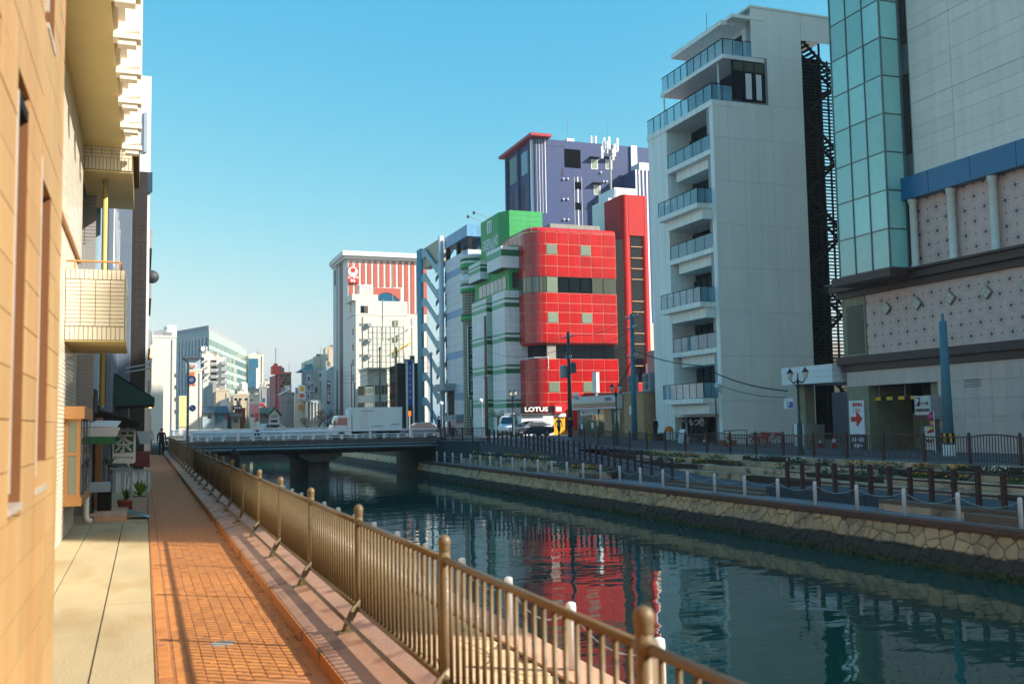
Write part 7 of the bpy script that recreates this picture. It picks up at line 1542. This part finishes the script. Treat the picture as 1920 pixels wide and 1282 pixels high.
person('person in a black coat with bag in front of the bar', 'stand', (33.1, 76.0, .40), rad(150), 'cloth_black', 'cloth_black', bag=(.32, 0, .95))
person('person in black standing at the tan annex corner', 'stand', (36.0, 66.6, .2), rad(200), 'cloth_black', 'cloth_black')
person('person in black behind the table at the white tower entrance', 'stand', (37.1, 64.4, .1), rad(-100), 'cloth_black', 'cloth_black')
# cyclist on the bastion road
q = sY(850, 815, 77.5)
person('person in pale clothes riding a bicycle behind the bastion fence', 'sit', (q.x, 77.5, .5), rad(20), 'cloth_pink', 'cloth_grey')
def bike(name, label, loc, rz, m, grp=None):
    t = thing(name, label, 'bicycle', (0, 0, 0), grp)
    for y in (-.52, .52):
        w_ = obj('wheel', MB().tube([(0+.0*k, y+.32*math.cos(2*PI*k/20), .33+.32*math.sin(2*PI*k/20)) for k in range(21)], .018, 5), 'tyre', t); sp = MB()
        for k in range(6): a = PI*k/6; sp.tube([(0, y-.3*math.cos(a), .33-.3*math.sin(a)), (0, y+.3*math.cos(a), .33+.3*math.sin(a))], .004, 3)
        obj('spokes', sp, 'steel', w_)
    obj('frame', MB().tube([(0, .52, .33), (0, .1, .30), (0, -.38, .80), (0, -.52, .33)], .025, 6).tube([(0, .1, .3), (0, .22, .82)], .022, 6).tube([(0, .52, .33), (0, .2, .7)], .015, 5), m, t)
    obj('saddle', MB().box(-.08, .12, .84, .08, .38, .90), 'black', t); obj('handlebar', MB().tube([(-.26, -.25, 1.0), (-.1, -.38, .98), (.1, -.38, .98), (.26, -.25, 1.0)], .014, 5), 'steel', t); obj('stem', MB().tube([(0, -.38, .8), (0, -.38, .98)], .016, 5), 'steel', t); obj('mudguard', MB().tube([(0, .52+.36*math.cos(rad(a)), .33+.36*math.sin(rad(a))) for a in range(0, 190, 20)], .03, 4), m, t)
    if m == 'red': bx('front_basket', t, 'red', -.16, -.72, .72, .16, -.46, .96); bx('battery', t, 'red', -.05, .12, .4, .05, .28, .72)
    t.location = loc; t.rotation_euler = (0, 0, rz); return t
bike('bicycle', 'bicycle ridden by the pale-clothed person behind the bastion', (q.x, 77.5, .5), rad(20), 'blue')
for k, (y, x) in enumerate(((53.6, 36.4), (54.5, 36.7), (52.8, 36.5))): bike('red_bicycle', 'red rental bicycle in front of the white tower wall, %s of three' % ('middle', 'left', 'right')[k], (x, y, ZS), rad(8+6*k), 'red', 'red rental bicycles')
# ================================================================ small things on the far street
def cone(label, x, y, h=.7):
    t = thing('traffic_cone', label, 'traffic cone', (x, y, ZS), 'traffic cones'); bx('base', t, 'red', x-.19, y-.19, ZS, x+.19, y+.19, ZS+.04); obj('cone', MB().lathe((x, y, ZS+.04), [(.15, 0), (.035, h-.04)], 12), 'red', t, True); obj('band', MB().lathe((x, y, ZS+.04), [(.115, h*.32), (.083, h*.58)], 12), 'white', t, True)
cone('red traffic cone at the white tower corner', 36.2, 60.0); cone('red traffic cone near the rental bicycles', 36.3, 57.2); cone('red traffic cone under the white canopy', 38.3, 48.9, .9); cone('red traffic cone next to the canopy pillar', 38.6, 50.6)
tb_ = thing('folding_table', 'folding table with orange box at the white tower entrance', 'table', (37, 65.8, .1)); bx('top', tb_, 'white', 36.5, 65.0, .80, 37.2, 66.6, .84); 
for x, y in ((36.55, 65.05), (37.15, 65.05), (36.55, 66.5), (37.15, 66.5)): bx('leg', tb_, 'grey', x, y, ZS+.1, x+.04, y+.04, .8)
obj('orange_hood', MB().lathe((36.8, 66.0, .84), [(.32, 0), (.32, .2), (.2, .38), (.02, .44)], 12), 'orange', tb_, True)
as_ = thing('a_board', 'white A-board sign in front of the white tower entrance', 'sign', (36.4, 63.2, ZS)); 
for s in (-1, 1): obj('leaf', MB().ext([(36.4+s*.28, 62.9, ZS), (36.4+s*.02, 62.9, 1.05), (36.4+s*.05, 62.9, 1.05), (36.4+s*.31, 62.9, ZS)], (0, .7, 0)), 'white', as_)
tag(bx('yellow_bin', None, 'yellow', 35.7, 67.3, ZS+.1, 36.0, 67.7, .85), 'yellow board beside the standing person at the annex', 'board')
tag(bx('black_bin', None, 'black', 36.4, 65.9+.9, ZS+.1, 37.0, 67.3, .75), 'black bin between the two standing people', 'bin')
pl = thing('wooden_planter', 'wooden planter crate against the white tower wall', 'planter', (37.5, 58.5, ZS))
for k in range(4): bx('board', pl, 'wood', 37.0, 58.2, ZS+k*.1+.005, 37.6, 59.6, ZS+k*.1+.095)
dr = thing('dark_railing', 'dark tubular railing beside the rental bicycles', 'railing', (36, 56, ZS)); obj('tube', MB().tube([(36, 57.2, ZS), (36, 57.2, .95), (36, 54.6, 1.0), (36, 54.6, ZS)], .03, 6), 'black', dr); obj('tube', MB().tube([(36, 57.2, .5), (36, 54.6, .5)], .025, 6), 'black', dr)
# ================================================================ plants
def leaves(b, c, r, n, s, up=.2, flat=.7):
    for _ in range(n):
        while True:
            p = Vector((random.uniform(-1, 1), random.uniform(-1, 1), random.uniform(-.2, 1)))
            if p.length < 1: break
        p = Vector(c)+Vector((p.x*r[0], p.y*r[1], p.z*r[2])); a = Vector((random.uniform(-1, 1), random.uniform(-1, 1), random.uniform(-.4, .8))).normalized(); d = a.cross(Vector((random.uniform(-1, 1), random.uniform(-1, 1), random.uniform(-1, 1)))).normalized(); k = s*random.uniform(.6, 1.3)
        b.quad(p-a*k, p-d*k*.45, p+a*k, p+d*k*.45)
CLN = 0
def clump(x, y, z, r, kind, where):
    global CLN
    CLN += 1
    t = thing('flower_clump', where, 'flowers', (x, y, z), 'flower clumps on the terraces'); b = MB(); leaves(b, (x, y, z), (r*.8, r, .30), 150, .07); obj('foliage', b, 'leaf' if CLN % 2 else 'leaf_dark', t)
    f = MB()
    for _ in range(46): leaves(f, (x+random.uniform(-.7, .7)*r, y+random.uniform(-.8, .8)*r, z+.16+random.uniform(0, .14)), (.05, .05, .03), 1, .05)
    obj('blossoms', f, kind, t)
FK = ['petal_yellow', 'petal_white', 'petal_yellow', 'petal_orange', 'petal_white', 'petal_purple', 'petal_yellow']
FN = {'petal_yellow': 'yellow', 'petal_white': 'white', 'petal_orange': 'orange', 'petal_purple': 'purple'}
ci = 0
for row, X, z, ys in (('upper tier of the left flower bed', 22.62, -.58, [68.4, 66.8, 65.3, 63.6, 61.9, 60.2, 58.6, 57.0, 55.5]), ('lower tier of the left flower bed', 22.27, -.88, [67.6, 65.9, 63.6, 61.2, 53.4, 51.6, 50.0, 48.6, 47.2]), ('upper terrace behind the ramp', 27.9, -.36, [54, 51.5, 49.6, 47.8, 45.2, 41.2, 38.2, 36.4, 34.2, 32.4, 30.6, 28.8, 27.0, 25.2]), ('lower terrace behind the ramp', 26.9, -.58, [49.0, 47.2, 45.2, 42.0, 38.0, 34.4, 32.6, 31.0, 29.4, 27.4, 25.4])):
    for i, y in enumerate(ys): k = FK[(ci*3+i) % 7]; clump(X, y, z, random.uniform(.45, .75), k, '%s flowers on the %s, %s from its far end' % (FN[k], row, ORD[i].replace('nearest', 'first'))); ci += 1
clump(22.7, 20.6, -.9, .6, 'petal_white', 'white flowers behind the long bench wall')
def spiky(name, label, x, y, z, n, ln, m, pot=None):
    t = thing(name, label, 'plant', (x, y, z)); b = MB()
    for k in range(n):
        a = random.uniform(0, 2*PI); l = ln*random.uniform(.7, 1.1); e = random.uniform(.35, 1.35); w_ = .035*ln/.5; pr = None; d = Vector((math.cos(a), math.sin(a), 0)); sv = Vector((-d.y, d.x, 0))
        for i in range(6):
            u = i/5; c = Vector((x, y, z))+d*(l*u*math.cos(e)*.9)+EZ*(l*(u*math.sin(e)-.45*u*u*math.cos(e))); ww = w_*math.sin(PI*min(.98, .12+.86*u)); q_ = (c-sv*ww, c+sv*ww)
            if pr: b.quad(pr[0], pr[1], q_[1], q_[0])
            pr = q_
    obj('leaves', b, m, t); return t
pp = spiky('potted_yucca', 'green potted plant in a pale square pot beside the shop step', -.06, 21.95, .38, 34, .48, 'leaf_bright'); bx('pot', pp, 'concrete', -.20, 21.82, 0, .08, 22.1, .36); bx('pot_soil', pp, 'soil', -.18, 21.84, .36, .06, 22.08, .37)
p2_ = spiky('low_shop_plant', 'low green plant in a red pot beside the handrail', -.34, 22.7, .25, 24, .34, 'leaf'); obj('pot', MB().lathe((-.34, 22.7, 0), [(.12, 0), (.17, .22), (.18, .25)], 12), 'brick_red', p2_, True)
p3_ = spiky('tall_shop_plant', 'spindly tall plant against the shop front', -.72, 24.0, .9, 18, .4, 'leaf_dark'); obj('stem', MB().tube([(-.72, 24, 0), (-.7, 24, .5), (-.72, 24, .95)], .02, 5), 'bark', p3_)
n2 = spiky('promenade_plant', 'green potted plant on the near promenade behind the fence', 2.2, 16.6, -.9, 26, .45, 'leaf'); obj('pot', MB().lathe((2.2, 16.6, -1.2), [(.14, 0), (.2, .28), (.21, .32)], 12), 'black', n2, True)
tag(bx('promenade_table', None, 'bollard_white', 2.0, 12.4, -.78, 2.7, 13.2, -.74), 'pale table top on the near promenade seen through the fence', 'table')
pb2 = thing('promenade_bench', 'dark bench base under the pale table on the near promenade', 'bench', (2.3, 12.8, -1.2)); obj('base', MB().lathe((2.35, 12.8, -1.2), [(.3, 0), (.28, .06), (.07, .1), (.07, .41)], 14), 'black', pb2, True)
cb_ = thing('covered_sign', 'dark covered post rising from the near promenade', 'post', (2.6, 47, -1.2)); c = sX(440, 845, 4.4); obj('cover', MB().lathe((4.4, c.y, -1.2), [(.25, 0), (.25, c.z+1.0), (.12, c.z+1.25), (.02, c.z+1.3)], 6), 'black', cb_)
pm_ = thing('palm', 'small palm in front of the green and white building', 'tree', (35.5, 100.5, .3)); obj('trunk', MB().tube([(35.5, 100.5, .2), (35.45, 100.5, 2.4)], .14, 8, .10), 'bark', pm_); fr_ = MB()
for k in range(30):
    a = random.uniform(0, 2*PI); e = random.uniform(-.2, 1.2); d = Vector((math.cos(a), math.sin(a), 0)); sv = Vector((-d.y, d.x, 0))
    for i in range(9):
        u = (i+1)/9; c = Vector((35.45, 100.5, 2.4))+d*(1.5*u*math.cos(e))+EZ*(1.5*(u*math.sin(e)-.5*u*u)); 
        for s in (-1, 1): tip = c+sv*s*.32+d*.12-EZ*.12; fr_.quad(c, c+d*.06, tip+d*.02, tip)
obj('fronds', fr_, 'leaf_dark', pm_)
def bare_tree(label, x, y, z, h, sp):
    t = thing('bare_tree', label, 'tree', (x, y, z), 'bare trees beyond the bridge'); lim = MB(); tw = MB()
    def grow(p, d, l, r, dep):
        q_ = p+d*l; (lim if dep < 2 else tw).tube([p, p.lerp(q_, .5)+Vector((random.uniform(-.05, .05), random.uniform(-.05, .05), 0))*l, q_], r, 5 if dep < 2 else 3, r*.6)
        if dep >= 5: return
        for _ in range(3 if dep < 4 else 4):
            nd = (d+Vector((random.uniform(-1, 1)*sp, random.uniform(-1, 1)*sp, random.uniform(-.35, .5)))).normalized(); grow(q_, nd, l*random.uniform(.58, .82), r*.58, dep+1)
    grow(Vector((x, y, z)), Vector((random.uniform(-.15, .15), 0, 1)).normalized(), h*.26, h*.035, 0)
    obj('trunk', lim, 'bark', t); obj('crown', tw, 'twig', t)
for k, (p, Y, h) in enumerate(((596, 149, 4.6), (614, 151, 5.0), (632, 150, 4.8), (578, 152, 4.0))): q = sY(p, 800, Y); bare_tree('bare brown tree beyond the second bridge, %s' % ('second from left', 'third from left', 'rightmost beside the truck', 'leftmost')[k], q.x, Y, .3, h, .9)
gt = thing('green_shrub', 'small bright green shrub beside the brown sign shop', 'shrub', (0, 0, 0)); q = sY(463, 790, 150); b = MB(); leaves(b, (q.x, 150, .6), (.7, .6, 2.0), 260, .12); obj('foliage', b, 'leaf_bright', gt); gt.location = (q.x, 150, .2); ORG[gt.name] = Matrix(); gt.children[0].matrix_parent_inverse = Matrix.Translation((-q.x, -150, -.2))
# moss and dirt gathered at the foot of the kerb
mk = MB()
for i in range(1300):
    y = 7+34*random.random()**1.6; x = 1.215-abs(random.gauss(0, .035)); 
    if math.sin(y*2.3)+math.sin(y*5.1+1) < .1: continue
    a = Vector((random.uniform(-1, 1), random.uniform(-1, 1), random.uniform(0, .5))).normalized()*random.uniform(.003, .010); d = Vector((random.uniform(-.3, .3), random.uniform(-.3, .3), 1)).normalized()*random.uniform(.003, .010); c = Vector((x, y, .004))
    mk.quad(c-a, c+a, c+a*.4+d, c-a*.4+d)
o = stuff('kerb_moss', mk, 'moss', None, 'dark moss tufts along the foot of the path kerb'); o['category'] = 'moss'
dc = thing('drain_cover', 'round concrete drain cover in the brick path', 'drain cover', (.75, 8.6, 0)); obj('cover', MB().lathe((.62, 8.55, -.01), [(.10, 0), (.10, .016), (.085, .018), (.001, .018)], 18), 'concrete', dc)
# ================================================================ air
hz = MB().box(-905, -125, -5.2, 905, 2505, 62)
h = stuff('haze', hz, None, None, 'thin pale air over the whole town'); h['category'] = 'haze'
hm = bpy.data.materials.new('haze'); hm.use_nodes = True; hm.node_tree.nodes.clear(); _o = hm.node_tree.nodes.new('ShaderNodeOutputMaterial'); _v = hm.node_tree.nodes.new('ShaderNodeVolumePrincipled')
_v.inputs['Color'].default_value = (.86, .93, .97, 1); _v.inputs['Density'].default_value = .0004; _v.inputs['Anisotropy'].default_value = .2; hm.node_tree.links.new(_v.outputs[0], _o.inputs['Volume']); h.data.materials.append(hm)
for o in bpy.data.objects:
    for k in ('_x0', '_x1', '_y1', '_zt', '_Y'):
        if k in o: del o[k]
